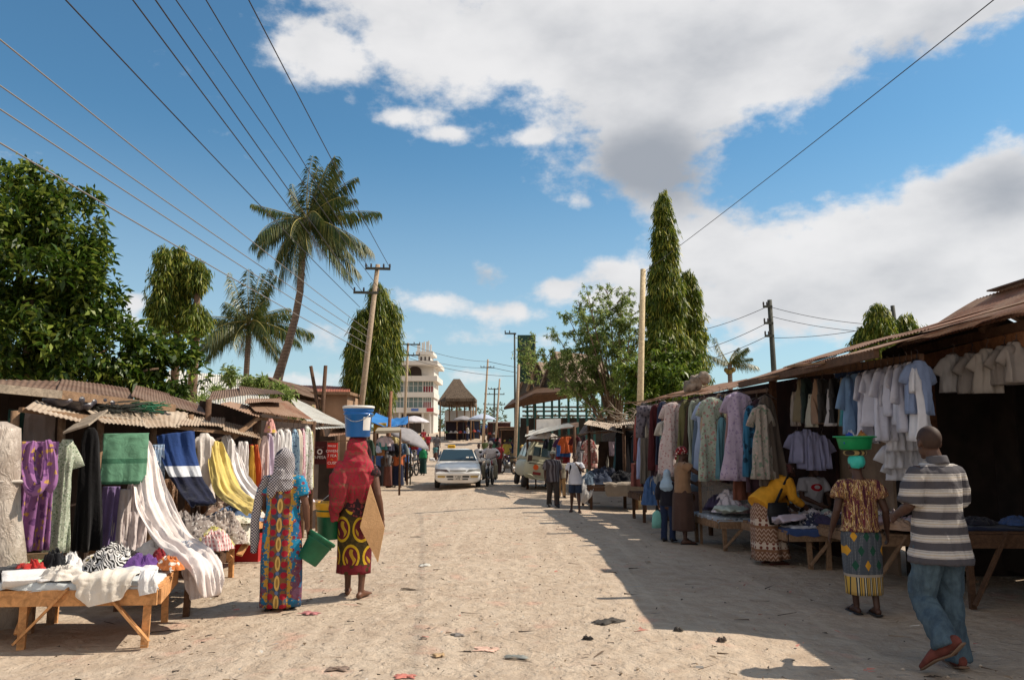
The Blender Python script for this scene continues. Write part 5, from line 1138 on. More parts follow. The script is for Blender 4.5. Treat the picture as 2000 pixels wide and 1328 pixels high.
bag = G(608, 1020); mb = MB(); mb.sweep([(0, 0, 0), (0, 0, .1), (0, 0, .35), (.0, 0, .5)], [(.24, .16), (.28, .2), (.25, .17), (.12, .05)], 24, X, lambda tt, th, x, y: (x * (1 + .1 * mn.noise(V((th, tt * 3, 0)))), y))
ob = mb.build('shopping_bag', CL((34, 82, 66), 'dots_', (), 9), smooth=True); ob.data.materials[0] = mat('green_dotted_bag', lambda t: t.mix(t.voro(sc=17, rnd=.2)[0] < .3, lin(30, 76, 62), lin(196, 206, 200)), .6); ob.location = bag; tag(ob, 'green bag with white dots standing behind the women', 'bag')
# mobile money signs
rr = random.Random(2)
sp = W(621, 884, 15.4); sg = empty('hanging_sign', W(621, 906, 15.4), 'dark maroon hanging sign with a pale ring above its writing', 'sign')
MAR = mat('maroon_sign', lin(74, 28, 28), .5); REDS = mat('red_sign', lin(196, 44, 38), .5); WHS = mat('sign_white', lin(226, 216, 210), .6); YLS = mat('sign_yellow', lin(226, 170, 60), .6)
RX = Matrix.Rotation(PI / 2, 3, 'X')
def lo(px, py, d, dy=-.03): p = W(px, py, d); return V((p.x, p.y + dy, p.z)) - V(cur.location)
cur = sg
part(MB().box(W(621, 884, 15.4), (.36, .03, .45)), 'board', MAR, sg); tor = MB(); c_ = W(625, 882, 15.4) - V((0, .02, 0)); tor.sweep([c_ + V((math.cos(a * PI / 12), 0, math.sin(a * PI / 12))) * .042 for a in range(25)], .013, 8, cap=False); part(tor, 'ring_emblem', WHS, sg, True)
text3d('M-PESA', .082, WHS, sg, lo(624, 893, 15.4), RX); text3d('vodacom', .05, mat('sign_dull', lin(120, 84, 78), .6), sg, lo(624, 873, 15.4), RX)
cur = empty('hanging_sign', W(649, 912, 15.3), 'red hanging sign with four lines of white writing', 'sign')
part(MB().box(W(649, 889, 15.3), (.20, .03, .49)), 'board', REDS, cur)
for tx, py, sz, m_ in (('MAULI', 871, .055, WHS), ('OWEN', 881, .075, WHS), ('7 FEA', 890, .075, WHS), ('na', 897, .045, YLS), ('CUSII', 904, .075, WHS)): text3d(tx, sz, m_, cur, lo(649, py, 15.3), RX)
# third left stall: grey sheets
s5 = empty('market_stall', onz(-4.0, 17), 'third left stall under big grey iron sheets near the red signs', 'stall')
mb = MB(); mb.corr(W(600, 824, 15.8), W(676, 829, 17.0), W(600, 790, 19.5), W(563, 772, 18.5), 9, .006, seed=61); mb.corr(W(604, 838, 15.2), W(690, 834, 16.2), W(672, 829, 17.5), W(606, 832, 16.8), 9, .006, seed=62); part(mb, 'roof', SHEET_W, s5)
mb = MB(); mb.corr(W(640, 852, 15.2), W(700, 842, 16.5), W(690, 832, 17.4), W(650, 838, 16.4), 9, .006, seed=63); part(mb, 'awning', SHEET_R, s5)
part(MB().beam(W(604, 864, 15.5), W(690, 860, 15.6), .03, .03), 'rail', WOODO, s5)
for px, d_ in ((604, 15.6), (690, 16.2), (660, 18.5)):
    q = W(px, 838, d_); part(MB().sweep([(q.x, q.y, gz(q.x, q.y) - .1), q + V((0, 0, .02))], .05, 8), 'post', WOODD, s5, True)
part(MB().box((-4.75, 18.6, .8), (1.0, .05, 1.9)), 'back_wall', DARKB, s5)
# houses behind the left stalls
def house(name, label, pts_roof, wall, mr, mw, th=.08):
    """pts_roof: list of quads (world pts)"""
    root = empty(name, onz(wall[0][0], wall[0][1]), label, 'house'); mb = MB()
    for q in pts_roof: mb.corr(*q, 9, .012, seed=len(name))
    part(mb, 'roof', mr, root); (x0, y0, x1, y1, z1) = (wall[0][0], wall[0][1], wall[1][0], wall[1][1], wall[2])
    part(MB().box(((x0 + x1) / 2, (y0 + y1) / 2, z1 / 2), (abs(x1 - x0), abs(y1 - y0), z1)), 'wall', mw, root); return root
MUD = mat('mud_wall', lambda t: vary(t, lin(150, 122, 100), .3, 1.2), .95, lambda t: t.noise(sc=6, det=5)); TILE = metalsheet('red_roof', (166, 100, 78), (120, 70, 54), .5)
a, b = W(330, 722, 27), W(520, 740, 27); e, f = W(310, 796, 22), W(530, 800, 22)
house('house', 'house with a large pale grey roof behind the weeds on the left', [(e, f, b, a)], ((a.x, 22.6), (b.x, 30), f.z - .1), SHEET_W, MUD)
a = W(522, 736, 24); l, r_ = W(492, 758, 24), W(592, 772, 24); bk = V((0, 5, 0))
h2 = house('house', 'brown gabled house roof behind the left weeds', [(l, l + bk, a + bk, a), (r_ + bk, r_, a, a + bk)], ((l.x + .2, 24.1), (r_.x - .2, 28.8), r_.z - .1), SHEET_B, MUD)
part(MB().prism([l + V((.15, .06, 0)), r_ + V((-.15, .06, 0)), a + V((0, .06, -.1))], (0, .05, 0)), 'gable', MUD, h2)
a, b, c, d = W(585, 770, 34), W(684, 772, 34), W(684, 755, 38), W(585, 752, 38)
house('house', 'low mud house with a rusty red roof far left of the leaning pole', [(a, b, c, d)], ((a.x + .2, 34.2), (b.x - .2, 38), a.z - .05), TILE, MUD)
part(MB().box((W(628, 770, 27).x, 27.5, W(628, 772, 27).z - 1.6), (1.9, 1.4, 3.2)), 'wall', MUD, empty('shed', onz(W(628, 770, 27).x, 27.5), 'square mud brick shed behind the two bare posts', 'shed'))
part(MB().box((W(628, 770, 27).x, 27.4, W(628, 772, 27).z + .05), (2.2, 1.7, .1)), 'roof_slab', WOODO, bpy.data.objects['shed'])
# ---------------------------------------------------------------- white storeyed building
DB = 110.0
wb = empty('storey_building', onz(W(800, 830, DB).x, DB), 'white four storey building with glazed floors and antennas on its roof', 'building')
WHT = mat('white_render', lambda t: vary(t, lin(206, 200, 192), .1, .4), .8); GLASS = mat('green_glass', lambda t: t.mix(t.noise(sc=.5, det=3), lin(56, 82, 80), lin(120, 140, 136)), .15, spec=.6); FRM = mat('window_frame', lin(200, 200, 196), .5); CURT = mat('red_curtain', lin(128, 52, 60), .8); DRK = mat('dark_recess', lin(70, 60, 54), .9)
def BX(x0, x1, y0, y1, d0=0.0, dep=8.0):
    a = W(x0 - 8, y0, DB); b = W(x1 - 8, y1, DB); return ((a.x + b.x) / 2, DB + d0 + dep / 2, (a.z + b.z) / 2), (abs(b.x - a.x), dep, abs(a.z - b.z))
def bpart(name, m, *a, **k): return part(MB().box(*BX(*a, **k)), name, m, wb)
bpart('core', WHT, 742, 852, 714, 850, d0=1.5, dep=7); bpart('roof_slab', WHT, 735, 864, 706, 714, d0=-1.2, dep=11); bpart('balcony_band', WHT, 735, 863, 735, 745, d0=-1.0, dep=9); bpart('floor_band', WHT, 735, 856, 766, 776, d0=-.4, dep=8); bpart('floor_band', WHT, 735, 856, 796, 806, d0=-.5, dep=8)
bpart('balcony_recess', DRK, 772, 795, 716, 735, d0=1.40, dep=.05)
for x0, x1, y0, y1 in ((742, 770, 745, 766), (770, 796, 745, 766), (797, 833, 745, 766), (834, 854, 745, 766), (742, 770, 776, 796), (770, 796, 776, 796), (797, 833, 776, 796), (834, 850, 776, 796)):
    g = bpart('window', GLASS, x0, x1, y0 + .3, y1 - .3, d0=0.3, dep=.1); mb = MB(); l = V(wb.location)
    for i in range(5):
        c, s_ = BX(lerp(x0, x1, i / 4) - .4, lerp(x0, x1, i / 4) + .4, y0, y1, d0=.15, dep=.15); mb.box(V(c) - l, s_)
    c, s_ = BX(x0, x1, lerp(y0, y1, .38) - .4, lerp(y0, y1, .38) + .4, d0=.16, dep=.14); mb.box(V(c) - l, s_); mb.build('mullions', FRM, g)
    if x0 == 834: c, s_ = BX(x0 + 1, x1 - 1, lerp(y0, y1, .45), y1 - .6, d0=.2, dep=.06); MB().box(V(c) - l, s_).build('curtain', CURT, g)
ar = MB(); c = W(808, 735, DB); P_ = [(c.x - 1.0, DB + 1.36, c.z)] + [(c.x + .95 * math.cos(PI - PI * i / 10), DB + 1.36, c.z + .75 + .85 * math.sin(PI * i / 10)) for i in range(11)] + [(c.x + 1.0, DB + 1.36, c.z)]; part(ar.prism(P_, (0, .1, 0)), 'arched_opening', DRK, wb)
bpart('stair_tower', WHT, 822, 846, 690, 706, d0=2, dep=4); bpart('tower_slab', WHT, 818, 852, 684, 690, d0=1.2, dep=6)
for x0 in (826, 834, 842): bpart('tower_opening', DRK, x0, x0 + 3, 694, 705, d0=1.95, dep=.1)
bpart('parapet', WHT, 742, 768, 696, 706, d0=1, dep=5)
bpart('entrance', DRK, 790, 830, 808, 848, d0=1.42, dep=.1)
for x0 in (772, 787, 832, 846): bpart('column', WHT, x0, x0 + 3, 806, 850, d0=-.2, dep=.4)
for x0 in (818, 822, 827, 831, 836, 840, 844): bpart('antenna', WHT, x0, x0 + 1.8 + (x0 % 3) * .5, 660 + (x0 % 5) * 2, 684, d0=3, dep=.25)
bpart('facade_sign', mat('blue_sign', lin(80, 110, 170), .5), 812, 826, 798, 803, d0=-.56, dep=.05); bpart('facade_sign', mat('red_sign2', lin(180, 60, 64), .5), 842, 855, 797, 804, d0=-.58, dep=.05)
# thatched hut
DH = 88.0
hut = empty('thatched_hut', onz(W(892, 830, DH).x, DH + 4), 'big open thatched hut on poles beside the white building', 'hut')
TH = mat('thatch', lambda t: t.mix(t.noise(t.scale(t.coord(), (5, 5, 1)), 2, 4, .6).step(.35, .65), lin(74, 62, 52), lin(118, 102, 86)), .95, lambda t: t.noise(t.scale(t.coord(), (6, 6, 1)), 3, 3), bdist=.1)
def hip(mb, x0, x1, ye, rx0, rx1, yr, d0, dep, thk=.35):
    a, b = W(x0, ye, DH), W(x1, ye, DH); a.y += d0; b.y += d0; c, d = b + V((0, dep, 0)), a + V((0, dep, 0)); r0, r1 = W(rx0, yr, DH), W(rx1, yr, DH); r0.y = r1.y = DH + d0 + dep / 2
    up = [a, b, c, d, r0, r1]; dn = [p - V((0, 0, thk)) for p in up[:4]] + [r0 - V((0, 0, thk * 2)), r1 - V((0, 0, thk * 2))]
    mb.add(up + dn, [(0, 1, 5, 4), (1, 2, 5), (2, 3, 4, 5), (3, 0, 4), (6, 10, 11, 7), (7, 11, 8), (8, 11, 10, 9), (9, 10, 6), (0, 6, 7, 1), (1, 7, 8, 2), (2, 8, 9, 3), (3, 9, 6, 0)])
mb = MB(); hip(mb, 855, 926, 784, 881, 894, 735, 0, 7.5); part(mb, 'thatch_roof', TH, hut); mb = MB(); hip(mb, 872, 930, 779, 886, 905, 752, -1.6, 4); part(mb, 'thatch_roof', TH, hut)
for i, px in enumerate((860, 874, 876, 892, 905, 912, 920, 922, 926)):
    q = W(px, 780, DH); q.y += (i % 3) * 2.4; part(MB().sweep([(q.x + .1 * (i % 2), q.y, gz(q.x, q.y)), q + V((0, 0, -.2))], .09, 7), 'post', WOODO, hut, True)
part(MB().box(W(895, 815, DH) + V((0, 3, 0)), (3.6, .1, 1.8)), 'half_wall', WHT, hut)
# ---------------------------------------------------------------- market hall with gabled shingle roofs on the right
SHG = mat('shingle', lambda t: t.mix(t.voro(t.scale(t.coord(), (2.2, 2.2, 4)), 2, rnd=.6)[0].step(.2, .55) * .6, lin(160, 140, 122), lin(104, 88, 76)), .9, lambda t: t.voro(t.scale(t.coord(), (2.2, 2.2, 4)), 2, rnd=.6)[0], bdist=.05)
TEAL = mat('teal_post', lin(40, 84, 82), .6); GAB = mat('gable_dark', lambda t: vary(t, lin(66, 62, 58), .3, 1), .9)
mh = empty('market_hall', onz(W(1110, 860, 46).x, 46), 'open market hall with steep shingled gables behind the feathery tree', 'market hall')
for (ax, ay, x1, ey, d, hw) in ((1081, 688, 1200, 754, 44, 1.15), (1049, 708, 1130, 762, 51, 1.1), (1026, 724, 1060, 774, 58, 1.0)):
    A = W(ax, ay, d); B = W(x1, ay, d); E = W(ax, ey, d).z; hd = (A.z - E) * .66; Q_ = lambda p: A + rotz(.62) @ (V(p) - A)
    for sg in (-1, 1):
        q = [V((A.x, d + sg * hd, E)), V((B.x, d + sg * hd, E)), B, A]; q = [Q_(p) for p in q]; n_ = (q[1] - q[0]).cross(q[3] - q[0]).normalized() * .1
        if n_.z < 0: n_ = -n_
        part(MB().prism(q, n_), 'shingle_roof', SHG, mh)
    part(MB().prism([Q_((A.x + .2, d - hd, E)), Q_((A.x + .2, d + hd, E)), Q_((A.x + .2, d, A.z))], rotz(.62) @ V((.08, 0, 0))), 'gable', GAB, mh)
mb = MB(); mb.prism([W(984, 800, 42), W(1045, 772, 41), W(1200, 762, 41), W(1210, 752, 46), W(1050, 758, 50), W(1000, 784, 50)], (0, 0, .12)); part(mb, 'skirt_roof', WOODD, mh)
for px in (1012, 1030, 1045, 1062, 1078, 1092, 1110, 1128, 1145, 1160, 1176, 1192):
    q = W(px, 770, 42.5); part(MB().beam((q.x, q.y, gz(q.x, q.y)), (q.x, q.y, W(px, 774 if px > 1030 else 786, 42).z), .12), 'post', TEAL, mh)
for py in (795, 803, 812): part(MB().beam(W(1020, py, 43), W(1200, py, 43), .06, .10), 'rail', WOODG, mh)
part(MB().box(W(1110, 842, 43.4), (5.4, .1, 1.5)), 'low_wall', GAB, mh)
bb = empty('billboard', onz(W(1028, 800, 52).x, 52), 'tall dark green billboard panel rising left of the gabled hall', 'billboard')
part(MB().box(W(1028, 700, 52), (1.2, .12, 3.2)), 'panel', mat('billboard_green', lambda t: vary(t, lin(34, 62, 56), .35, 1), .5), bb)
for s_ in (-.5, .5):
    q = W(1028, 750, 52); part(MB().beam((q.x + s_, 52.1, gz(q.x, 52)), (q.x + s_, 52.1, W(0, 655, 52).z), .12), 'post', POLED, bb)
part(MB().beam(W(1045.5, 652, 51.9), W(1045.5, 752, 51.9), .06, .05), 'edge_strip', WHT, bb)
tips = [(1020, 670), (1030, 660), (1040, 680), (1025, 690), (1035, 700)]
branch_tree(onz(W(1052, 800, 50).x, 50), 'leafy shrub tree growing up over the billboard', 33, [(1022, 676), (1034, 662), (1030, 690)], 50, LM_NEEM, .2, .07, 6, stem_r=.07)
# distant tree belt beyond the square and behind the stalls
rs = np.random.RandomState(21); bl = []
for i in range(60):
    x = -140 + 280 * i / 59 + rs.uniform(-3, 3); y = 190 + rs.uniform(-20, 20)
    if abs(x / y * 1500 + 0) < 40: continue
    h = rs.uniform(3.0, 5.5); bl.append((x, y, gz(x, y) + h * .5, rs.uniform(3, 6), 3, h))
c, d = crown_clumps(bl, 4500, rs, .4); ob = quads(rosettes(c, d, 4, .9, .5, rs), 'treeline', leafmat('far_leaf', (60, 74, 48), (86, 98, 66), (120, 126, 92), .3)); tag(ob, 'far line of trees beyond the market square', 'trees', kind='stuff')
# ---------------------------------------------------------------- right far stalls
def sheet4(pts, seed, amp=.007): return MB().corr(*[W(*p) for p in pts], 9, amp, seed=seed, jag=.04)
s6 = empty('market_stall', onz(2.9, 22), 'far right stalls under loose grey sheets behind the parked van', 'stall')
for i, (pts, m) in enumerate(((((1025, 852, 26), (1122, 832, 23), (1110, 826, 25), (1030, 842, 28)), SHEET_W), (((1130, 848, 21), (1190, 838, 20.5), (1215, 826, 22.5), (1140, 832, 23)), SHEET_B), (((1140, 828, 21), (1218, 845, 20), (1225, 832, 22), (1150, 820, 23)), SHEET_G), (((1195, 832, 20.2), (1246, 828, 19.6), (1240, 822, 21), (1200, 826, 21.5)), SHEET_G), (((1050, 842, 29), (1130, 834, 26), (1130, 824, 28), (1060, 830, 31)), SHEET_B))):
    part(sheet4(pts, 71 + i), 'roof_sheet', m, s6)
for px, d in ((1030, 26.5), (1122, 23.2), (1150, 21.2), (1218, 20.2), (1240, 19.8)):
    q = W(px, 838, d); part(MB().sweep([(q.x, q.y, gz(q.x, q.y) - .1), q + V((0, 0, .1))], .045, 7), 'post', WOODD, s6, True)
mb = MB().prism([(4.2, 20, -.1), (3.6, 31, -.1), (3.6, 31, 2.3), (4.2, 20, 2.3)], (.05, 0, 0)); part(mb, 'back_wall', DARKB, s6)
part(MB().beam(W(1040, 858, 27), W(1240, 838, 19.9), .04, .04), 'hanging_rail', WOODD, s6)
H6 = 'clothes hung along the far right stalls'
def RD2(px): return lerp(27, 20, (px - 1040) / 200)
for i, (px, y0, y1, wd, kind, c, pt, lab) in enumerate(((1226, 836, 925, 34, 'trousers', (22, 20, 24), None, 'long black trousers at the near end of the far right stalls'), (1208, 846, 915, 16, 'slip', (40, 84, 96), None, 'dark teal gown left of the long black trousers'), (1198, 862, 890, 12, 'sheet', (190, 166, 180), None, 'small pale pink cloth in the gap of the far right stalls'), (1186, 862, 918, 26, 'trousers', (64, 46, 36), None, 'brown trousers with spread legs above the dark clothes table'), (1180, 875, 912, 12, 'sheet', (214, 206, 190), None, 'pale cloth seen between the brown trouser legs'),
    (1150, 858, 915, 24, 'dress', (206, 150, 140), ((190, 60, 60), (226, 214, 200)), 'red and white printed dress behind the youth with a backpack'), (1160, 872, 905, 14, 'slip', (196, 120, 110), ((226, 206, 196),), 'pink printed gown right of the red and white dress'), (1132, 862, 915, 16, 'slip', (150, 146, 150), ((100, 100, 110),), 'grey printed gown left of the red and white dress'), (1124, 850, 895, 12, 'shirt', (92, 34, 40), None, 'dark red shirt left of the grey printed gown'),
    (1106, 851, 885, 18, 'shirt', (214, 92, 40), None, 'bright orange shirt above the blue one in the far right stalls'), (1101, 868, 892, 22, 'sheet', (50, 100, 180), None, 'bright blue cloth below the orange shirt'), (1100, 890, 905, 22, 'sheet', (140, 36, 44), None, 'crimson cloth below the bright blue cloth'), (1093, 855, 890, 12, 'shirt', (90, 56, 100), None, 'purple shirt left of the orange one'), (1085, 853, 882, 10, 'slip', (190, 186, 180), None, 'thin white gown left of the purple shirt'), (1077, 853, 880, 10, 'slip', (40, 70, 60), None, 'dark green gown behind the capped man'), (1068, 853, 876, 12, 'slip', (44, 48, 66), None, 'navy gown over the van roof'), (1238, 850, 930, 14, 'slip', (30, 44, 56), None, 'dark blue gown right of the long black trousers'), (1140, 850, 880, 10, 'slip', (60, 50, 56), None, 'charcoal gown high between the grey and red dresses'))):
    d = RD2(px); top = W(px, y0, d); garment(kind, top, wd * d / F * 1.3, top.z - W(px, y1, d).z, CL(c, 'floral', pt, 9) if pt else CL(c), .15, lab, H6, 'garment', 240 + i, sleeve=.2)
heap('white_cloth_roll', W(1058, 857, 25.5), .5, .16, .22, CL((200, 192, 184)), 'white rolled cloths bunched under the far right roof sheet', 'cloth', None, 261)
c9 = G(1146, 992); t9, t9p = table(onz(c9.x, 19.2), (1, 0, 0), (-.1, 1, 0), 1.5, 1.2, .58, WOODD, 'table of dark clothes in front of the brown trousers', RT, braces=False)
for i, (a, b, rx, ry, h, c, lab) in enumerate(((.35, .4, .4, .3, .36, (52, 62, 84), 'slate blue clothes mound on the far right table'), (.9, .45, .45, .3, .3, (20, 20, 28), 'black clothes mound on the far right table'), (.1, .3, .25, .25, .3, (90, 110, 130), 'pale blue clothes mound at the left end of the far right table'), (1.3, .5, .3, .3, .28, (34, 32, 40), 'charcoal clothes mound at the right end of the far right table'), (.65, .9, .4, .25, .4, (40, 46, 66), 'navy clothes mound at the back of the far right table'))):
    heap('clothes_mound', t9p(a, b, .02), rx, ry, h, CL(c), lab, 'clothes', 'mounds of dark clothes on the far right table', 270 + i)
drape([t9p(.0, .2, .1), t9p(-.05, .1, .03), t9p(-.12, -.05, -.18), t9p(-.2, -.08, -.4)], [.4, .45, .4, .2], CL((186, 182, 178)), (1, 0, 0), 'whitish cloth hanging off the left end of the far right table', 'cloth', None, .015, 3, .03, 12)
drape([t9p(.9, .15, .06), t9p(.9, -.02, .03), t9p(.9, -.04, -.1), t9p(.9, -.05, -.26)], [1.0, 1.0, 1.0, .9], CL((150, 134, 116)), (1, 0, 0), 'tan cloth hanging along the front of the far right table', 'cloth', None, .012, 5, .015, 13)
t10, t10p = table(onz(2.75, 16.6), (1, 0, 0), (-.1, 1, 0), 1.1, 1.0, .6, WOODD, 'dark table under the periwinkle and taupe cloths', RT, braces=False)
HG7 = 'clothes hanging low beside the woman in red headwrap'
for i, (px, py, rx, h, c, lab) in enumerate(((1272, 985, .18, .5, (60, 96, 150), 'blue bundle of clothes hanging by the dark table'), (1286, 985, .2, .55, (150, 146, 140), 'grey bundle of clothes beside the blue bundle'), (1297, 1000, .16, .5, (44, 40, 46), 'dark bundle of clothes right of the grey bundle'))):
    p = W(px, py, 14.6); heap('clothes_bundle', p, rx, .16, h, CL(c), lab, 'clothes', HG7, 280 + i)
ban = empty('banner', W(1072, 840, 27), 'white rectangular cloth banner tied above the far right stalls', 'banner')
q = [W(1046, 839, 27), W(1097, 836, 26.5), W(1097, 817, 26.5), W(1046, 819, 27)]; vs = []
for j in range(7):
    for i in range(15): p = lerp(lerp(q[0], q[1], i / 14), lerp(q[3], q[2], i / 14), j / 6); p.y += .06 * mn.noise(V((i * .5, j * .4, 1))); vs.append(p)
part(MB().add(vs, [(j * 15 + i, j * 15 + i + 1, (j + 1) * 15 + i + 1, (j + 1) * 15 + i) for j in range(6) for i in range(14)]), 'cloth', CL((222, 218, 212)), ban, True)
for px, d in ((1046, 27), (1097, 26.5)):
    p = W(px, 817, d); part(MB().beam((p.x, p.y, gz(p.x, p.y)), p, .05), 'stick', WOODD, ban)
# ---------------------------------------------------------------- left far stalls
TARP = mat('blue_tarpaulin', lambda t: vary(t, lin(58, 130, 200), .12, 2), .45, lambda t: t.noise(sc=5, det=4), bdist=.03, trans=.2)
s7 = empty('market_stall', onz(-5.4, 33), 'stall under a sagging bright blue tarpaulin on the left', 'stall')
q = [W(722, 822, 30), W(797, 826, 31), W(797, 812, 35), W(735, 806, 35)]; vs = []
for j in range(9):
    for i in range(15): p = lerp(lerp(q[0], q[1], i / 14), lerp(q[3], q[2], i / 14), j / 8); p.z += -.18 * math.sin(PI * i / 14) + .07 * mn.noise(V((i * .5, j * .5, 2))); vs.append(p)
N_ = len(vs); vs += [p - V((0, 0, .015)) for p in vs]; fs = [(j * 15 + i, j * 15 + i + 1, (j + 1) * 15 + i + 1, (j + 1) * 15 + i) for j in range(8) for i in range(14)]
part(MB().add(vs, fs + [tuple(k + N_ for k in f[::-1]) for f in fs]), 'tarpaulin', TARP, s7, True)
for p in q: part(MB().sweep([(p.x, p.y, gz(p.x, p.y)), p], .04, 7), 'post', WOODD, s7, True)
s8 = empty('market_stall', onz(-4.6, 26), 'left stall under a flat grey canopy behind the motorbikes', 'stall')
a, b, c, d = W(733, 846, 25), W(782, 845, 25), W(782, 838, 29), W(738, 839, 29); part(MB().prism([a, b, c, d], (0, 0, .08)), 'canopy', mat('grey_canopy', lambda t: vary(t, lin(156, 146, 128), .2, 1), .8), s8)
for p in (a, b, c, d): part(MB().sweep([(p.x, p.y, gz(p.x, p.y)), p], .035, 7), 'post', WOODD, s8, True)
part(MB().beam(W(728, 866, 25.3), W(800, 862, 26.3), .03, .03), 'rail', WOODD, s8)
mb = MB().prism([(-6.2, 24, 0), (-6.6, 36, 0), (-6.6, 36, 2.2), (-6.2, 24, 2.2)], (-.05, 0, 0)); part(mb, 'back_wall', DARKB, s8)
H8 = 'clothes hung in the left far stalls'
for i, (px, y0, y1, d, c, kind, lab) in enumerate(((745, 851, 878, 25.2, (50, 130, 130), 'slip', 'teal cloth at the left end of the grey canopy stall'), (752, 851, 872, 25.2, (190, 170, 176), 'shirt', 'pale pink shirt next to the teal cloth'), (759, 852, 880, 25.4, (70, 70, 96), 'slip', 'slate gown under the grey canopy'), (766, 852, 866, 25.6, (190, 170, 110), 'shirt', 'straw yellow shirt under the grey canopy'), (772, 866, 888, 25.8, (24, 24, 30), 'trousers', 'black trousers under the grey canopy'), (780, 866, 886, 26, (60, 84, 116), 'trousers', 'blue jeans at the right end of the grey canopy'), (789, 866, 888, 26.2, (130, 140, 140), 'slip', 'grey gown right of the blue jeans'), (738, 866, 890, 25.2, (150, 92, 50), 'sheet', 'rust brown cloth beside the teal one'), (729, 868, 884, 25, (170, 176, 196), 'shirt', 'pale blue shirt at the left end of the far left rail'),
    (742, 826, 842, 30.5, (222, 166, 40), 'sheet', 'bright yellow cloths hung below the blue tarpaulin'), (776, 830, 844, 31, (196, 190, 190), 'shirt', 'white shirt below the blue tarpaulin'), (768, 830, 842, 31, (40, 40, 50), 'shirt', 'black shirt below the blue tarpaulin'), (797, 852, 868, 31, (216, 206, 180), 'sheet', 'cream cloth right of the post under the blue tarpaulin'), (806, 856, 872, 32, (190, 160, 80), 'sheet', 'mustard cloth beyond the grey umbrella'), (808, 862, 878, 33, (190, 50, 50), 'shirt', 'red shirt beyond the grey umbrella'), (713, 862, 900, 22, (60, 30, 34), 'slip', 'dark maroon gown right of the woman in red'), (722, 858, 890, 23, (40, 60, 44), 'slip', 'dark green gown right of the maroon one'))):
    top = W(px, y0, d); L_ = top.z - W(px, y1, d).z; garment(kind, top, (.42 if kind != 'sheet' else .5), L_, CL(c), .3, lab, H8, 'garment', 300 + i, hanger=False, sleeve=.16)
def umbrella(px, py, d, r, m, label, tilt=(0, 0)):
    top = W(px, py, d); base = onz(top.x, top.y); root = empty('market_umbrella', base, label, 'umbrella', 'market umbrellas'); l = V((0, 0, top.z - base.z)); R_ = Matrix.Rotation(tilt[0], 3, 'X') @ Matrix.Rotation(tilt[1], 3, 'Y')
    MB().sweep([(0, 0, 0), l], .025, 8).build('pole', POLED, root, smooth=True)
    pf = [(.02, .0), (r * .3, -r * .05), (r * .6, -r * .16), (r * .85, -r * .29), (r, -r * .40)]; mb = MB(); vs = []
    for (rr_, zz) in pf + [(a * .985, b - .015) for a, b in pf[::-1]]:
        for k in range(24): q = rr_ * (1 - .05 * (k % 3 == 1)); vs.append(l + R_ @ V((q * math.cos(PI * k / 12), q * math.sin(PI * k / 12), zz - .03 * (k % 3 == 1) * rr_ / r)))
    n_ = len(pf) * 2; mb.add(vs, [(i * 24 + k, i * 24 + (k + 1) % 24, (i + 1) * 24 + (k + 1) % 24, (i + 1) * 24 + k) for i in range(n_ - 1) for k in range(24)]); mb.build('canopy', m, root, smooth=True)
    mb = MB()
    for k in range(8): mb.beam(l + V((0, 0, -r * .25)), l + R_ @ V((r * .95 * math.cos(PI * k / 4), r * .95 * math.sin(PI * k / 4), -r * .38)), .012)
    mb.build('ribs', POLED, root)
UW = CL((206, 200, 206)); UG = CL((150, 146, 150)); UB = CL((176, 190, 214))
umbrella(809, 812, 46, .95, UW, 'pale grey white umbrella right of the blue tarpaulin'); umbrella(803, 838, 31, 1.0, UG, 'tilted grey umbrella lower down beside the post', (.1, .45)); umbrella(942, 808, 82, 1.5, UB, 'bluish white umbrella among the far crowd'); umbrella(905, 812, 86, 1.2, UG, 'small grey umbrella left of the far crowd umbrella')
# stalls of the far square
RSQ = random.Random(44)
for i, (px, d, w_, lab) in enumerate(((890, 88, 2.6, 'far stall left of the crowd in front of the thatched hut'), (918, 90, 2.4, 'far stall in the middle of the square'), (975, 84, 2.6, 'far stall right of the bluish umbrella'), (1000, 70, 2.6, 'far stall before the market hall'), (1008, 58, 2.4, 'dark stall left under the market hall'))):
    p = onz(W(px, 850, d).x, d); r_ = empty('market_stall', p, lab, 'stall', 'stalls of the far square')
    MB().box((0, 0, 2.15), (w_, 2.0, .07)).build('canopy', (SHEET_B, SHEET_W, UW, SHEET_R, SHEET_B)[i], r_); MB().box((0, .2, .8), (w_ * .95, 1.2, .06)).build('counter', WOODD, r_)
    for sx in (-1, 1):
        for sy in (-1, 1): MB().beam((sx * w_ * .46, sy * .9, 0), (sx * w_ * .46, sy * .9, 2.15), .07).build('post', WOODD, r_)
    MB().box((0, .95, 1.1), (w_ * .95, .04, 2.1)).build('back_cloth', (CL((60, 50, 60)), CL((70, 80, 110)), CL((90, 60, 60)), CL((50, 56, 60)), DARKB)[i], r_)
    for k in range(5): heap('goods', V((-w_ * .4 + w_ * .2 * k, -.1, .83)), .24, .3, .25, CL(RSQ.choice(((180, 60, 50), (60, 80, 150), (210, 180, 90), (90, 130, 80), (200, 195, 190)))), '', '', None, 400 + i * 7 + k, parent=r_)
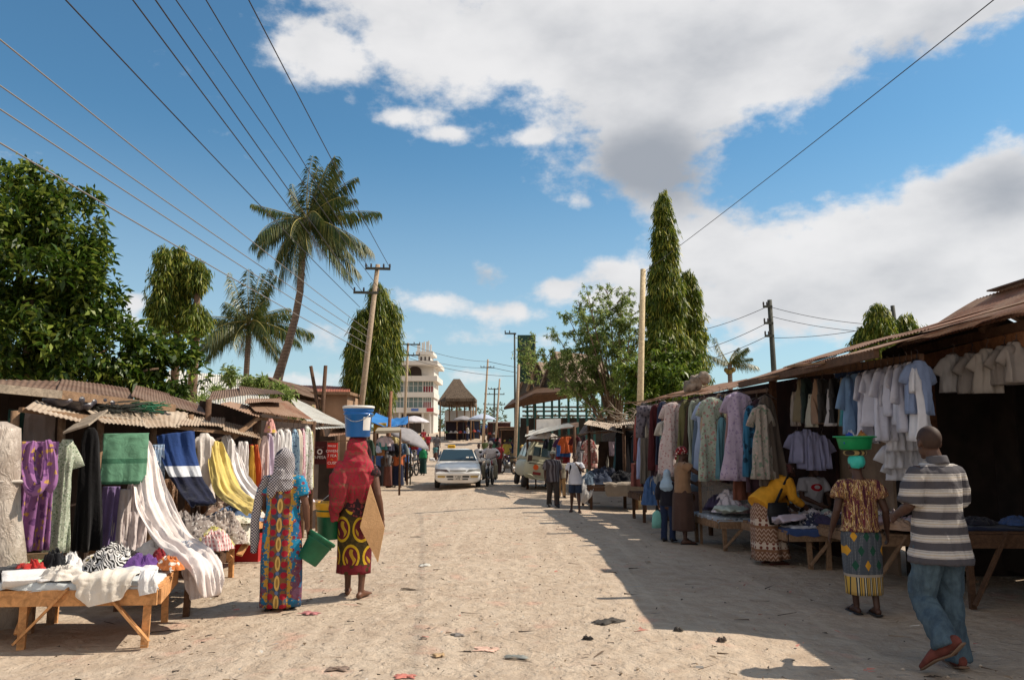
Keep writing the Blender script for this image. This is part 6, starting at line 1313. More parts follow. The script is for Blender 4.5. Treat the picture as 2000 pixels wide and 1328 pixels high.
# ---------------------------------------------------------------- vehicles
PWHITE = mat('white_paint', lambda t: t.mix(t.noise(sc=2.2, det=5).step(.5, .75) * .35, lin(240, 239, 236), lin(222, 216, 206)), .22, spec=.5); PBEIGE = mat('beige_paint', lambda t: t.mix(t.noise(sc=2.5, det=5).step(.45, .75) * .5, lin(178, 176, 152), lin(150, 140, 120)), .35, spec=.5)
CGL = mat('car_glass', lin(46, 60, 66), .06, spec=.8); RUB = mat('tyre_rubber', lambda t: vary(t, lin(50, 46, 44), .3, 8), .9); CHR = mat('chrome', lin(190, 190, 190), .25, metal=.9); BLKP = mat('black_plastic', lin(34, 34, 36), .5); LAMP = mat('lamp_glass', lin(150, 150, 146), .1, spec=.8); LAMPD = mat('lamp_glass_dark', lin(96, 84, 84), .12, spec=.8); AMB = mat('amber_lamp', lin(190, 160, 90), .2); YEL = mat('taxi_yellow', lin(226, 176, 40), .4); PLW = mat('plate_white', lin(206, 200, 190), .5); PLY = mat('plate_yellow', lin(226, 170, 50), .5); BLK = mat('black_letters', lin(30, 28, 28), .6)
def sq(x, y, z0, z1, n=24, p=3.2, sk=0.0):
    out = []
    for k in range(n):
        a = 2 * PI * k / n; c, s_ = math.cos(a), math.sin(a); u = math.copysign(abs(c) ** (2 / p), c); v_ = math.copysign(abs(s_) ** (2 / p), s_)
        zc = (z0 + z1) / 2 + v_ * (z1 - z0) / 2; out.append(V((x * u * (1 - sk * max(0, v_)), y, zc)))
    return out
def wheel(root, c, r, w_, ax=X):
    wb_ = MB(); rot = Matrix.Rotation(PI / 2, 3, 'Y')
    t_ = MB().lathe([(r * .62, -w_ / 2), (r * .9, -w_ / 2), (r, -w_ * .36), (r, w_ * .36), (r * .9, w_ / 2), (r * .62, w_ / 2)], 28, c, rot, False, False); t_.lathe([(r * .62, -w_ / 2), (r * .62, w_ / 2)], 28, c, rot, False, False)
    ob = t_.build('wheel', RUB, root, smooth=True); MB().lathe([(.02, -w_ * .2), (r * .3, -w_ * .28), (r * .6, -w_ * .42), (r * .63, -w_ * .2), (r * .63, w_ * .2), (r * .6, w_ * .42), (r * .3, w_ * .28), (.02, w_ * .2)], 20, c, rot).build('rim', CHR, ob, smooth=True)
    return ob
def bevel(ob, wd=.02, seg=3):
    m = ob.modifiers.new('bevel', 'BEVEL'); m.width = wd; m.segments = seg; m.limit_method = 'ANGLE'; return ob
# white taxi, nose towards -y (to the camera)
tx = empty('taxi', V((W(894, 950, 27.6).x, 27.6, gz(-1.9, 27.6))), 'white taxi saloon with a yellow roof sign coming up the street', 'car', rz=.075)
hb = MB().loft([sq(.74, -.02, .24, .62, p=4), sq(.80, .04, .20, .72, p=4), sq(.83, .25, .20, .80, p=4), sq(.84, .8, .22, .88, p=4), sq(.85, 1.25, .22, .93, p=4.5), sq(.85, 2.4, .22, .95, p=4.5), sq(.84, 3.4, .22, .95, p=4.5), sq(.80, 4.1, .26, .93, p=4), sq(.74, 4.25, .34, .85, p=4)]); hb.build('body', PWHITE, tx, smooth=True)
cb = MB().loft([sq(.78, 1.18, .85, .93, p=6), sq(.74, 1.45, .86, 1.08, p=6, sk=.10), sq(.68, 1.85, .86, 1.33, p=5, sk=.14), sq(.66, 2.1, .86, 1.38, p=5, sk=.16), sq(.66, 2.9, .86, 1.39, p=5, sk=.16), sq(.68, 3.3, .86, 1.28, p=5, sk=.14), sq(.74, 3.8, .86, .96, p=6)]); cb.build('cabin', PWHITE, tx, smooth=True)
def wpane(pts, name, m, root, off): 
    ob = MB().prism(pts, off).build(name, m, root); return ob
wpane([(-.68, 1.24, .945), (.68, 1.24, .945), (.545, 1.80, 1.315), (-.545, 1.80, 1.315)], 'windscreen', CGL, tx, (0, -.035, .05))
for s_ in (-1, 1):
    wpane([(s_ * .71, 1.50, .97), (s_ * .71, 2.45, .97), (s_ * .615, 2.4, 1.30), (s_ * .615, 1.95, 1.30)], 'side_window', CGL, tx, (s_ * .045, 0, .0)); wpane([(s_ * .71, 2.52, .97), (s_ * .71, 3.4, .97), (s_ * .62, 3.1, 1.28), (s_ * .615, 2.5, 1.30)], 'side_window', CGL, tx, (s_ * .045, 0, .0))
    mr = bevel(MB().box((s_ * .96, 1.42, 1.0), (.2, .10, .12)).build('mirror', PWHITE, tx), .035)
    MB().box((s_ * .84, 1.42, .97), (.1, .04, .04)).build('stalk', PWHITE, mr)
    hl = bevel(MB().prism([(s_ * .30, -.045, .60), (s_ * .78, .02, .60), (s_ * .80, .06, .71), (s_ * .40, -.03, .69)], (0, .05, .0)).build('headlight', LAMPD if s_ < 0 else LAMP, tx), .01)
    bevel(MB().box((s_ * .58, -.045, .435), (.26, .04, .06)).build('turn_signal', AMB, tx), .01)
    for yy in (.75, 3.35): wheel(tx, V((s_ * .74, yy, .295)), .295, .18)
MB().box((0, -.055, .645), (.56, .03, .035)).build('grille', mat('grille_grey', lin(120, 116, 112), .4), tx); bevel(MB().box((0, -.04, .53), (1.58, .09, .10)).build('bumper_moulding', PWHITE, tx), .03)
for s_ in (-1, 1):
    MB().box((s_ * .28, -.03, .435), (.24, .04, .05)).build('intake', BLKP, tx); MB().box((s_ * .26, -.03, .34), (.2, .04, .035)).build('intake', BLKP, tx)
pl = MB().box((0, -.075, .395), (.32, .015, .16)).build('number_plate', PLW, tx); text3d('T 384', .085, BLK, pl, (0, -.085, .43), RX); text3d('ATB', .085, BLK, pl, (0, -.085, .355), RX)
ts = bevel(MB().box((-.24, 2.0, 1.47), (.30, .14, .13)).build('roof_sign', YEL, tx), .04); text3d('TAXI', .10, mat('sign_brown', lin(120, 60, 30), .5), ts, (-.24, 1.925, 1.47), RX)
for x_, y_ in ((.3, 1.33), (.46, 1.32)): MB().prism([(x_, y_ - .085, 1.06 + .0), (x_ + .12, y_ - .085, 1.06), (x_ + .11, y_ - .03, 1.10), (x_ + .01, y_ - .03, 1.10)], (0, .003, .005)).build('sticker', PLW, tx)
for x_ in (-.36, .36):
    st_ = MB(); st_.sweep([(x_, 2.15, .85), (x_, 2.2, 1.12)], [(.2, .08), (.17, .06)], 12); st_.ell((x_, 2.2, 1.22), (.1, .05, .08)); st_.build('seat', BLKP, tx, smooth=True)
# beige van seen from behind, leaning to the right
vp = V((W(1058, 950, 26).x, 26.0, gz(1, 26))); vn = empty('van', vp, 'weathered pale beige van with a roof rack parked at a tilt on the right', 'van', rz=.20); vn.rotation_euler = (0, math.radians(8.5), .12); vn.scale = (.9, .9, .9)
bd = MB().loft([sq(.70, 0.0, .42, 1.0, p=6), sq(.74, .04, .36, 1.06, p=6), sq(.75, .5, .34, 1.08, p=6), sq(.75, 2.2, .34, 1.06, p=6), sq(.74, 2.9, .36, 1.0, p=5), sq(.68, 3.15, .42, .9, p=4)]); bd.build('body', PBEIGE, vn, smooth=True)
MB().loft([sq(.72, .08, .95, 1.12, p=7), sq(.70, .26, .96, 1.55, p=7, sk=.10), sq(.67, .40, .96, 1.74, p=6, sk=.12), sq(.67, 2.1, .96, 1.74, p=6, sk=.12), sq(.70, 2.6, .96, 1.3, p=6, sk=.08), sq(.72, 2.85, .96, 1.0, p=6)]).build('cabin', PBEIGE, vn, smooth=True)
def rearp(z): return .08 + (z - 1.0) * .30
rw = wpane([(-.50, rearp(1.2) - .05, 1.22), (.50, rearp(1.2) - .05, 1.22), (.46, rearp(1.6) - .02, 1.56), (-.46, rearp(1.6) - .02, 1.56)], 'rear_window', CGL, vn, (0, .05, 0))
for x_ in (-.2, .2): MB().beam((x_, rearp(1.2) - .07, 1.21), (x_ * .95, rearp(1.6) - .04, 1.57), .018).build('bar', PBEIGE, rw)
tg_ = MB(); 
for z_ in (1.04, .93): tg_.beam((-.62, -.03 if z_ < 1 else .03, z_), (.62, -.03 if z_ < 1 else .03, z_), .03, .02)
tg_.build('tailgate_rails', BLKP, vn)
for s_ in (-1, 1):
    tl = MB().box((s_ * .60, .04, 1.06), (.16, .05, .30)).build('tail_lamp', mat('tail_lamp', lin(96, 74, 66), .3), vn); g_ = MB()
    for k in range(5): g_.beam((s_ * (.54 + .03 * k), .005, .90), (s_ * (.54 + .03 * k), .02, 1.22), .012)
    g_.build('lamp_guard', BLKP, tl)
    for yy in (.42, 2.55): wheel(vn, V((s_ * .64, yy, .29)), .29, .17)
    wpane([(s_ * .69, .55, 1.14), (s_ * .69, 1.35, 1.14), (s_ * .625, 1.3, 1.55), (s_ * .625, .6, 1.55)], 'side_window', CGL, vn, (s_ * .04, 0, 0)); wpane([(s_ * .69, 1.5, 1.14), (s_ * .69, 2.3, 1.14), (s_ * .625, 2.05, 1.55), (s_ * .625, 1.5, 1.55)], 'side_window', CGL, vn, (s_ * .04, 0, 0))
MB().lathe([(.0, 0), (.10, 0), (.10, .012), (0, .012)], 20, (-.34, -.012, .80), Matrix.Rotation(PI / 2, 3, 'X')).build('round_sticker', mat('orange_reflector', lin(222, 96, 40), .4), vn)
MB().sweep([(-.72, -.02, .52), (-.5, -.12, .5), (-.3, -.14, .4), (.5, -.14, .38), (.72, -.02, .42)], .03, 8).build('rear_bumper', PBEIGE, vn, smooth=True)
pl = MB().box((.28, -.03, .53), (.42, .015, .19)).build('number_plate', PLY, vn); text3d('T 516', .10, BLK, pl, (.28, -.04, .575), RX); text3d('AKE', .10, BLK, pl, (.28, -.04, .48), RX)
MB().box((-.28, -.02, .58), (.3, .03, .10)).build('reflector', mat('red_reflector', lin(130, 50, 50), .3), vn)
rk = MB()
for y_ in (.45, 1.2, 2.0): rk.beam((-.56, y_, 1.80), (.56, y_, 1.80), .025)
for s_ in (-1, 1):
    rk.beam((s_ * .56, .40, 1.82), (s_ * .56, 2.05, 1.82), .025); rk.beam((s_ * .56, .42, 1.90), (s_ * .56, 2.0, 1.90), .02)
    for y_ in (.45, 1.2, 2.0): rk.beam((s_ * .56, y_, 1.70), (s_ * .56, y_, 1.91), .02)
rk.beam((-.56, .42, 1.90), (.56, .42, 1.90), .02); rk.build('roof_rack', mat('rack_brown', lin(110, 76, 66), .5), vn)
# motorbikes
def motorbike(loc, rz, label, tank=(150, 40, 36), group='motorbikes'):
    root = empty('motorbike', loc, label, 'motorbike', group, rz); FRB = BLKP
    for y_ in (.62, -.62):
        rot = Matrix.Rotation(PI / 2, 3, 'Y'); w_ = MB(); w_.sweep([(0, y_ + .27 * math.cos(a * PI / 14), .31 + .27 * math.sin(a * PI / 14)) for a in range(29)], .042, 8, cap=False); ob = w_.build('wheel', RUB, root, smooth=True)
        r_ = MB(); r_.lathe([(.03, -.05), (.05, -.05), (.05, .05), (.03, .05)], 10, (0, y_, .31), rot)
        for k in range(9): r_.beam((0, y_, .31), (0, y_ + .24 * math.cos(k * .7), .31 + .24 * math.sin(k * .7)), .008)
        r_.build('spokes', CHR, ob)
        MB().sweep([(0, y_ + .33 * math.cos(a), .31 + .33 * math.sin(a)) for a in (.5, .9, 1.3, 1.7, 2.1, 2.5)], [(.05, .012)] * 6, 8, X).build('mudguard', FRB, root, smooth=True)
    f = MB()
    for s_ in (-1, 1): f.sweep([(s_ * .07, .62, .31), (s_ * .07, .44, .72), (s_ * .06, .38, .95)], .022, 8)
    f.build('fork', CHR, root, smooth=True)
    MB().sweep([(-.36, .26, 1.04), (-.24, .34, 1.05), (-.08, .40, .98), (.08, .40, .98), (.24, .34, 1.05), (.36, .26, 1.04)], .016, 8).build('handlebar', FRB, root, smooth=True)
    hl = MB(); hl.ell((0, .50, .90), (.10, .07, .10)); hl.build('headlight', LAMP, root, smooth=True)
    MB().sweep([(0, .34, .80), (0, .15, .84), (0, -.05, .76)], [(.06, .06), (.14, .11), (.07, .07)], 14, X).build('fuel_tank', mat('tank_%d_%d_%d' % tank, lin(tank), .25, spec=.6), root, smooth=True)
    MB().sweep([(0, -.02, .80), (0, -.3, .78), (0, -.72, .82)], [(.10, .05), (.13, .06), (.10, .05)], 12, X).build('seat', FRB, root, smooth=True)
    e = MB(); e.box((0, .08, .42), (.22, .32, .30)); e.lathe([(.07, -.12), (.09, 0), (.07, .12)], 12, (0, .2, .55)); e.sweep([(0, .38, .9), (0, .3, .5), (0, .1, .27), (0, -.2, .3), (0, -.62, .31)], .025, 8); e.sweep([(.10, .2, .4), (.13, -.1, .28), (.13, -.7, .34)], .035, 8); e.build('engine', mat('engine_grey', lin(96, 94, 92), .4, metal=.5), root, smooth=True)
    for s_ in (-1, 1):
        m_ = MB(); m_.sweep([(s_ * .26, .33, 1.05), (s_ * .30, .34, 1.2)], .006, 6); m_.ell((s_ * .31, .33, 1.23), (.06, .02, .045)); m_.build('mirror', BLKP, root, smooth=True)
    MB().box((0, -.86, .62), (.12, .03, .08)).build('tail_lamp', mat('tail_lamp', lin(96, 74, 66), .3), root)
    return root
mo = G(957, 948); motorbike(mo, PI - .12, 'motorbike with a rider coming along beside the white taxi')
motorbike(G(756, 938), 1.0, 'dark motorbike parked sideways, nearest the woman in red', (40, 40, 44)); motorbike(G(772, 934), 1.25, 'dark motorbike parked between its neighbour and the white shirted man', (34, 50, 80)); motorbike(G(803, 930), PI - .3, 'motorbike draped in grey plastic beside the white shirted man', (150, 150, 154))
motorbike(G(992, 925), .5, 'dark motorbike standing left of the beige van', (60, 30, 30))

rr = random.Random(15); mb = MB()
for i in range(60):
    p = W(rr.uniform(1165, 1255), rr.uniform(800, 838), 21.5 + rr.uniform(-.8, .8)); e = p + V((rr.uniform(-.7, .7), rr.uniform(-.4, .4), rr.uniform(-.25, .35))); mb.sweep([p, lerp(p, e, .5) + V((rr.uniform(-.1, .1), 0, rr.uniform(-.08, .1))), e], [.016, .011, .004], 5)
tag(mb.build('brushwood', WOODG, o=W(1210, 820, 21.5), smooth=True), 'tangle of dry bare branches lying on the far right stall roofs', 'branches')
# ---------------------------------------------------------------- people
def skinmat(n, rgb): return mat('skin_' + n, lambda t: vary(t, lin(rgb), .12, 9), .5, lambda t: t.noise(sc=120, det=2), spec=.35, bdist=.001)
SK1 = skinmat('deep', (74, 50, 40)); SK2 = skinmat('brown', (98, 66, 50)); HAIR = mat('short_black_hair', lin(40, 30, 26), .9, lambda t: t.noise(sc=300, det=2), bdist=.003)
EYE = mat('eye', lin(200, 192, 186), .2)
BASE = dict(pel=(0, 0, .93), wai=(0, .0, 1.07), che=(0, .01, 1.26), nek=(0, -.015, 1.44), hed=(0, .02, 1.585),
            shL=(-.175, -.01, 1.385), elL=(-.235, -.04, 1.11), wrL=(-.245, .03, .87), shR=(.175, -.01, 1.385), elR=(.235, -.04, 1.11), wrR=(.245, .03, .87),
            hiL=(-.09, 0, .90), knL=(-.10, .02, .49), anL=(-.105, -.02, .085), hiR=(.09, 0, .90), knR=(.10, .02, .49), anR=(.105, -.02, .085), toL=(-.12, .17, .03), toR=(.12, .17, .03))
def shift(d, keys, off):
    for k in keys: d[k] = tuple(a + b for a, b in zip(d.get(k, BASE[k]), off))
UPPER = ('wai', 'che', 'nek', 'hed', 'shL', 'elL', 'wrL', 'shR', 'elR', 'wrR')
def lean(pose, ang, piv=(0, 0, .95), keys=UPPER):
    R_ = Matrix.Rotation(-ang, 3, 'X'); p = V(piv)
    for k in keys: pose[k] = tuple(p + R_ @ (V(pose.get(k, BASE[k])) - p))
    return pose
def hand(mb, wr, el, side, s, curl=.5, palm=None):
    d = (wr - el).normalized(); pn = V(palm) if palm is not None else V((-side, 0, 0)); pn = (pn - d * pn.dot(d)).normalized(); lt = d.cross(pn).normalized()   # lt: toward thumb or away
    if lt.y < 0: lt = -lt
    a, b = wr + d * .01 * s, wr + d * .085 * s
    mb.sweep([wr - d * .02 * s, a + d * .02 * s, b], [(.024 * s, .017 * s), (.036 * s, .016 * s), (.038 * s, .013 * s)], 12, lt, round_cap=True)
    for i, L in enumerate((.066, .075, .070, .055)):
        p = b + lt * (.027 - .018 * i) * s - d * .006 * s; q = p; dr = d.copy(); P = [p - d * .015 * s, p]
        for k in range(3):
            dr = (dr + pn * curl * (.35 + .25 * k)).normalized(); q = q + dr * L * s * (.42, .33, .27)[k]; P.append(q)
        mb.sweep(P, [.0095 * s, .0095 * s, .0088 * s, .008 * s, .0068 * s], 8, round_cap=True)
    p = a + lt * .028 * s; mb.sweep([p - lt * .012 * s, p + (lt * .7 + d * .7 + pn * .25) * .03 * s, p + (lt * .75 + d * 1.5 + pn * .6) * .032 * s], [.013 * s, .011 * s, .0085 * s], 8, round_cap=True)
def figure(loc, H, rz, label, skin=SK1, pose=None, vox=.008, fem=False, hrot=(0, 0), curl=(.5, .5), palms=(None, None), group=None, hands=True, face=True, name='person', cat='person'):
    s = H / 1.7; J = {k: V((pose or {}).get(k, v)) * s for k, v in BASE.items()}; root = empty(name, loc, label, cat, group, rz); mb = MB()
    hw = .172 if fem else .16
    mb.sweep([J['pel'] - V((0, 0, .09 * s)), J['pel'], lerp(J['pel'], J['wai'], .9), J['che'], lerp(J['che'], J['nek'], .55), lerp(J['che'], J['nek'], .9)], [(hw * .9 * s, .10 * s), (hw * s, .118 * s), (.128 * s, .09 * s), (.152 * s, .108 * s), (.16 * s, .092 * s), (.075 * s, .062 * s)], 20, X, round_cap=True)
    mb.sweep([lerp(J['che'], J['nek'], .8), J['nek'], lerp(J['nek'], J['hed'], .6)], [.066 * s, .054 * s, .052 * s], 14, round_cap=True)
    HR = Matrix.Rotation(hrot[0], 3, 'Z') @ Matrix.Rotation(-hrot[1], 3, 'X'); hp = lambda x, y, z: J['hed'] + HR @ (V((x, y, z)) * s)
    mb.ell(hp(0, -.008, .025), (.074 * s, .096 * s, .092 * s), HR, 20, 14); mb.ell(hp(0, .022, -.052), (.056 * s, .066 * s, .066 * s), HR, 16, 10)
    if face:
        mb.sweep([hp(0, .085, .012), hp(0, .102, -.022), hp(0, .088, -.036)], [.010 * s, .018 * s, .012 * s], 8, round_cap=True); mb.ell(hp(0, .074, .028), (.05 * s, .018 * s, .012 * s), HR)
        mb.ell(hp(0, .079, -.066), (.024 * s, .012 * s, .007 * s), HR); mb.ell(hp(0, .077, -.080), (.022 * s, .012 * s, .008 * s), HR); mb.ell(hp(0, .06, -.108), (.026 * s, .02 * s, .016 * s), HR)
        for sg in (-1, 1): mb.ell(hp(sg * .078, -.008, -.012), (.012 * s, .020 * s, .032 * s), HR @ rotz(sg * .35))
    for q, sg in (('L', -1), ('R', 1)):
        sh, el, wr = J['sh' + q], J['el' + q], J['wr' + q]
        mb.sweep([lerp(J['che'], J['nek'], .6) + (sh - lerp(J['che'], J['nek'], .6)) * .45, sh, lerp(sh, el, .4), el, lerp(el, wr, .3), wr], [.05 * s, .055 * s, .048 * s, .038 * s, .040 * s, .025 * s], 14, round_cap=True)
        hi, kn, an, to = J['hi' + q], J['kn' + q], J['an' + q], J['to' + q]
        mb.sweep([hi + V((0, 0, .03 * s)), lerp(hi, kn, .3), kn, lerp(kn, an, .3) - V((0, .02 * s, 0)), lerp(kn, an, .75), an], [.082 * s, .080 * s, .054 * s, .054 * s, .036 * s, .033 * s], 14, round_cap=True)
        fd = (to - an); fd.z = 0; fd = fd.normalized() if fd.length > 1e-4 else Y; sd = fd.cross(Z)
        mb.sweep([an + V((0, 0, .0)) - fd * .045 * s + V((0, 0, -.045 * s)), an + fd * .03 * s - V((0, 0, .03 * s)), lerp(an, to, .65) - V((0, 0, .012 * s)), to], [(.03 * s, .034 * s), (.036 * s, .042 * s), (.044 * s, .026 * s), (.04 * s, .014 * s)], 12, sd, round_cap=True)
        if hands: hand(mb, wr, el, sg, s, curl[0 if q == 'L' else 1], palms[0 if q == 'L' else 1])
        else: mb.ell(wr + (wr - el).normalized() * .08 * s, (.035 * s, .03 * s, .08 * s))
    link('body', remesh(mb, vox, 2), skin, root)
    if face and vox < .015:
        e = MB()
        for sg in (-1, 1): e.ell(hp(sg * .031, .074, .006), (.013 * s, .011 * s, .007 * s), HR, 10, 6)
        e.build('eyes', EYE, root, smooth=True)
    return root, J, s, hp, HR
def wr_disp(amp, sc, seed=0):
    def f(p):
        q = V((p.x * sc, p.y * sc, p.z * sc * .55)) + V((seed, seed * .3, 0)); return amp * (1 - 2.2 * abs(mn.noise(q))) + amp * .4 * mn.noise(q * 2.7)
    return f
def top_(root, J, s, m, hem=.8, sleeve=.9, loose=1.0, flare=1.0, name='shirt', vox=.011, bump=.007, seed=0, fl=1.0, neck=1.0, slv_r=.078):
    mb = MB(); pe = J['pel']; hemP = pe + (pe - J['wai']).normalized() * (.93 * s - hem * s)
    mb.sweep([lerp(J['che'], J['nek'], .98), lerp(J['che'], J['nek'], .88), lerp(J['che'], J['nek'], .68), J['che'], J['wai'], pe, hemP],
             [(.07 * s * neck, .062 * s * neck), (.115 * s, .082 * s), (.178 * s, .112 * s), (.185 * s * loose, .135 * s * loose), (.175 * s * loose, .128 * s * loose), (.185 * s * loose, .142 * s * loose), (.195 * s * loose * flare, .155 * s * loose * flare)], 30, X,
             lambda tt, th, x, y: (x * (1 + .05 * tt * mn.noise(V((th * 1.5, tt * 3, seed)))), y * (1 + .10 * tt * mn.noise(V((th * 2, tt * 3, seed + 4))))))
    for q in 'LR':
        sh, el, wr = J['sh' + q], J['el' + q], J['wr' + q]
        if sleeve <= 0: continue
        P = [lerp(J['che'], J['nek'], .55) + (sh - lerp(J['che'], J['nek'], .55)) * .5, sh + V((0, 0, -.018 * s))]; Rr = [.066 * s, .068 * s * loose]
        if sleeve <= 1: P += [lerp(sh, el, sleeve * .5), lerp(sh, el, sleeve)]; Rr += [slv_r * s * loose, slv_r * 1.05 * s * loose]
        else: P += [lerp(sh, el, .5), el, lerp(el, wr, .5), lerp(el, wr, sleeve - 1)]; Rr += [slv_r * s, .064 * s, .056 * s, .050 * s]
        mb.sweep(P, Rr, 16)
    return link(name, remesh(mb, vox, 2, wr_disp(bump * s, 9, seed)), m, root)
def trousers_(root, J, s, m, upto=1.0, vox=.011, bump=.006, seed=3, loose=1.0, name='trousers'):
    mb = MB(); mb.sweep([lerp(J['pel'], J['wai'], .35), J['pel'], J['pel'] - V((0, 0, .10 * s))], [(.155 * s, .112 * s), (.165 * s, .122 * s), (.155 * s, .115 * s)], 24, X)
    for q in 'LR':
        hi, kn, an = J['hi' + q], J['kn' + q], J['an' + q]; L = [(hi + V((0, 0, .02 * s)), .100), (lerp(hi, kn, .4), .094 * loose), (kn, .076 * loose), (lerp(kn, an, .45), .074 * loose), (lerp(kn, an, .85), .072 * loose), (an + V((0, 0, -.03 * s)), .078 * loose)]
        if upto < 1:
            L = [(hi + V((0, 0, .02 * s)), .102), (lerp(hi, kn, .4), .10), (lerp(hi, kn, upto), .10)]
        mb.sweep([p for p, r in L], [r * s for p, r in L], 18)
    return link(name, remesh(mb, vox, 2, wr_disp(bump * s, 11, seed)), m, root)
def skirt_(root, J, s, m, z1, r1=(.2, .18), r0=(.165, .13), mid=(.2, .165), name='skirt', seed=0, amp=.02, k=7, z0=1.03, off=(0, 0)):
    zs = [z0, z0 - .08, z0 - .17, lerp(z0 - .17, z1, .35), lerp(z0 - .17, z1, .7), z1]; rd = [r0, (r0[0] * 1.08, r0[1] * 1.12), mid, (lerp(mid[0], r1[0], .35), lerp(mid[1], r1[1], .35)), (lerp(mid[0], r1[0], .7), lerp(mid[1], r1[1], .7)), r1]
    P = []; R_ = []; n = 22
    for i in range(n + 1):
        u = i / n * 5; j = min(int(u), 4); f = u - j; z = lerp(zs[j], zs[j + 1], f); t_ = (z0 - z) / max(.01, z0 - z1)
        P.append((V((off[0] * t_, off[1] * t_, z)) + V((J['pel'].x / s, J['pel'].y / s, 0)) * (1 - t_ * .6)) * s); R_.append((lerp(rd[j][0], rd[j + 1][0], f) * s, lerp(rd[j][1], rd[j + 1][1], f) * s))
    def fold(tt, th, x, y):
        a = amp / .18 * (.1 + tt) * (mn.noise(V((math.cos(th) * k * .32, math.sin(th) * k * .32, tt * .9 + seed))) * 1.6 + .5 * mn.noise(V((math.cos(th) * k * .8, math.sin(th) * k * .8, tt * 1.6 + seed)))); return x * (1 + a), y * (1 + a)
    return MB().sweep(P, R_, 60, X, fold).build(name, m, root, smooth=True)
def hood_(root, J, s, hp, HR, m, name='headscarf', drop=.20, w_=1.0, tail=None, vox=.011, seed=0, shoulders=True, infl=1.12, bump=.006, cone=False):
    mb = MB(); mb.ell(hp(0, -.026, .022), (.080 * infl * s, .092 * infl * s, .096 * infl * s), HR, 22, 14)
    mb.sweep([hp(0, -.03, -.02), hp(0, -.035, -.07), J['nek'] + V((0, -.01, .0))], [(.078 * infl * s, .085 * infl * s), (.082 * infl * s, .08 * infl * s), (.105 * s, .09 * s)], 22, X, round_cap=True)
    if cone: mb.sweep([hp(0, -.03, .03), hp(0, -.04, -.06), J['nek'] + V((0, -.02, .0)), lerp(J['che'], J['nek'], .6) + V((0, -.02, 0))], [(.09 * s, .095 * s), (.115 * s, .10 * s), (.165 * s, .12 * s), (.215 * s, .15 * s)], 24, X, round_cap=True)
    if shoulders:
        c = lerp(J['che'], J['nek'], .8); mb.sweep([J['nek'] + V((0, -.01, .03 * s)), c + V((0, -.012, .01)), lerp(c, J['che'], .55) + V((0, -.014, 0)), c - (J['nek'] - J['che']).normalized() * drop * s], [(.09 * s, .085 * s), (.185 * s * w_, .125 * s), (.225 * s * w_, .158 * s), (.235 * s * w_, .172 * s)], 30, X,
                 lambda tt, th, x, y: (x * (1 + .10 * tt * mn.noise(V((th * 2, tt * 2, seed)))), y * (1 + .16 * tt * mn.noise(V((th * 2.5, tt * 2, seed + 2))))))
    if tail:
        for P, R_ in tail: mb.sweep([V(p) * s for p in P], [(a * s, b * s) for a, b in R_], 20, X, lambda tt, th, x, y: (x, y + .02 * s * mn.noise(V((x * 30, tt * 3, seed)))))
    return link(name, remesh(mb, vox, 2, wr_disp(bump * s, 10, seed)), m, root)
def wrap_(root, J, s, hp, HR, m, name='headwrap', knot=True, vox=.01, big=1.0, seed=0):
    mb = MB(); mb.ell(hp(0, -.018, .045), (.084 * s, .104 * s, .085 * s * big), HR, 20, 12)
    if knot: mb.ell(hp(0, -.105, .01), (.05 * s, .035 * s, .05 * s), HR); mb.sweep([hp(0, -.11, .0), hp(.02, -.13, -.06), hp(.03, -.125, -.12)], [(.03 * s, .02 * s), (.04 * s, .015 * s), (.03 * s, .01 * s)], 10, X)
    return link(name, remesh(mb, vox, 2, wr_disp(.005, 16, seed)), m, root)
def hair_(root, J, s, hp, HR, m=HAIR):
    mb = MB(); mb.ell(hp(0, -.013, .028), (.0755 * s, .0972 * s, .0915 * s), HR, 24, 16); return mb.build('hair', m, root, smooth=True)
def shoes_(root, J, s, m, sole=None, heel_up=()):
    for q in 'LR':
        an, to = J['an' + q], J['to' + q]; fd = (to - an); fd3 = fd.normalized(); sd = fd3.cross(Z).normalized(); mb = MB(); dn = fd3.cross(sd)
        if dn.z > 0: dn = -dn
        mb.sweep([an - fd3 * .06 * s + dn * .035 * s, an + fd3 * .01 * s + dn * .02 * s, lerp(an, to, .6), to + fd3 * .025 * s], [(.036 * s, .045 * s), (.043 * s, .058 * s), (.05 * s, .038 * s), (.044 * s, .022 * s)], 14, sd, round_cap=True)
        sh = link('shoe', remesh(mb, .009, 2), m, root)
        if sole: 
            P = [an - fd3 * .085 * s + dn * .075 * s, an + fd3 * .02 * s + dn * .078 * s, lerp(an, to, .6) + dn * .035 * s, to + fd3 * .04 * s + dn * .012 * s]; MB().sweep(P, [(.038 * s, .010 * s), (.042 * s, .010 * s), (.050 * s, .010 * s), (.042 * s, .008 * s)], 12, sd, round_cap=True).build('sole', sole, sh, smooth=True)
def sandals_(root, J, s, m):
    for q in 'LR':
        an, to = J['an' + q], J['to' + q]; fd = (to - an); fd.z = 0; fd.normalize(); sd = fd.cross(Z)
        a = an - fd * .07 * s; a.z = an.z - .075 * s; b = to + fd * .02 * s; b.z = to.z - .022 * s; mb = MB().sweep([a, lerp(a, b, .5), b], [(.04 * s, .012 * s), (.045 * s, .012 * s), (.045 * s, .012 * s)], 12, sd, round_cap=True)
        mid = lerp(an, to, .55); mb.sweep([mid + sd * .05 * s - V((0, 0, .02)), mid + V((0, 0, .022 * s)), mid - sd * .05 * s - V((0, 0, .02))], .009 * s, 6); mb.build('sandal', m, root, smooth=True)
def xz(t):
    x, y, z = t.xyz(); return x, y, z
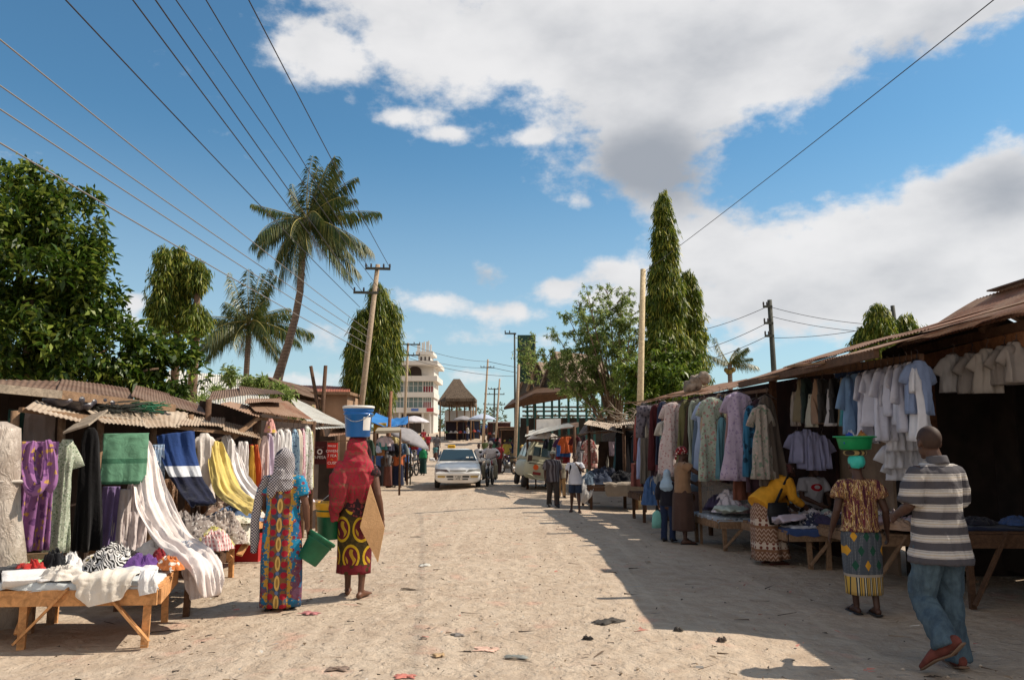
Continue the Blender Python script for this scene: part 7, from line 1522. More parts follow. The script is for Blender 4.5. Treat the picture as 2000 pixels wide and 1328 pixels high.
# --- print materials
def m_dashiki(t):
    x, y, z = xz(t); ax = x.abs(); n = t.noise(sc=16, det=3); n2 = t.noise(sc=7, det=3)
    b = t.mix((n2 > .52), lin(28, 122, 160), lin(30, 96, 140)); b = t.mix((t.voro(sc=15)[0] < .3), b, lin(120, 44, 60)); b = t.mix(((ax + n * .09) > .235) * (n2 > .47), b, lin(126, 50, 62))
    b = t.mix(((z * -1 + n * .3) > -.34) * .85, b, t.mix(n2 > .5, lin(110, 48, 64), lin(36, 96, 130)))
    b = t.mix((ax + (n - .5) * .16) < .13, b, t.mix(t.voro(sc=38)[0] < .34, lin(176, 134, 54), lin(40, 110, 130))); b = t.mix(((ax + (n - .5) * .04) < .096), b, t.mix(n > .5, lin(120, 84, 50), lin(60, 70, 84)))
    fz = ((z * 9.5).fract() - .5) / 9.5; dx = ax - .066; b = t.mix((dx * dx + fz * fz) < .0010, b, lin(150, 26, 44))
    gz_ = ((z * 5.2).fract() - .5) / 5.2; b = t.mix(((x * x) / (.028 ** 2) + (gz_ * gz_) / (.075 ** 2)) < 1, b, lin(206, 170, 96)); b = t.mix(((x * x) / (.013 ** 2) + (gz_ * gz_) / (.045 ** 2)) < 1, b, lin(150, 120, 60))
    hz_ = ((z * 5.2 + .5).fract() - .5) / 5.2; b = t.mix((x * x + hz_ * hz_) < .0004, b, lin(90, 110, 150))
    d, _ = t.voro(sc=30, rnd=.4); return t.mix((d < .2) * (ax > .14), b, lin(206, 160, 70))
DASH = mat('dashiki_print', m_dashiki, .85, wrinkle, bdist=.012)
def m_check(t):
    v = t.scale(t.coord(), (210, 210, 210)); x, y, z = t.xyz(t.vm('ADD', v, t.scale(t.noise(sc=6, det=2, color=True), 4.0))); return t.mix((x + y * .6).sin() * (z.sin()) > .05, lin(46, 44, 58), lin(188, 182, 182))
KEF = mat('checked_scarf', m_check, .9, wrinkle, bdist=.012)
def m_crim(t):
    w_ = t.vm('ADD', t.coord(), t.scale(t.noise(sc=9, det=2, color=True), .12)); d, _ = t.voro(w_, 11, 'SMOOTH_F1'); r = (d * 46).sin(); b = t.mix((r > .45), lin(150, 32, 50), lin(104, 66, 50)); x, y, z = xz(t); bd = ((z * 5.5 + t.noise(sc=4) * .6).fract() > .78); b = t.mix(bd * .7, b, t.mix(t.noise(sc=30) > .5, lin(120, 82, 60), lin(178, 44, 64))); return t.mix(t.noise(sc=4) .step(.4, .7) * .35, b, lin(190, 52, 74))
CRIM = mat('crimson_shawl', m_crim, .85, wrinkle, bdist=.012)
def m_oval(t):
    x, y, z = xz(t); q = (z * 3.4); row = q.floor(); u = (x * 4.6 + (row * .5).fract() * 1.0 + .02); fx = u.fract() - .5; fz = q.fract() - .5; e = fx * fx * 5.2 + fz * fz * 4.6
    b = t.mix(t.noise(sc=22) > .55, lin(58, 48, 22), lin(74, 60, 28)); b = t.mix(e < 1.0, b, lin(190, 156, 34)); b = t.mix(e < .62, b, lin(96, 28, 38)); s_ = (fx * 14 + (fz * 9).sin() * 1.5).sin(); b = t.mix((e < .4) * (s_ > .2), b, lin(176, 140, 40)); b = t.mix(z < .36, b, t.mix(t.voro(sc=13)[0] < .35, lin(110, 30, 40), lin(70, 50, 26))) ; return b
OVAL = mat('oval_print', m_oval, .85, wrinkle, bdist=.012)
def m_polo(t):
    x, y, z = xz(t); f = (z * 8.6 + .15 * t.noise(sc=3)).fract(); b = t.ramp(f, [(0, lin(70, 68, 74)), (.40, lin(178, 172, 168)), (.44, lin(132, 122, 116)), (.47, lin(192, 186, 182)), (.60, lin(182, 168, 148)), (.66, lin(190, 186, 182)), (.78, lin(120, 112, 108)), (.81, lin(180, 175, 172)), (.9, lin(70, 68, 74))], True); return t.mix(t.noise(sc=60, det=2) * .25, b, lin(90, 86, 86))
POLO = mat('striped_polo', m_polo, .9, wrinkle, bdist=.012)
JEAN = mat('blue_jeans', lambda t: t.mix(t.noise(t.scale(t.coord(), (1, 1, .45)), 11, 5, .7).step(.3, .75), lin(52, 68, 82), lin(84, 104, 116)), .85, wrinkle, bdist=.012)
def m_streak(t):
    v = t.scale(t.coord(), (30, 14, 3.2)); n = t.noise(v, 1.3, 4, .6, .6); return t.ramp(n, [(0, lin(70, 30, 44)), (.41, lin(96, 44, 56)), (.46, lin(180, 140, 84)), (.48, lin(66, 30, 40)), (.52, lin(190, 150, 66)), (.545, lin(206, 186, 150)), (.57, lin(110, 48, 54)), (.66, lin(60, 40, 60)), (.72, lin(196, 150, 80))], True)
STRK = mat('streaky_blouse', m_streak, .85, wrinkle, bdist=.012)
def m_diam(t):
    x, y, z = xz(t); q = z * 7.0; row = q.floor(); u = x * 8.5 + (row * .5).fract(); fx = (u.fract() - .5).abs(); fz = (q.fract() - .5).abs(); dm = (fx * 1.35 + fz * .95) < .36
    v = t.scale(t.coord(), (70, 70, 70)); d, _ = t.voro(v, 1, rnd=0.0); b = t.mix(d < .33, lin(74, 80, 88), lin(120, 122, 126)); par = ((u.floor() + row * 2) * .3334).fract(); b = t.mix(dm, b, t.mix(par > .3, lin(206, 150, 46), lin(34, 78, 62)))
    st_ = t.ramp(((x + y * .35) * 16).fract(), [(0, lin(196, 160, 90)), (.3, lin(40, 56, 70)), (.45, lin(206, 196, 170)), (.6, lin(36, 50, 60)), (.75, lin(200, 160, 70)), (.9, lin(50, 60, 60))], True); b = t.mix(z < .39, b, st_); return t.mix((z < .41) * (z > .385), b, lin(160, 150, 140))
DIAM = mat('diamond_print', m_diam, .85, wrinkle, bdist=.012)
def m_zig(t):
    x, y, z = xz(t); zz = ((x * 15 + y * 9).fract() - .5).abs(); f = (z * 17 + zz * 1.5).fract(); b = t.mix(f > .6, lin(118, 82, 62), lin(176, 150, 132)); bz = (z * 3.1).fract(); d, _ = t.voro(t.scale(t.coord(), (16, 16, 16)), 1, rnd=.1); bd = t.mix(d < .36, lin(196, 178, 162), lin(112, 60, 50)); b = t.mix(bz > .72, b, bd); b = t.mix((bz > .60) * (bz < .72), b, lin(128, 90, 66)); return b
ZIG = mat('zigzag_print', m_zig, .85, wrinkle, bdist=.012)
# --- containers
def bucket(name, loc, r0, r1, h, m, label, rim=None, rot=None, lip=.012, handle=True, open_=True, parts=()):
    root = empty(name, loc, label, 'bucket'); R_ = rot or Matrix.Identity(3)
    pr = [(r0 * .9, 0), (r0, .01), (lerp(r0, r1, .75), h * .75), (lerp(r0, r1, .75) + lip, h * .76), (lerp(r0, r1, .78) + lip, h * .79), (lerp(r0, r1, .8), h * .80), (lerp(r0, r1, .86), h * .86), (lerp(r0, r1, .86) + lip, h * .865), (lerp(r0, r1, .9) + lip, h * .90)]
    rimp = [(lerp(r0, r1, .9), h * .9), (r1 + lip, h * .905), (r1 + lip, h * .985), (r1 + lip * .4, h), (r1 - .004, h), (r1 - .006, h * .9), (r0 - .008, .012)]
    if rim is None: MB().lathe(pr + rimp, 40, (0, 0, 0), R_).build('shell', m, root, smooth=True)
    else:
        MB().lathe(pr + [(lerp(r0, r1, .9) - .006, h * .9), (r0 - .008, .012)], 40, (0, 0, 0), R_).build('shell', m, root, smooth=True); MB().lathe([(lerp(r0, r1, .6) + .003, h * .62), (lerp(r0, r1, .7) + lip * .7, h * .66), (lerp(r0, r1, .8) + lip * .5, h * .8), (r1 + lip, h * .86), (r1 + lip, h * .985), (r1 + lip * .4, h), (r1 - .004, h), (r1 - .012, h * .89)], 40, (0, 0, 0), R_, False, False).build('rim', rim, root, smooth=True)
    return root, R_
PBL = mat('blue_plastic', lambda t: vary(t, lin(28, 106, 182), .1, 6), .35, spec=.4); PGR = mat('green_plastic', lambda t: vary(t, lin(24, 96, 66), .2, 8), .4, spec=.4); PYE = mat('yellow_plastic', lin(226, 168, 36), .35, spec=.4); PWH = mat('white_plastic', lin(216, 212, 206), .45); PMG = mat('emerald_plastic', lambda t: vary(t, lin(24, 140, 84), .08, 6), .35, spec=.4)
# 1. woman in the blue printed long dress, walking away
p = G(545, 1190); H = 1.62
po = {}; shift(po, ('elR', 'wrR'), (.02, .0, 0)); po['wrR'] = (.275, -.0, .86); po['elL'] = (-.225, .0, 1.12); po['wrL'] = (-.20, .16, 1.0); po['hed'] = (-.0, .02, 1.585)
r, J, s, hp, HR = figure(p, H, .06, 'woman in a blue and yellow printed long dress with a checked headscarf, seen from behind', SK2, po, .008, True, (.1, -.05), (.9, .5))
top_(r, J, s, DASH, hem=.9, sleeve=.62, loose=1.0, name='dress_top', fl=1.1, bump=.009); skirt_(r, J, s, DASH, .045, (.205, .17), (.165, .125), (.188, .15), 'dress', 2, .04, 7, 1.12)
hood_(r, J, s, hp, HR, KEF, 'headscarf', .03, .62, [([(-.02, -.13, 1.50), (-.06, -.15, 1.38), (-.10, -.16, 1.26), (-.10, -.165, 1.20)], [(.05, .02), (.065, .02), (.05, .018), (.02, .01)]), ([(-.16, -.08, 1.42), (-.25, -.06, 1.2), (-.285, -.02, .95), (-.29, .0, .72), (-.30, .0, .60)], [(.04, .025), (.04, .03), (.045, .035), (.045, .035), (.035, .03)])], seed=1, infl=1.3, bump=.01)
sandals_(r, J, s, BLKP)
hw_ = p + rotz(.06) @ (V(po['wrR']) * s)
bl_, R_ = bucket('bucket', hw_ + V((.015, -.05, -.335)), .11, .145, .29, PGR, 'green bucket hanging tilted from the hand of the woman in blue dress', rot=Matrix.Rotation(.55, 3, 'Y') @ Matrix.Rotation(-.25, 3, 'X'))
t0_ = R_ @ V((0, 0, .27)); sd_ = R_ @ V((0, .145, 0)); hd_ = V(hw_) - V(bl_.location) + V((0, 0, -.075)); MB().sweep([t0_ + sd_, lerp(t0_ + sd_, hd_, .6), hd_, lerp(t0_ - sd_, hd_, .6), t0_ - sd_], .005, 6).build('handle', WIREM, bl_, smooth=True)
# 2. woman in crimson shawl with the blue bucket
p = G(690, 1166); H = 1.70
po = {'wrR': (.305, -.02, .83), 'elR': (.265, -.08, 1.09), 'shR': (.185, -.01, 1.385), 'elL': (-.27, .04, 1.15), 'wrL': (-.20, .22, 1.18), 'anL': (-.09, .10, .085), 'knL': (-.095, .10, .48), 'toL': (-.13, .28, .03), 'anR': (.10, -.08, .085), 'toR': (.15, .10, .03)}
r, J, s, hp, HR = figure(p, H, -.05, 'woman in a crimson shawl and oval printed wrap balancing a blue bucket on her head', SK2, po, .008, True, (0, 0), (.6, .7))
top_(r, J, s, CL((62, 40, 44), 'floral', ((150, 60, 60), (40, 30, 36)), 20), hem=.86, sleeve=.3, loose=.96, name='blouse', bump=.005)
skirt_(r, J, s, OVAL, .26, (.185, .15), (.165, .125), (.19, .15), 'wrap_skirt', 5, .016, 6, 1.0)
hood_(r, J, s, hp, HR, CRIM, 'shawl', .36, .98, [([(-.12, -.12, 1.44), (-.17, -.15, 1.28), (-.19, -.14, 1.08), (-.195, -.13, .92), (-.19, -.13, .82)], [(.06, .025), (.08, .03), (.07, .028), (.05, .025), (.03, .02)]), ([(-.06, -.14, 1.40), (-.12, -.175, 1.2), (-.16, -.17, 1.0), (-.17, -.16, .92)], [(.06, .03), (.09, .045), (.07, .04), (.02, .02)])], seed=4, infl=1.24, bump=.021, cone=True)
hd = p + rotz(-.05) @ (J['hed'] + V((0, 0, .128 * s)))
pad = MB().sweep([(.075 * math.cos(a * PI / 10), .075 * math.sin(a * PI / 10), 0) for a in range(21)], .022, 10, cap=False).build('carrying_ring', CL((120, 30, 40)), None, smooth=True); pad.location = hd + V((0, 0, -.008)); tag(pad, 'dark red cloth carrying ring under the blue bucket', 'head pad')
bb_, R_ = bucket('bucket', hd + V((.0, .0, .014)), .135, .158, .33, PBL, 'blue bucket with a white lid and label on the head of the woman in crimson')
MB().lathe([(.158, .318), (.178, .318), (.178, .342), (.160, .348), (.150, .340), (.0, .338)], 40, (0, 0, 0), None, True, False).build('lid', PWH, bb_, smooth=True)
vs = []; 
for j in range(2):
    for i in range(9): a = -1.0 + .72 * i / 8; rr_ = lerp(.135, .158, (.07 + .145 * j) / .33) + .0035; vs.append((rr_ * math.cos(a), rr_ * math.sin(a), .075 + .145 * j))
MB().add(vs, [(i, i + 1, i + 10, i + 9) for i in range(8)]).build('label_patch', PWH, bb_); MB().sweep([(.16 * math.cos(a), .165 * math.sin(a), .27 - .10 * math.sin(-a) ** 2 * (1 if a > -PI else 0)) for a in [-PI * i / 14 for i in range(15)]], .004, 6).build('handle', CHR, bb_, smooth=True)
# board under the arm
bq = [W(723, 946, p.y - .22), W(703, 1030, p.y - .24), W(738, 1098, p.y - .1), W(751, 1032, p.y - .12)]
c_ = sum(bq, V()) / 4; ob = MB().prism([q - c_ for q in bq], (.0, .012, 0)).build('plywood_board', wood('plywood', (206, 164, 120), .12, .5, .12), None); ob.location = c_; tag(ob, 'bare plywood board carried under the arm of the woman in crimson', 'board')
gb, R_ = bucket('bucket', W(643, 1052, p.y + .05) , .125, .15, .40, PGR, 'green bucket with a yellow rim hanging from the arm of the woman in crimson', PYE)
a_ = V(p) + rotz(-.05) @ lerp(J['elL'], J['wrL'], .45) - V(gb.location); MB().sweep([(-.15, 0, .36), lerp(V((-.15, 0, .36)), a_, .8), a_ + V((0, 0, -.045)), lerp(V((.15, 0, .36)), a_, .8), (.15, 0, .36)], .006, 6).build('handle', CHR, gb, smooth=True)
# 3. man in the striped polo shirt, mid stride
p = G(1854, 1307); H = 1.86
po = {'anR': (.08, .0, .085), 'toR': (.16, .18, .03), 'knR': (.09, .05, .49), 'anL': (-.21, -.20, .245), 'toL': (-.26, -.06, .075), 'knL': (-.13, .07, .49), 'shL': (-.165, -.01, 1.375), 'shR': (.165, -.01, 1.375), 'elL': (-.235, .02, 1.13), 'wrL': (-.17, .22, 1.05), 'elR': (.225, .05, 1.12), 'wrR': (.17, .24, .98), 'hed': (-.02, .025, 1.585)}
r, J, s, hp, HR = figure(p, H, .28, 'tall man in a grey striped polo shirt and blue jeans striding away', SK1, po, .007, False, (-.2, .0), (.6, .6))
top_(r, J, s, POLO, hem=.74, sleeve=.92, loose=1.05, flare=1.14, name='polo_shirt', vox=.010, bump=.011, seed=2, slv_r=.078)
mb = MB(); mb.sweep([J['nek'] + V((0, -.012, -.015)) * s, J['nek'] + V((0, -.006, .03)) * s, J['nek'] + V((0, -.004, .045)) * s], [(.082 * s, .076 * s), (.073 * s, .07 * s), (.070 * s, .066 * s)], 24, X); link('collar', remesh(mb, .008, 1), mat('collar_grey', lin(84, 82, 86), .9), r)
trousers_(r, J, s, JEAN, loose=1.06, bump=.015, vox=.009); shoes_(r, J, s, mat('brown_suede', lambda t: vary(t, lin(104, 56, 48), .3, 14), .9), mat('tan_sole', lin(120, 96, 78), .9)); hair_(r, J, s, hp, HR, mat('shaved_hair', lambda t: vary(t, lin(58, 42, 35), .15, 30), .7))
# 4. woman with green basin
p = G(1690, 1199); H = 1.60
po = {'wrR': (.30, .04, .86), 'elR': (.26, -.05, 1.10), 'wrL': (-.30, .04, .87), 'elL': (-.26, -.05, 1.10), 'anL': (-.08, .02, .085), 'anR': (.08, -.12, .10), 'toR': (.09, .05, .03), 'toL': (-.09, .20, .03)}
r, J, s, hp, HR = figure(p, H, -.05, 'woman in a streaky blouse and diamond printed wrap carrying a green basin on her head', SK1, po, .008, True, (0, .0), (.5, .5))
top_(r, J, s, STRK, hem=.88, sleeve=.55, loose=1.04, flare=1.1, name='blouse', seed=3, slv_r=.088, neck=1.15); skirt_(r, J, s, DIAM, .22, (.195, .165), (.168, .128), (.205, .16), 'wrap_skirt', 7, .018, 6, 1.0); sandals_(r, J, s, BLKP)
wrap_(r, J, s, hp, HR, mat('teal_satin', lambda t: vary(t, lin(60, 186, 172), .1, 6), .4, wrinkle, bdist=.012), 'headwrap', False, big=1.1)
hd = p + rotz(-.05) @ (J['hed'] + V((0, 0, .128 * s)))
pad = MB().sweep([(.085 * math.cos(a * PI / 10), .085 * math.sin(a * PI / 10), 0) for a in range(21)], [(.035, .03)] * 21, 10, cap=False).build('carrying_ring', CL((170, 140, 80), 'vstripe', ((60, 50, 40),), 16), None, smooth=True); pad.location = hd + V((0, 0, .008)); tag(pad, 'striped cloth carrying ring under the green basin', 'head pad')
bs_ = empty('basin', hd + V((0, 0, .040)), 'round green plastic basin full of goods on a womans head', 'basin')
MB().lathe([(.13, 0), (.155, .01), (.175, .11), (.188, .13), (.208, .134), (.21, .126), (.214, .126), (.214, .14), (.19, .142), (.180, .13), (.15, .02), (.0, .015)], 40, (0, 0, 0)).build('basin_shell', PMG, bs_, smooth=True)
for i, (dx, dy, c, nm, lab) in enumerate(((-.08, -.06, (40, 80, 190), 'packet', 'blue packet poking out of the green basin'), (-.03, .02, (190, 190, 200), 'packet', 'pale packet in the green basin'), (.06, -.04, (180, 120, 50), 'bread_loaf', 'golden brown loaf in the green basin'), (.10, .04, (150, 80, 50), 'bread_loaf', 'darker brown loaf at the right of the green basin'))):
    heap(nm, bs_.location + V((dx, dy, .06)), .07, .05, .11 + .02 * (i % 2), CL(c), lab, 'goods', 'goods in the green basin', 500 + i)
# 5. bending woman in mustard
p = G(1508, 1101); H = 1.62
po = lean({'elR': (.20, .10, 1.14), 'wrR': (.14, .22, .92), 'elL': (-.20, .12, 1.14), 'wrL': (-.12, .26, .95)}, .8, (0, 0, .95)); shift(po, ('pel', 'hiL', 'hiR'), (0, -.10, 0)); shift(po, UPPER, (0, -.09, -.02)); po['hed'] = tuple(V(po['nek']) + V((0, .10, .085)))
po['elR'] = tuple(V(po['shR']) + V((.02, .06, -.26))); po['wrR'] = tuple(V(po['elR']) + V((-.03, .20, -.13))); po['elL'] = tuple(V(po['shL']) + V((-.03, .04, -.26))); po['wrL'] = tuple(V(po['elL']) + V((.05, .20, -.14)))
r, J, s, hp, HR = figure(p, H, -PI / 2 + .25, 'woman in a mustard top and zigzag printed skirt bending over a market table', SK1, po, .008, True, (0, -.5), (.5, .5))
MUST = mat('mustard_knit', lambda t: vary(t, lin(206, 146, 40), .1, 10), .9, wrinkle, bdist=.012); top_(r, J, s, MUST, hem=.82, sleeve=1.85, loose=1.2, name='knit_top', seed=5, bump=.008); skirt_(r, J, s, ZIG, .09, (.28, .25), (.15, .125), (.215, .19), 'long_skirt', 9, .03, 7, .975); sandals_(r, J, s, mat('reddish_sandal', lin(90, 44, 40), .7))
wrap_(r, J, s, hp, HR, CL((110, 60, 62), 'floral', ((60, 40, 50),), 20), 'headwrap', True); MB().sweep([V(po['shR']) * s + V((.06, -.02, .08)), (J['che'] + V((.20, -.03, .02))), J['pel'] + V((.225, .05, -.02))], [(.02, .008)] * 3, 8, Y).build('bag_strap', BLKP, r, smooth=True)
hb = J['pel'] + V((.24, .07, -.16)); MB().sweep([hb + V((0, 0, .15)), hb, hb - V((0, 0, .15))], [(.06, .15), (.07, .17), (.06, .14)], 16, X).build('shoulder_bag', mat('black_bag', lin(22, 22, 26), .6), r, smooth=True)
# 6. seller sitting cross legged
p = t5p(.93, 1.2, .05); H = 1.66
po = {'pel': (0, 0, .13), 'wai': (0, .0, .27), 'che': (0, .03, .46), 'nek': (0, .04, .64), 'hed': (0, .10, .775), 'shL': (-.175, .03, .585), 'shR': (.175, .03, .585), 'elL': (-.24, .10, .34), 'wrL': (-.10, .30, .24), 'elR': (.24, .10, .34), 'wrR': (.10, .32, .24), 'hiL': (-.09, .02, .11), 'hiR': (.09, .02, .11), 'knL': (-.36, .30, .13), 'knR': (.36, .30, .13), 'anL': (.08, .36, .07), 'anR': (-.08, .30, .07), 'toL': (.22, .36, .04), 'toR': (-.22, .30, .04)}
r, J, s, hp, HR = figure(p, H, PI + .25, 'seller in a white shirt with a red print sitting cross legged behind the pile', SK1, po, .009, False, (0, -.25), (.6, .6))
def m_tee(t):
    x, y, z = xz(t); e = x * x / (.10 ** 2) + (z - .47) * (z - .47) / (.055 ** 2); i_ = x * x / (.045 ** 2) + (z - .475) * (z - .475) / (.028 ** 2); return t.mix((e < 1) * (i_ > 1) * (y > 0), lin(176, 174, 182), lin(176, 32, 44))
top_(r, J, s, mat('white_tee_print', m_tee, .9, wrinkle, bdist=.012), hem=.84, sleeve=.7, loose=1.02, name='tee_shirt', seed=6); trousers_(r, J, s, CL((30, 28, 34)), vox=.013, loose=1.05); hair_(r, J, s, hp, HR)
# 7. woman in red headwrap reaching to a dress, with a child
p = G(1336, 1062); H = 1.62
po = {'elR': (.24, .20, 1.25), 'wrR': (.22, .42, 1.40), 'elL': (-.20, .10, 1.12), 'wrL': (-.12, .28, 1.05), 'anL': (-.08, .06, .085)}
r, J, s, hp, HR = figure(p, H, -PI / 2 + .15, 'woman in a red headwrap, tan top and brown skirt reaching up to a dress', SK1, po, .009, True, (-.1, .1), (.5, .7))
top_(r, J, s, CL((150, 112, 80)), hem=.90, sleeve=.45, loose=1.0, name='top', seed=7); skirt_(r, J, s, CL((84, 60, 52)), .24, (.23, .19), (.165, .13), (.2, .165), 'skirt', 11, .02, 6); wrap_(r, J, s, hp, HR, CL((150, 30, 38), 'floral', ((206, 180, 170), (40, 30, 40)), 22), 'headwrap', True); sandals_(r, J, s, BLKP)
p = G(1306, 1058); H = 1.22
r, J, s, hp, HR = figure(p, H, -.5, 'child in a pale blue hood and dark top beside the woman in red headwrap', SK1, {}, .009, True, (0, 0), (.8, .5), name='person', cat='child')
top_(r, J, s, CL((34, 34, 46)), hem=.86, sleeve=1.5, loose=1.0, name='dark_top', seed=8); trousers_(r, J, s, CL((36, 50, 84))); hood_(r, J, s, hp, HR, CL((150, 180, 206)), 'hood', .10, .8, None, seed=6); shoes_(r, J, s, BLKP)
bp = p + rotz(-.5) @ J['wrL'] + V((-.03, -.03, -.10)); mb = MB(); mb.sweep([(0, 0, 0), (0, 0, -.05), (0, 0, -.2), (0, 0, -.30)], [(.02, .01), (.075, .03), (.10, .05), (.095, .04)], 18, X, lambda tt, th, x, y: (x * (1 + .12 * mn.noise(V((th, tt * 4, 1)))), y)); ob = mb.build('carrier_bag', CL((110, 186, 176)), None, smooth=True); ob.location = bp; tag(ob, 'mint carrier bag in the hand of the child with blue hood', 'bag')
# 8. capped man and youth walking towards the camera
def Hpx(px, yf, yh): g = G(px, yf); return g, (W(px, yh, g.y).z - g.z)
p, H = Hpx(1080, 990, 880)
r, J, s, hp, HR = figure(p, H, PI + .1, 'man in a pale cap and dark striped shirt walking towards the camera by the van', SK1, {'anL': (-.1, .14, .085), 'toL': (-.12, .32, .03), 'knL': (-.1, .12, .5), 'anR': (.1, -.12, .10), 'toR': (.12, .06, .03)}, .01)
top_(r, J, s, CL((66, 58, 64), 'vstripe', ((110, 104, 110),), 12), hem=.76, sleeve=.95, loose=1.12, name='shirt', seed=9); trousers_(r, J, s, CL((62, 54, 50)), loose=1.1); shoes_(r, J, s, BLKP)
mb = MB(); mb.ell(hp(0, -.01, .055), (.085 * s, .104 * s, .07 * s), HR); mb.ell(hp(0, .10, .04), (.075 * s, .07 * s, .012 * s), HR); link('cap', remesh(mb, .008, 2), CL((150, 146, 130)), r)
p, H = Hpx(1124, 1000, 885)
r, J, s, hp, HR = figure(p, H, PI - .15, 'youth in a white tee and denim shorts with a dark backpack, hand at his mouth', SK1, {'anL': (-.12, .12, .085), 'toL': (-.16, .30, .03), 'anR': (.12, -.1, .10), 'toR': (.14, .08, .03), 'elL': (-.24, .06, 1.16), 'wrL': (-.08, .17, 1.36), 'wrR': (.24, .08, .92)}, .01)
top_(r, J, s, CL((206, 208, 220)), hem=.80, sleeve=.6, loose=1.06, name='tee_shirt', seed=10); trousers_(r, J, s, CL((44, 58, 84)), .85, name='shorts'); hair_(r, J, s, hp, HR); sandals_(r, J, s, BLKP)
for sg in (-1, 1): MB().sweep([J['che'] + V((sg * .11, -.12, .1)) * s, J['che'] + V((sg * .12, .02, .155)) * s, J['che'] + V((sg * .125, .135, .03)) * s, J['che'] + V((sg * .15, .06, -.16)) * s], [(.022, .008)] * 4, 8, X).build('backpack_strap', CL((36, 40, 56)), r, smooth=True)
MB().sweep([J['che'] + V((0, -.2, .12)) * s, J['che'] + V((0, -.22, -.05)) * s, J['wai'] + V((0, -.19, 0)) * s], [(.10, .05), (.15, .09), (.13, .07)], 16, X).build('backpack', CL((36, 40, 56)), r, smooth=True)
# 9. people further off: (px, y foot, y head, heading, top colour, bottom colour, kind, label)
def walker(px, yf, yh, rz, tc, bc, kind, label, group=None, vox=None, stride=.1, d=None, skin=None, hats=None):
    p, H = Hpx(px, yf, yh); v = vox or min(.03, max(.012, .00045 * p.y)); H = max(.9, min(1.85, H))
    po = {'anL': (-.1, stride, .085), 'toL': (-.12, stride + .18, .03), 'anR': (.1, -stride, .1), 'toR': (.12, -stride + .18, .03)}
    r, J, s, hp, HR = figure(p, H, rz, label, skin or SK1, po, v, kind != 'man', (0, 0), group=group, hands=v < .02, face=True)
    top_(r, J, s, CL(tc), hem=.82, sleeve=.7, loose=1.05, vox=v, bump=.005, name='shirt')
    if kind == 'man': trousers_(r, J, s, CL(bc), vox=v); hair_(r, J, s, hp, HR)
    else: skirt_(r, J, s, CL(bc), .10, (.22, .19), seed=px * .01)
    if kind == 'hijab': hood_(r, J, s, hp, HR, CL(hats), 'headscarf', .42, 1.05, None, vox=v)
    if kind == 'wrap': wrap_(r, J, s, hp, HR, CL(hats), 'headwrap', True, vox=v)
    shoes_(r, J, s, BLKP) if v < .016 else None
    return r
walker(826, 928, 871, PI - .2, (40, 90, 80), (30, 62, 58), 'hijab', 'woman in a bright green headscarf and dark teal dress walking by the taxi', hats=(24, 132, 78))
walker(797, 932, 876, .5, (206, 200, 198), (44, 36, 36), 'man', 'man in a white shirt and dark trousers standing by the draped motorbike')
walker(1097, 972, 893, PI, (150, 140, 120), (176, 136, 88), 'man', 'person in tan trousers walking half hidden behind the capped man')
walker(850, 902, 868, PI, (70, 120, 124), (90, 60, 50), 'wrap', 'woman in a teal and brown dress just left of the taxi roof', hats=(40, 70, 80))
walker(818, 905, 869, .3, (60, 80, 160), (60, 50, 60), 'man', 'person in a blue shirt right of the white shirted man')
walker(853, 894, 846, .0, (96, 92, 96), (44, 44, 60), 'man', 'man in a grey shirt walking away in the middle of the far street')
walker(836, 882, 847, .1, (176, 36, 48), (120, 40, 50), 'man', 'person in a bright red shirt on the far street')
walker(827, 872, 838, .2, (170, 50, 56), (60, 40, 46), 'wrap', 'woman in a red dress left of the person in bright red', hats=(60, 40, 40))
walker(935, 935, 866, 2.8, (206, 202, 200), (50, 50, 60), 'man', 'man in a white shirt walking between the taxi and the motorbike')
walker(975, 925, 864, 2.6, (150, 44, 50), (60, 40, 40), 'man', 'man in a crimson shirt behind the motorbike rider')
walker(990, 915, 858, .3, (196, 170, 60), (50, 60, 120), 'man', 'person in a yellow top by the parked van')
walker(947, 900, 858, .2, (80, 92, 50), (60, 60, 50), 'man', 'man in an olive shirt beyond the motorbike rider')
walker(962, 895, 845, 2.9, (60, 56, 80), (40, 40, 50), 'man', 'tall man in a dark violet shirt beyond the olive shirted man')
walker(640, 1000, 912, 2.6, (40, 50, 90), (120, 60, 40), 'wrap', 'seller in a blue headwrap half hidden behind the woman in crimson', hats=(60, 70, 140))
walker(757, 925, 876, .8, (206, 90, 70), (40, 40, 50), 'man', 'man in a salmon shirt by the parked motorbikes'); walker(775, 922, 872, 1.2, (220, 100, 60), (40, 36, 40), 'man', 'man in an orange vest by the parked motorbikes')
walker(700, 960, 882, 2.5, (60, 50, 60), (50, 40, 40), 'man', 'dark clothed seller in the shade left of the motorbikes')
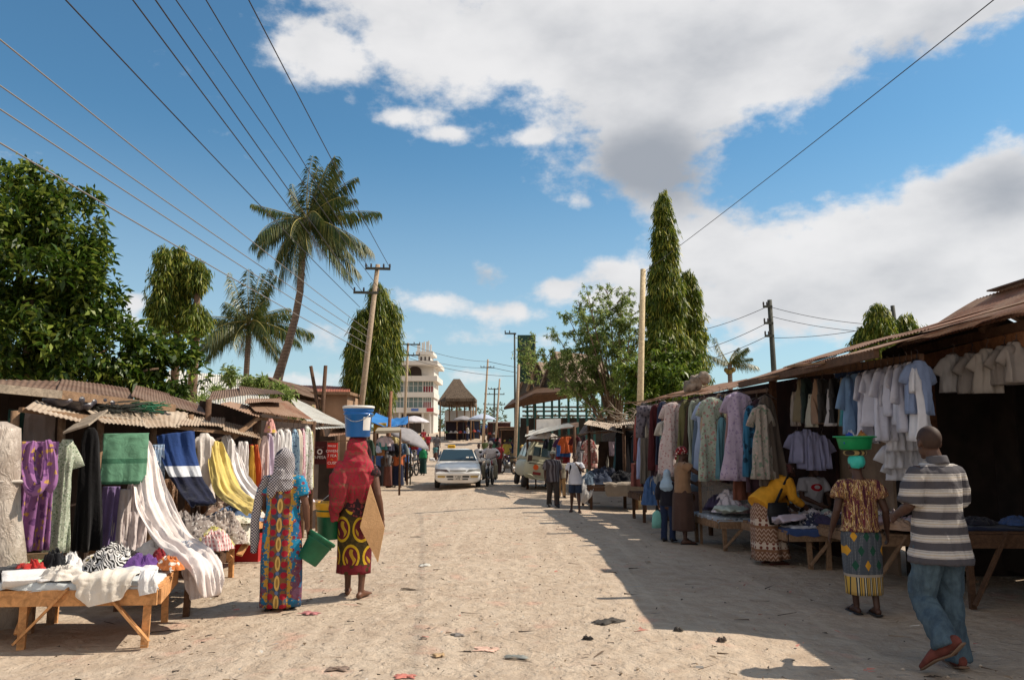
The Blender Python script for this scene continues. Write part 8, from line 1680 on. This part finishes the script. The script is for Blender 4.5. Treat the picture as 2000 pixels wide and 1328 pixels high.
# rider on the motorbike
p = G(957, 948); po = {'pel': (0, -.30, .90), 'wai': (0, -.27, 1.03), 'che': (0, -.20, 1.22), 'nek': (0, -.17, 1.39), 'hed': (0, -.13, 1.53), 'shL': (-.18, -.18, 1.33), 'shR': (.18, -.18, 1.33), 'elL': (-.33, .0, 1.16), 'elR': (.33, .0, 1.16), 'wrL': (-.32, .22, 1.06), 'wrR': (.32, .22, 1.06), 'hiL': (-.10, -.26, .87), 'hiR': (.10, -.26, .87), 'knL': (-.24, .12, .72), 'knR': (.24, .12, .72), 'anL': (-.22, .02, .30), 'anR': (.22, .02, .30), 'toL': (-.24, .2, .25), 'toR': (.24, .2, .25)}
r, J, s, hp, HR = figure(p, 1.68, PI - .12, 'motorbike rider in a white shirt and pale cap beside the taxi', SK1, po, .012)
top_(r, J, s, CL((206, 196, 196)), hem=.86, sleeve=1.6, loose=1.08, name='shirt', seed=11); trousers_(r, J, s, CL((150, 140, 116)), vox=.013); shoes_(r, J, s, BLKP); mb = MB(); mb.ell(hp(0, -.012, .045), (.086 * s, .106 * s, .08 * s), HR); mb.build('cap', CL((196, 186, 170)), r, smooth=True)
# the crowd of the far square: copies of a few figures with their own clothes
protos = []
for i in range(6):
    pp = V((0, 0, 0)); po = {'anL': (-.1, .08, .085), 'toL': (-.12, .26, .03), 'wrR': (.2 + .05 * (i % 2), .12 * (i % 3), .95)}
    r, J, s, hp, HR = figure(pp, (1.72, 1.6, 1.66, 1.58, 1.75, 1.62)[i], 0, '', SK1, po, .03, i % 2 == 1, group='people crowding the far square', hands=False, face=False)
    top_(r, J, s, None, hem=.82, sleeve=.8, loose=1.08, vox=.03, bump=.004)
    (skirt_(r, J, s, None, .08, (.23, .2), seed=i) if i % 2 else trousers_(r, J, s, None, vox=.03)); wrap_(r, J, s, hp, HR, None, 'headwrap', False, vox=.03) if i % 2 else hair_(r, J, s, hp, HR, None)
    protos.append(r)
TOPC = [('red', (176, 40, 44)), ('white', (206, 202, 198)), ('dark blue', (40, 50, 90)), ('black', (28, 26, 30)), ('blue', (60, 100, 170)), ('yellow', (206, 170, 60)), ('grey', (120, 116, 118)), ('green', (50, 100, 66)), ('orange', (206, 100, 50)), ('maroon', (96, 34, 44)), ('pink', (200, 130, 140)), ('brown', (96, 70, 54))]
BOTC = [('dark', (36, 34, 42)), ('khaki', (150, 130, 100)), ('navy', (36, 44, 76)), ('brown', (84, 62, 50)), ('printed', (120, 70, 60)), ('grey', (96, 94, 98))]
spots = []
rr = random.Random(77)
for i in range(26): spots.append((872 + 92 * i / 25 + rr.uniform(-3, 3), rr.uniform(86, 100), 'before the thatched hut'))
for i in range(9): spots.append((796 + 30 * i / 8 + rr.uniform(-3, 3), rr.uniform(58, 76), 'by the far white building'))
for i in range(8): spots.append((968 + 32 * i / 7 + rr.uniform(-2, 2), rr.uniform(45, 66), 'under the edge of the market hall'))
for i in range(6): spots.append((735 + 60 * i / 5 + rr.uniform(-3, 3), rr.uniform(28.5, 33), 'by the blue tarpaulin'))
nt = {}
for i, (px, d, where) in enumerate(spots):
    pr = protos[i % 6]; r = pr if i < 6 else clone(pr); x_ = (px - 1000) / F * d; r.location = onz(x_, d); r.rotation_euler = (0, 0, rr.uniform(0, 6.28))
    k1 = (i * 7 + i // 12) % 12; k2 = (i * 5 + i // 6) % 6; key = (k1, k2, where); nt[key] = nt.get(key, 0) + 1
    r['label'] = '%sperson in a %s top and %s %s %s' % ('' if nt[key] == 1 else ORD[nt[key] - 1] + ' ', TOPC[k1][0], BOTC[k2][0], 'skirt' if (i % 6) % 2 else 'trousers', where); r['category'] = 'person'
    for ch in r.children:
        if ch.name.split('.')[0] == 'body': continue
        c_ = TOPC[k1][1] if ch.name.startswith('shirt') else (BOTC[k2][1] if ch.name.split('.')[0] in ('skirt', 'trousers') else ((30, 26, 26) if ch.name.startswith('hair') else TOPC[(k1 + 5) % 12][1]))
        if len(ch.data.materials) == 0: ch.data.materials.append(None)
        ch.material_slots[0].link = 'OBJECT'; ch.material_slots[0].material = CL(c_)
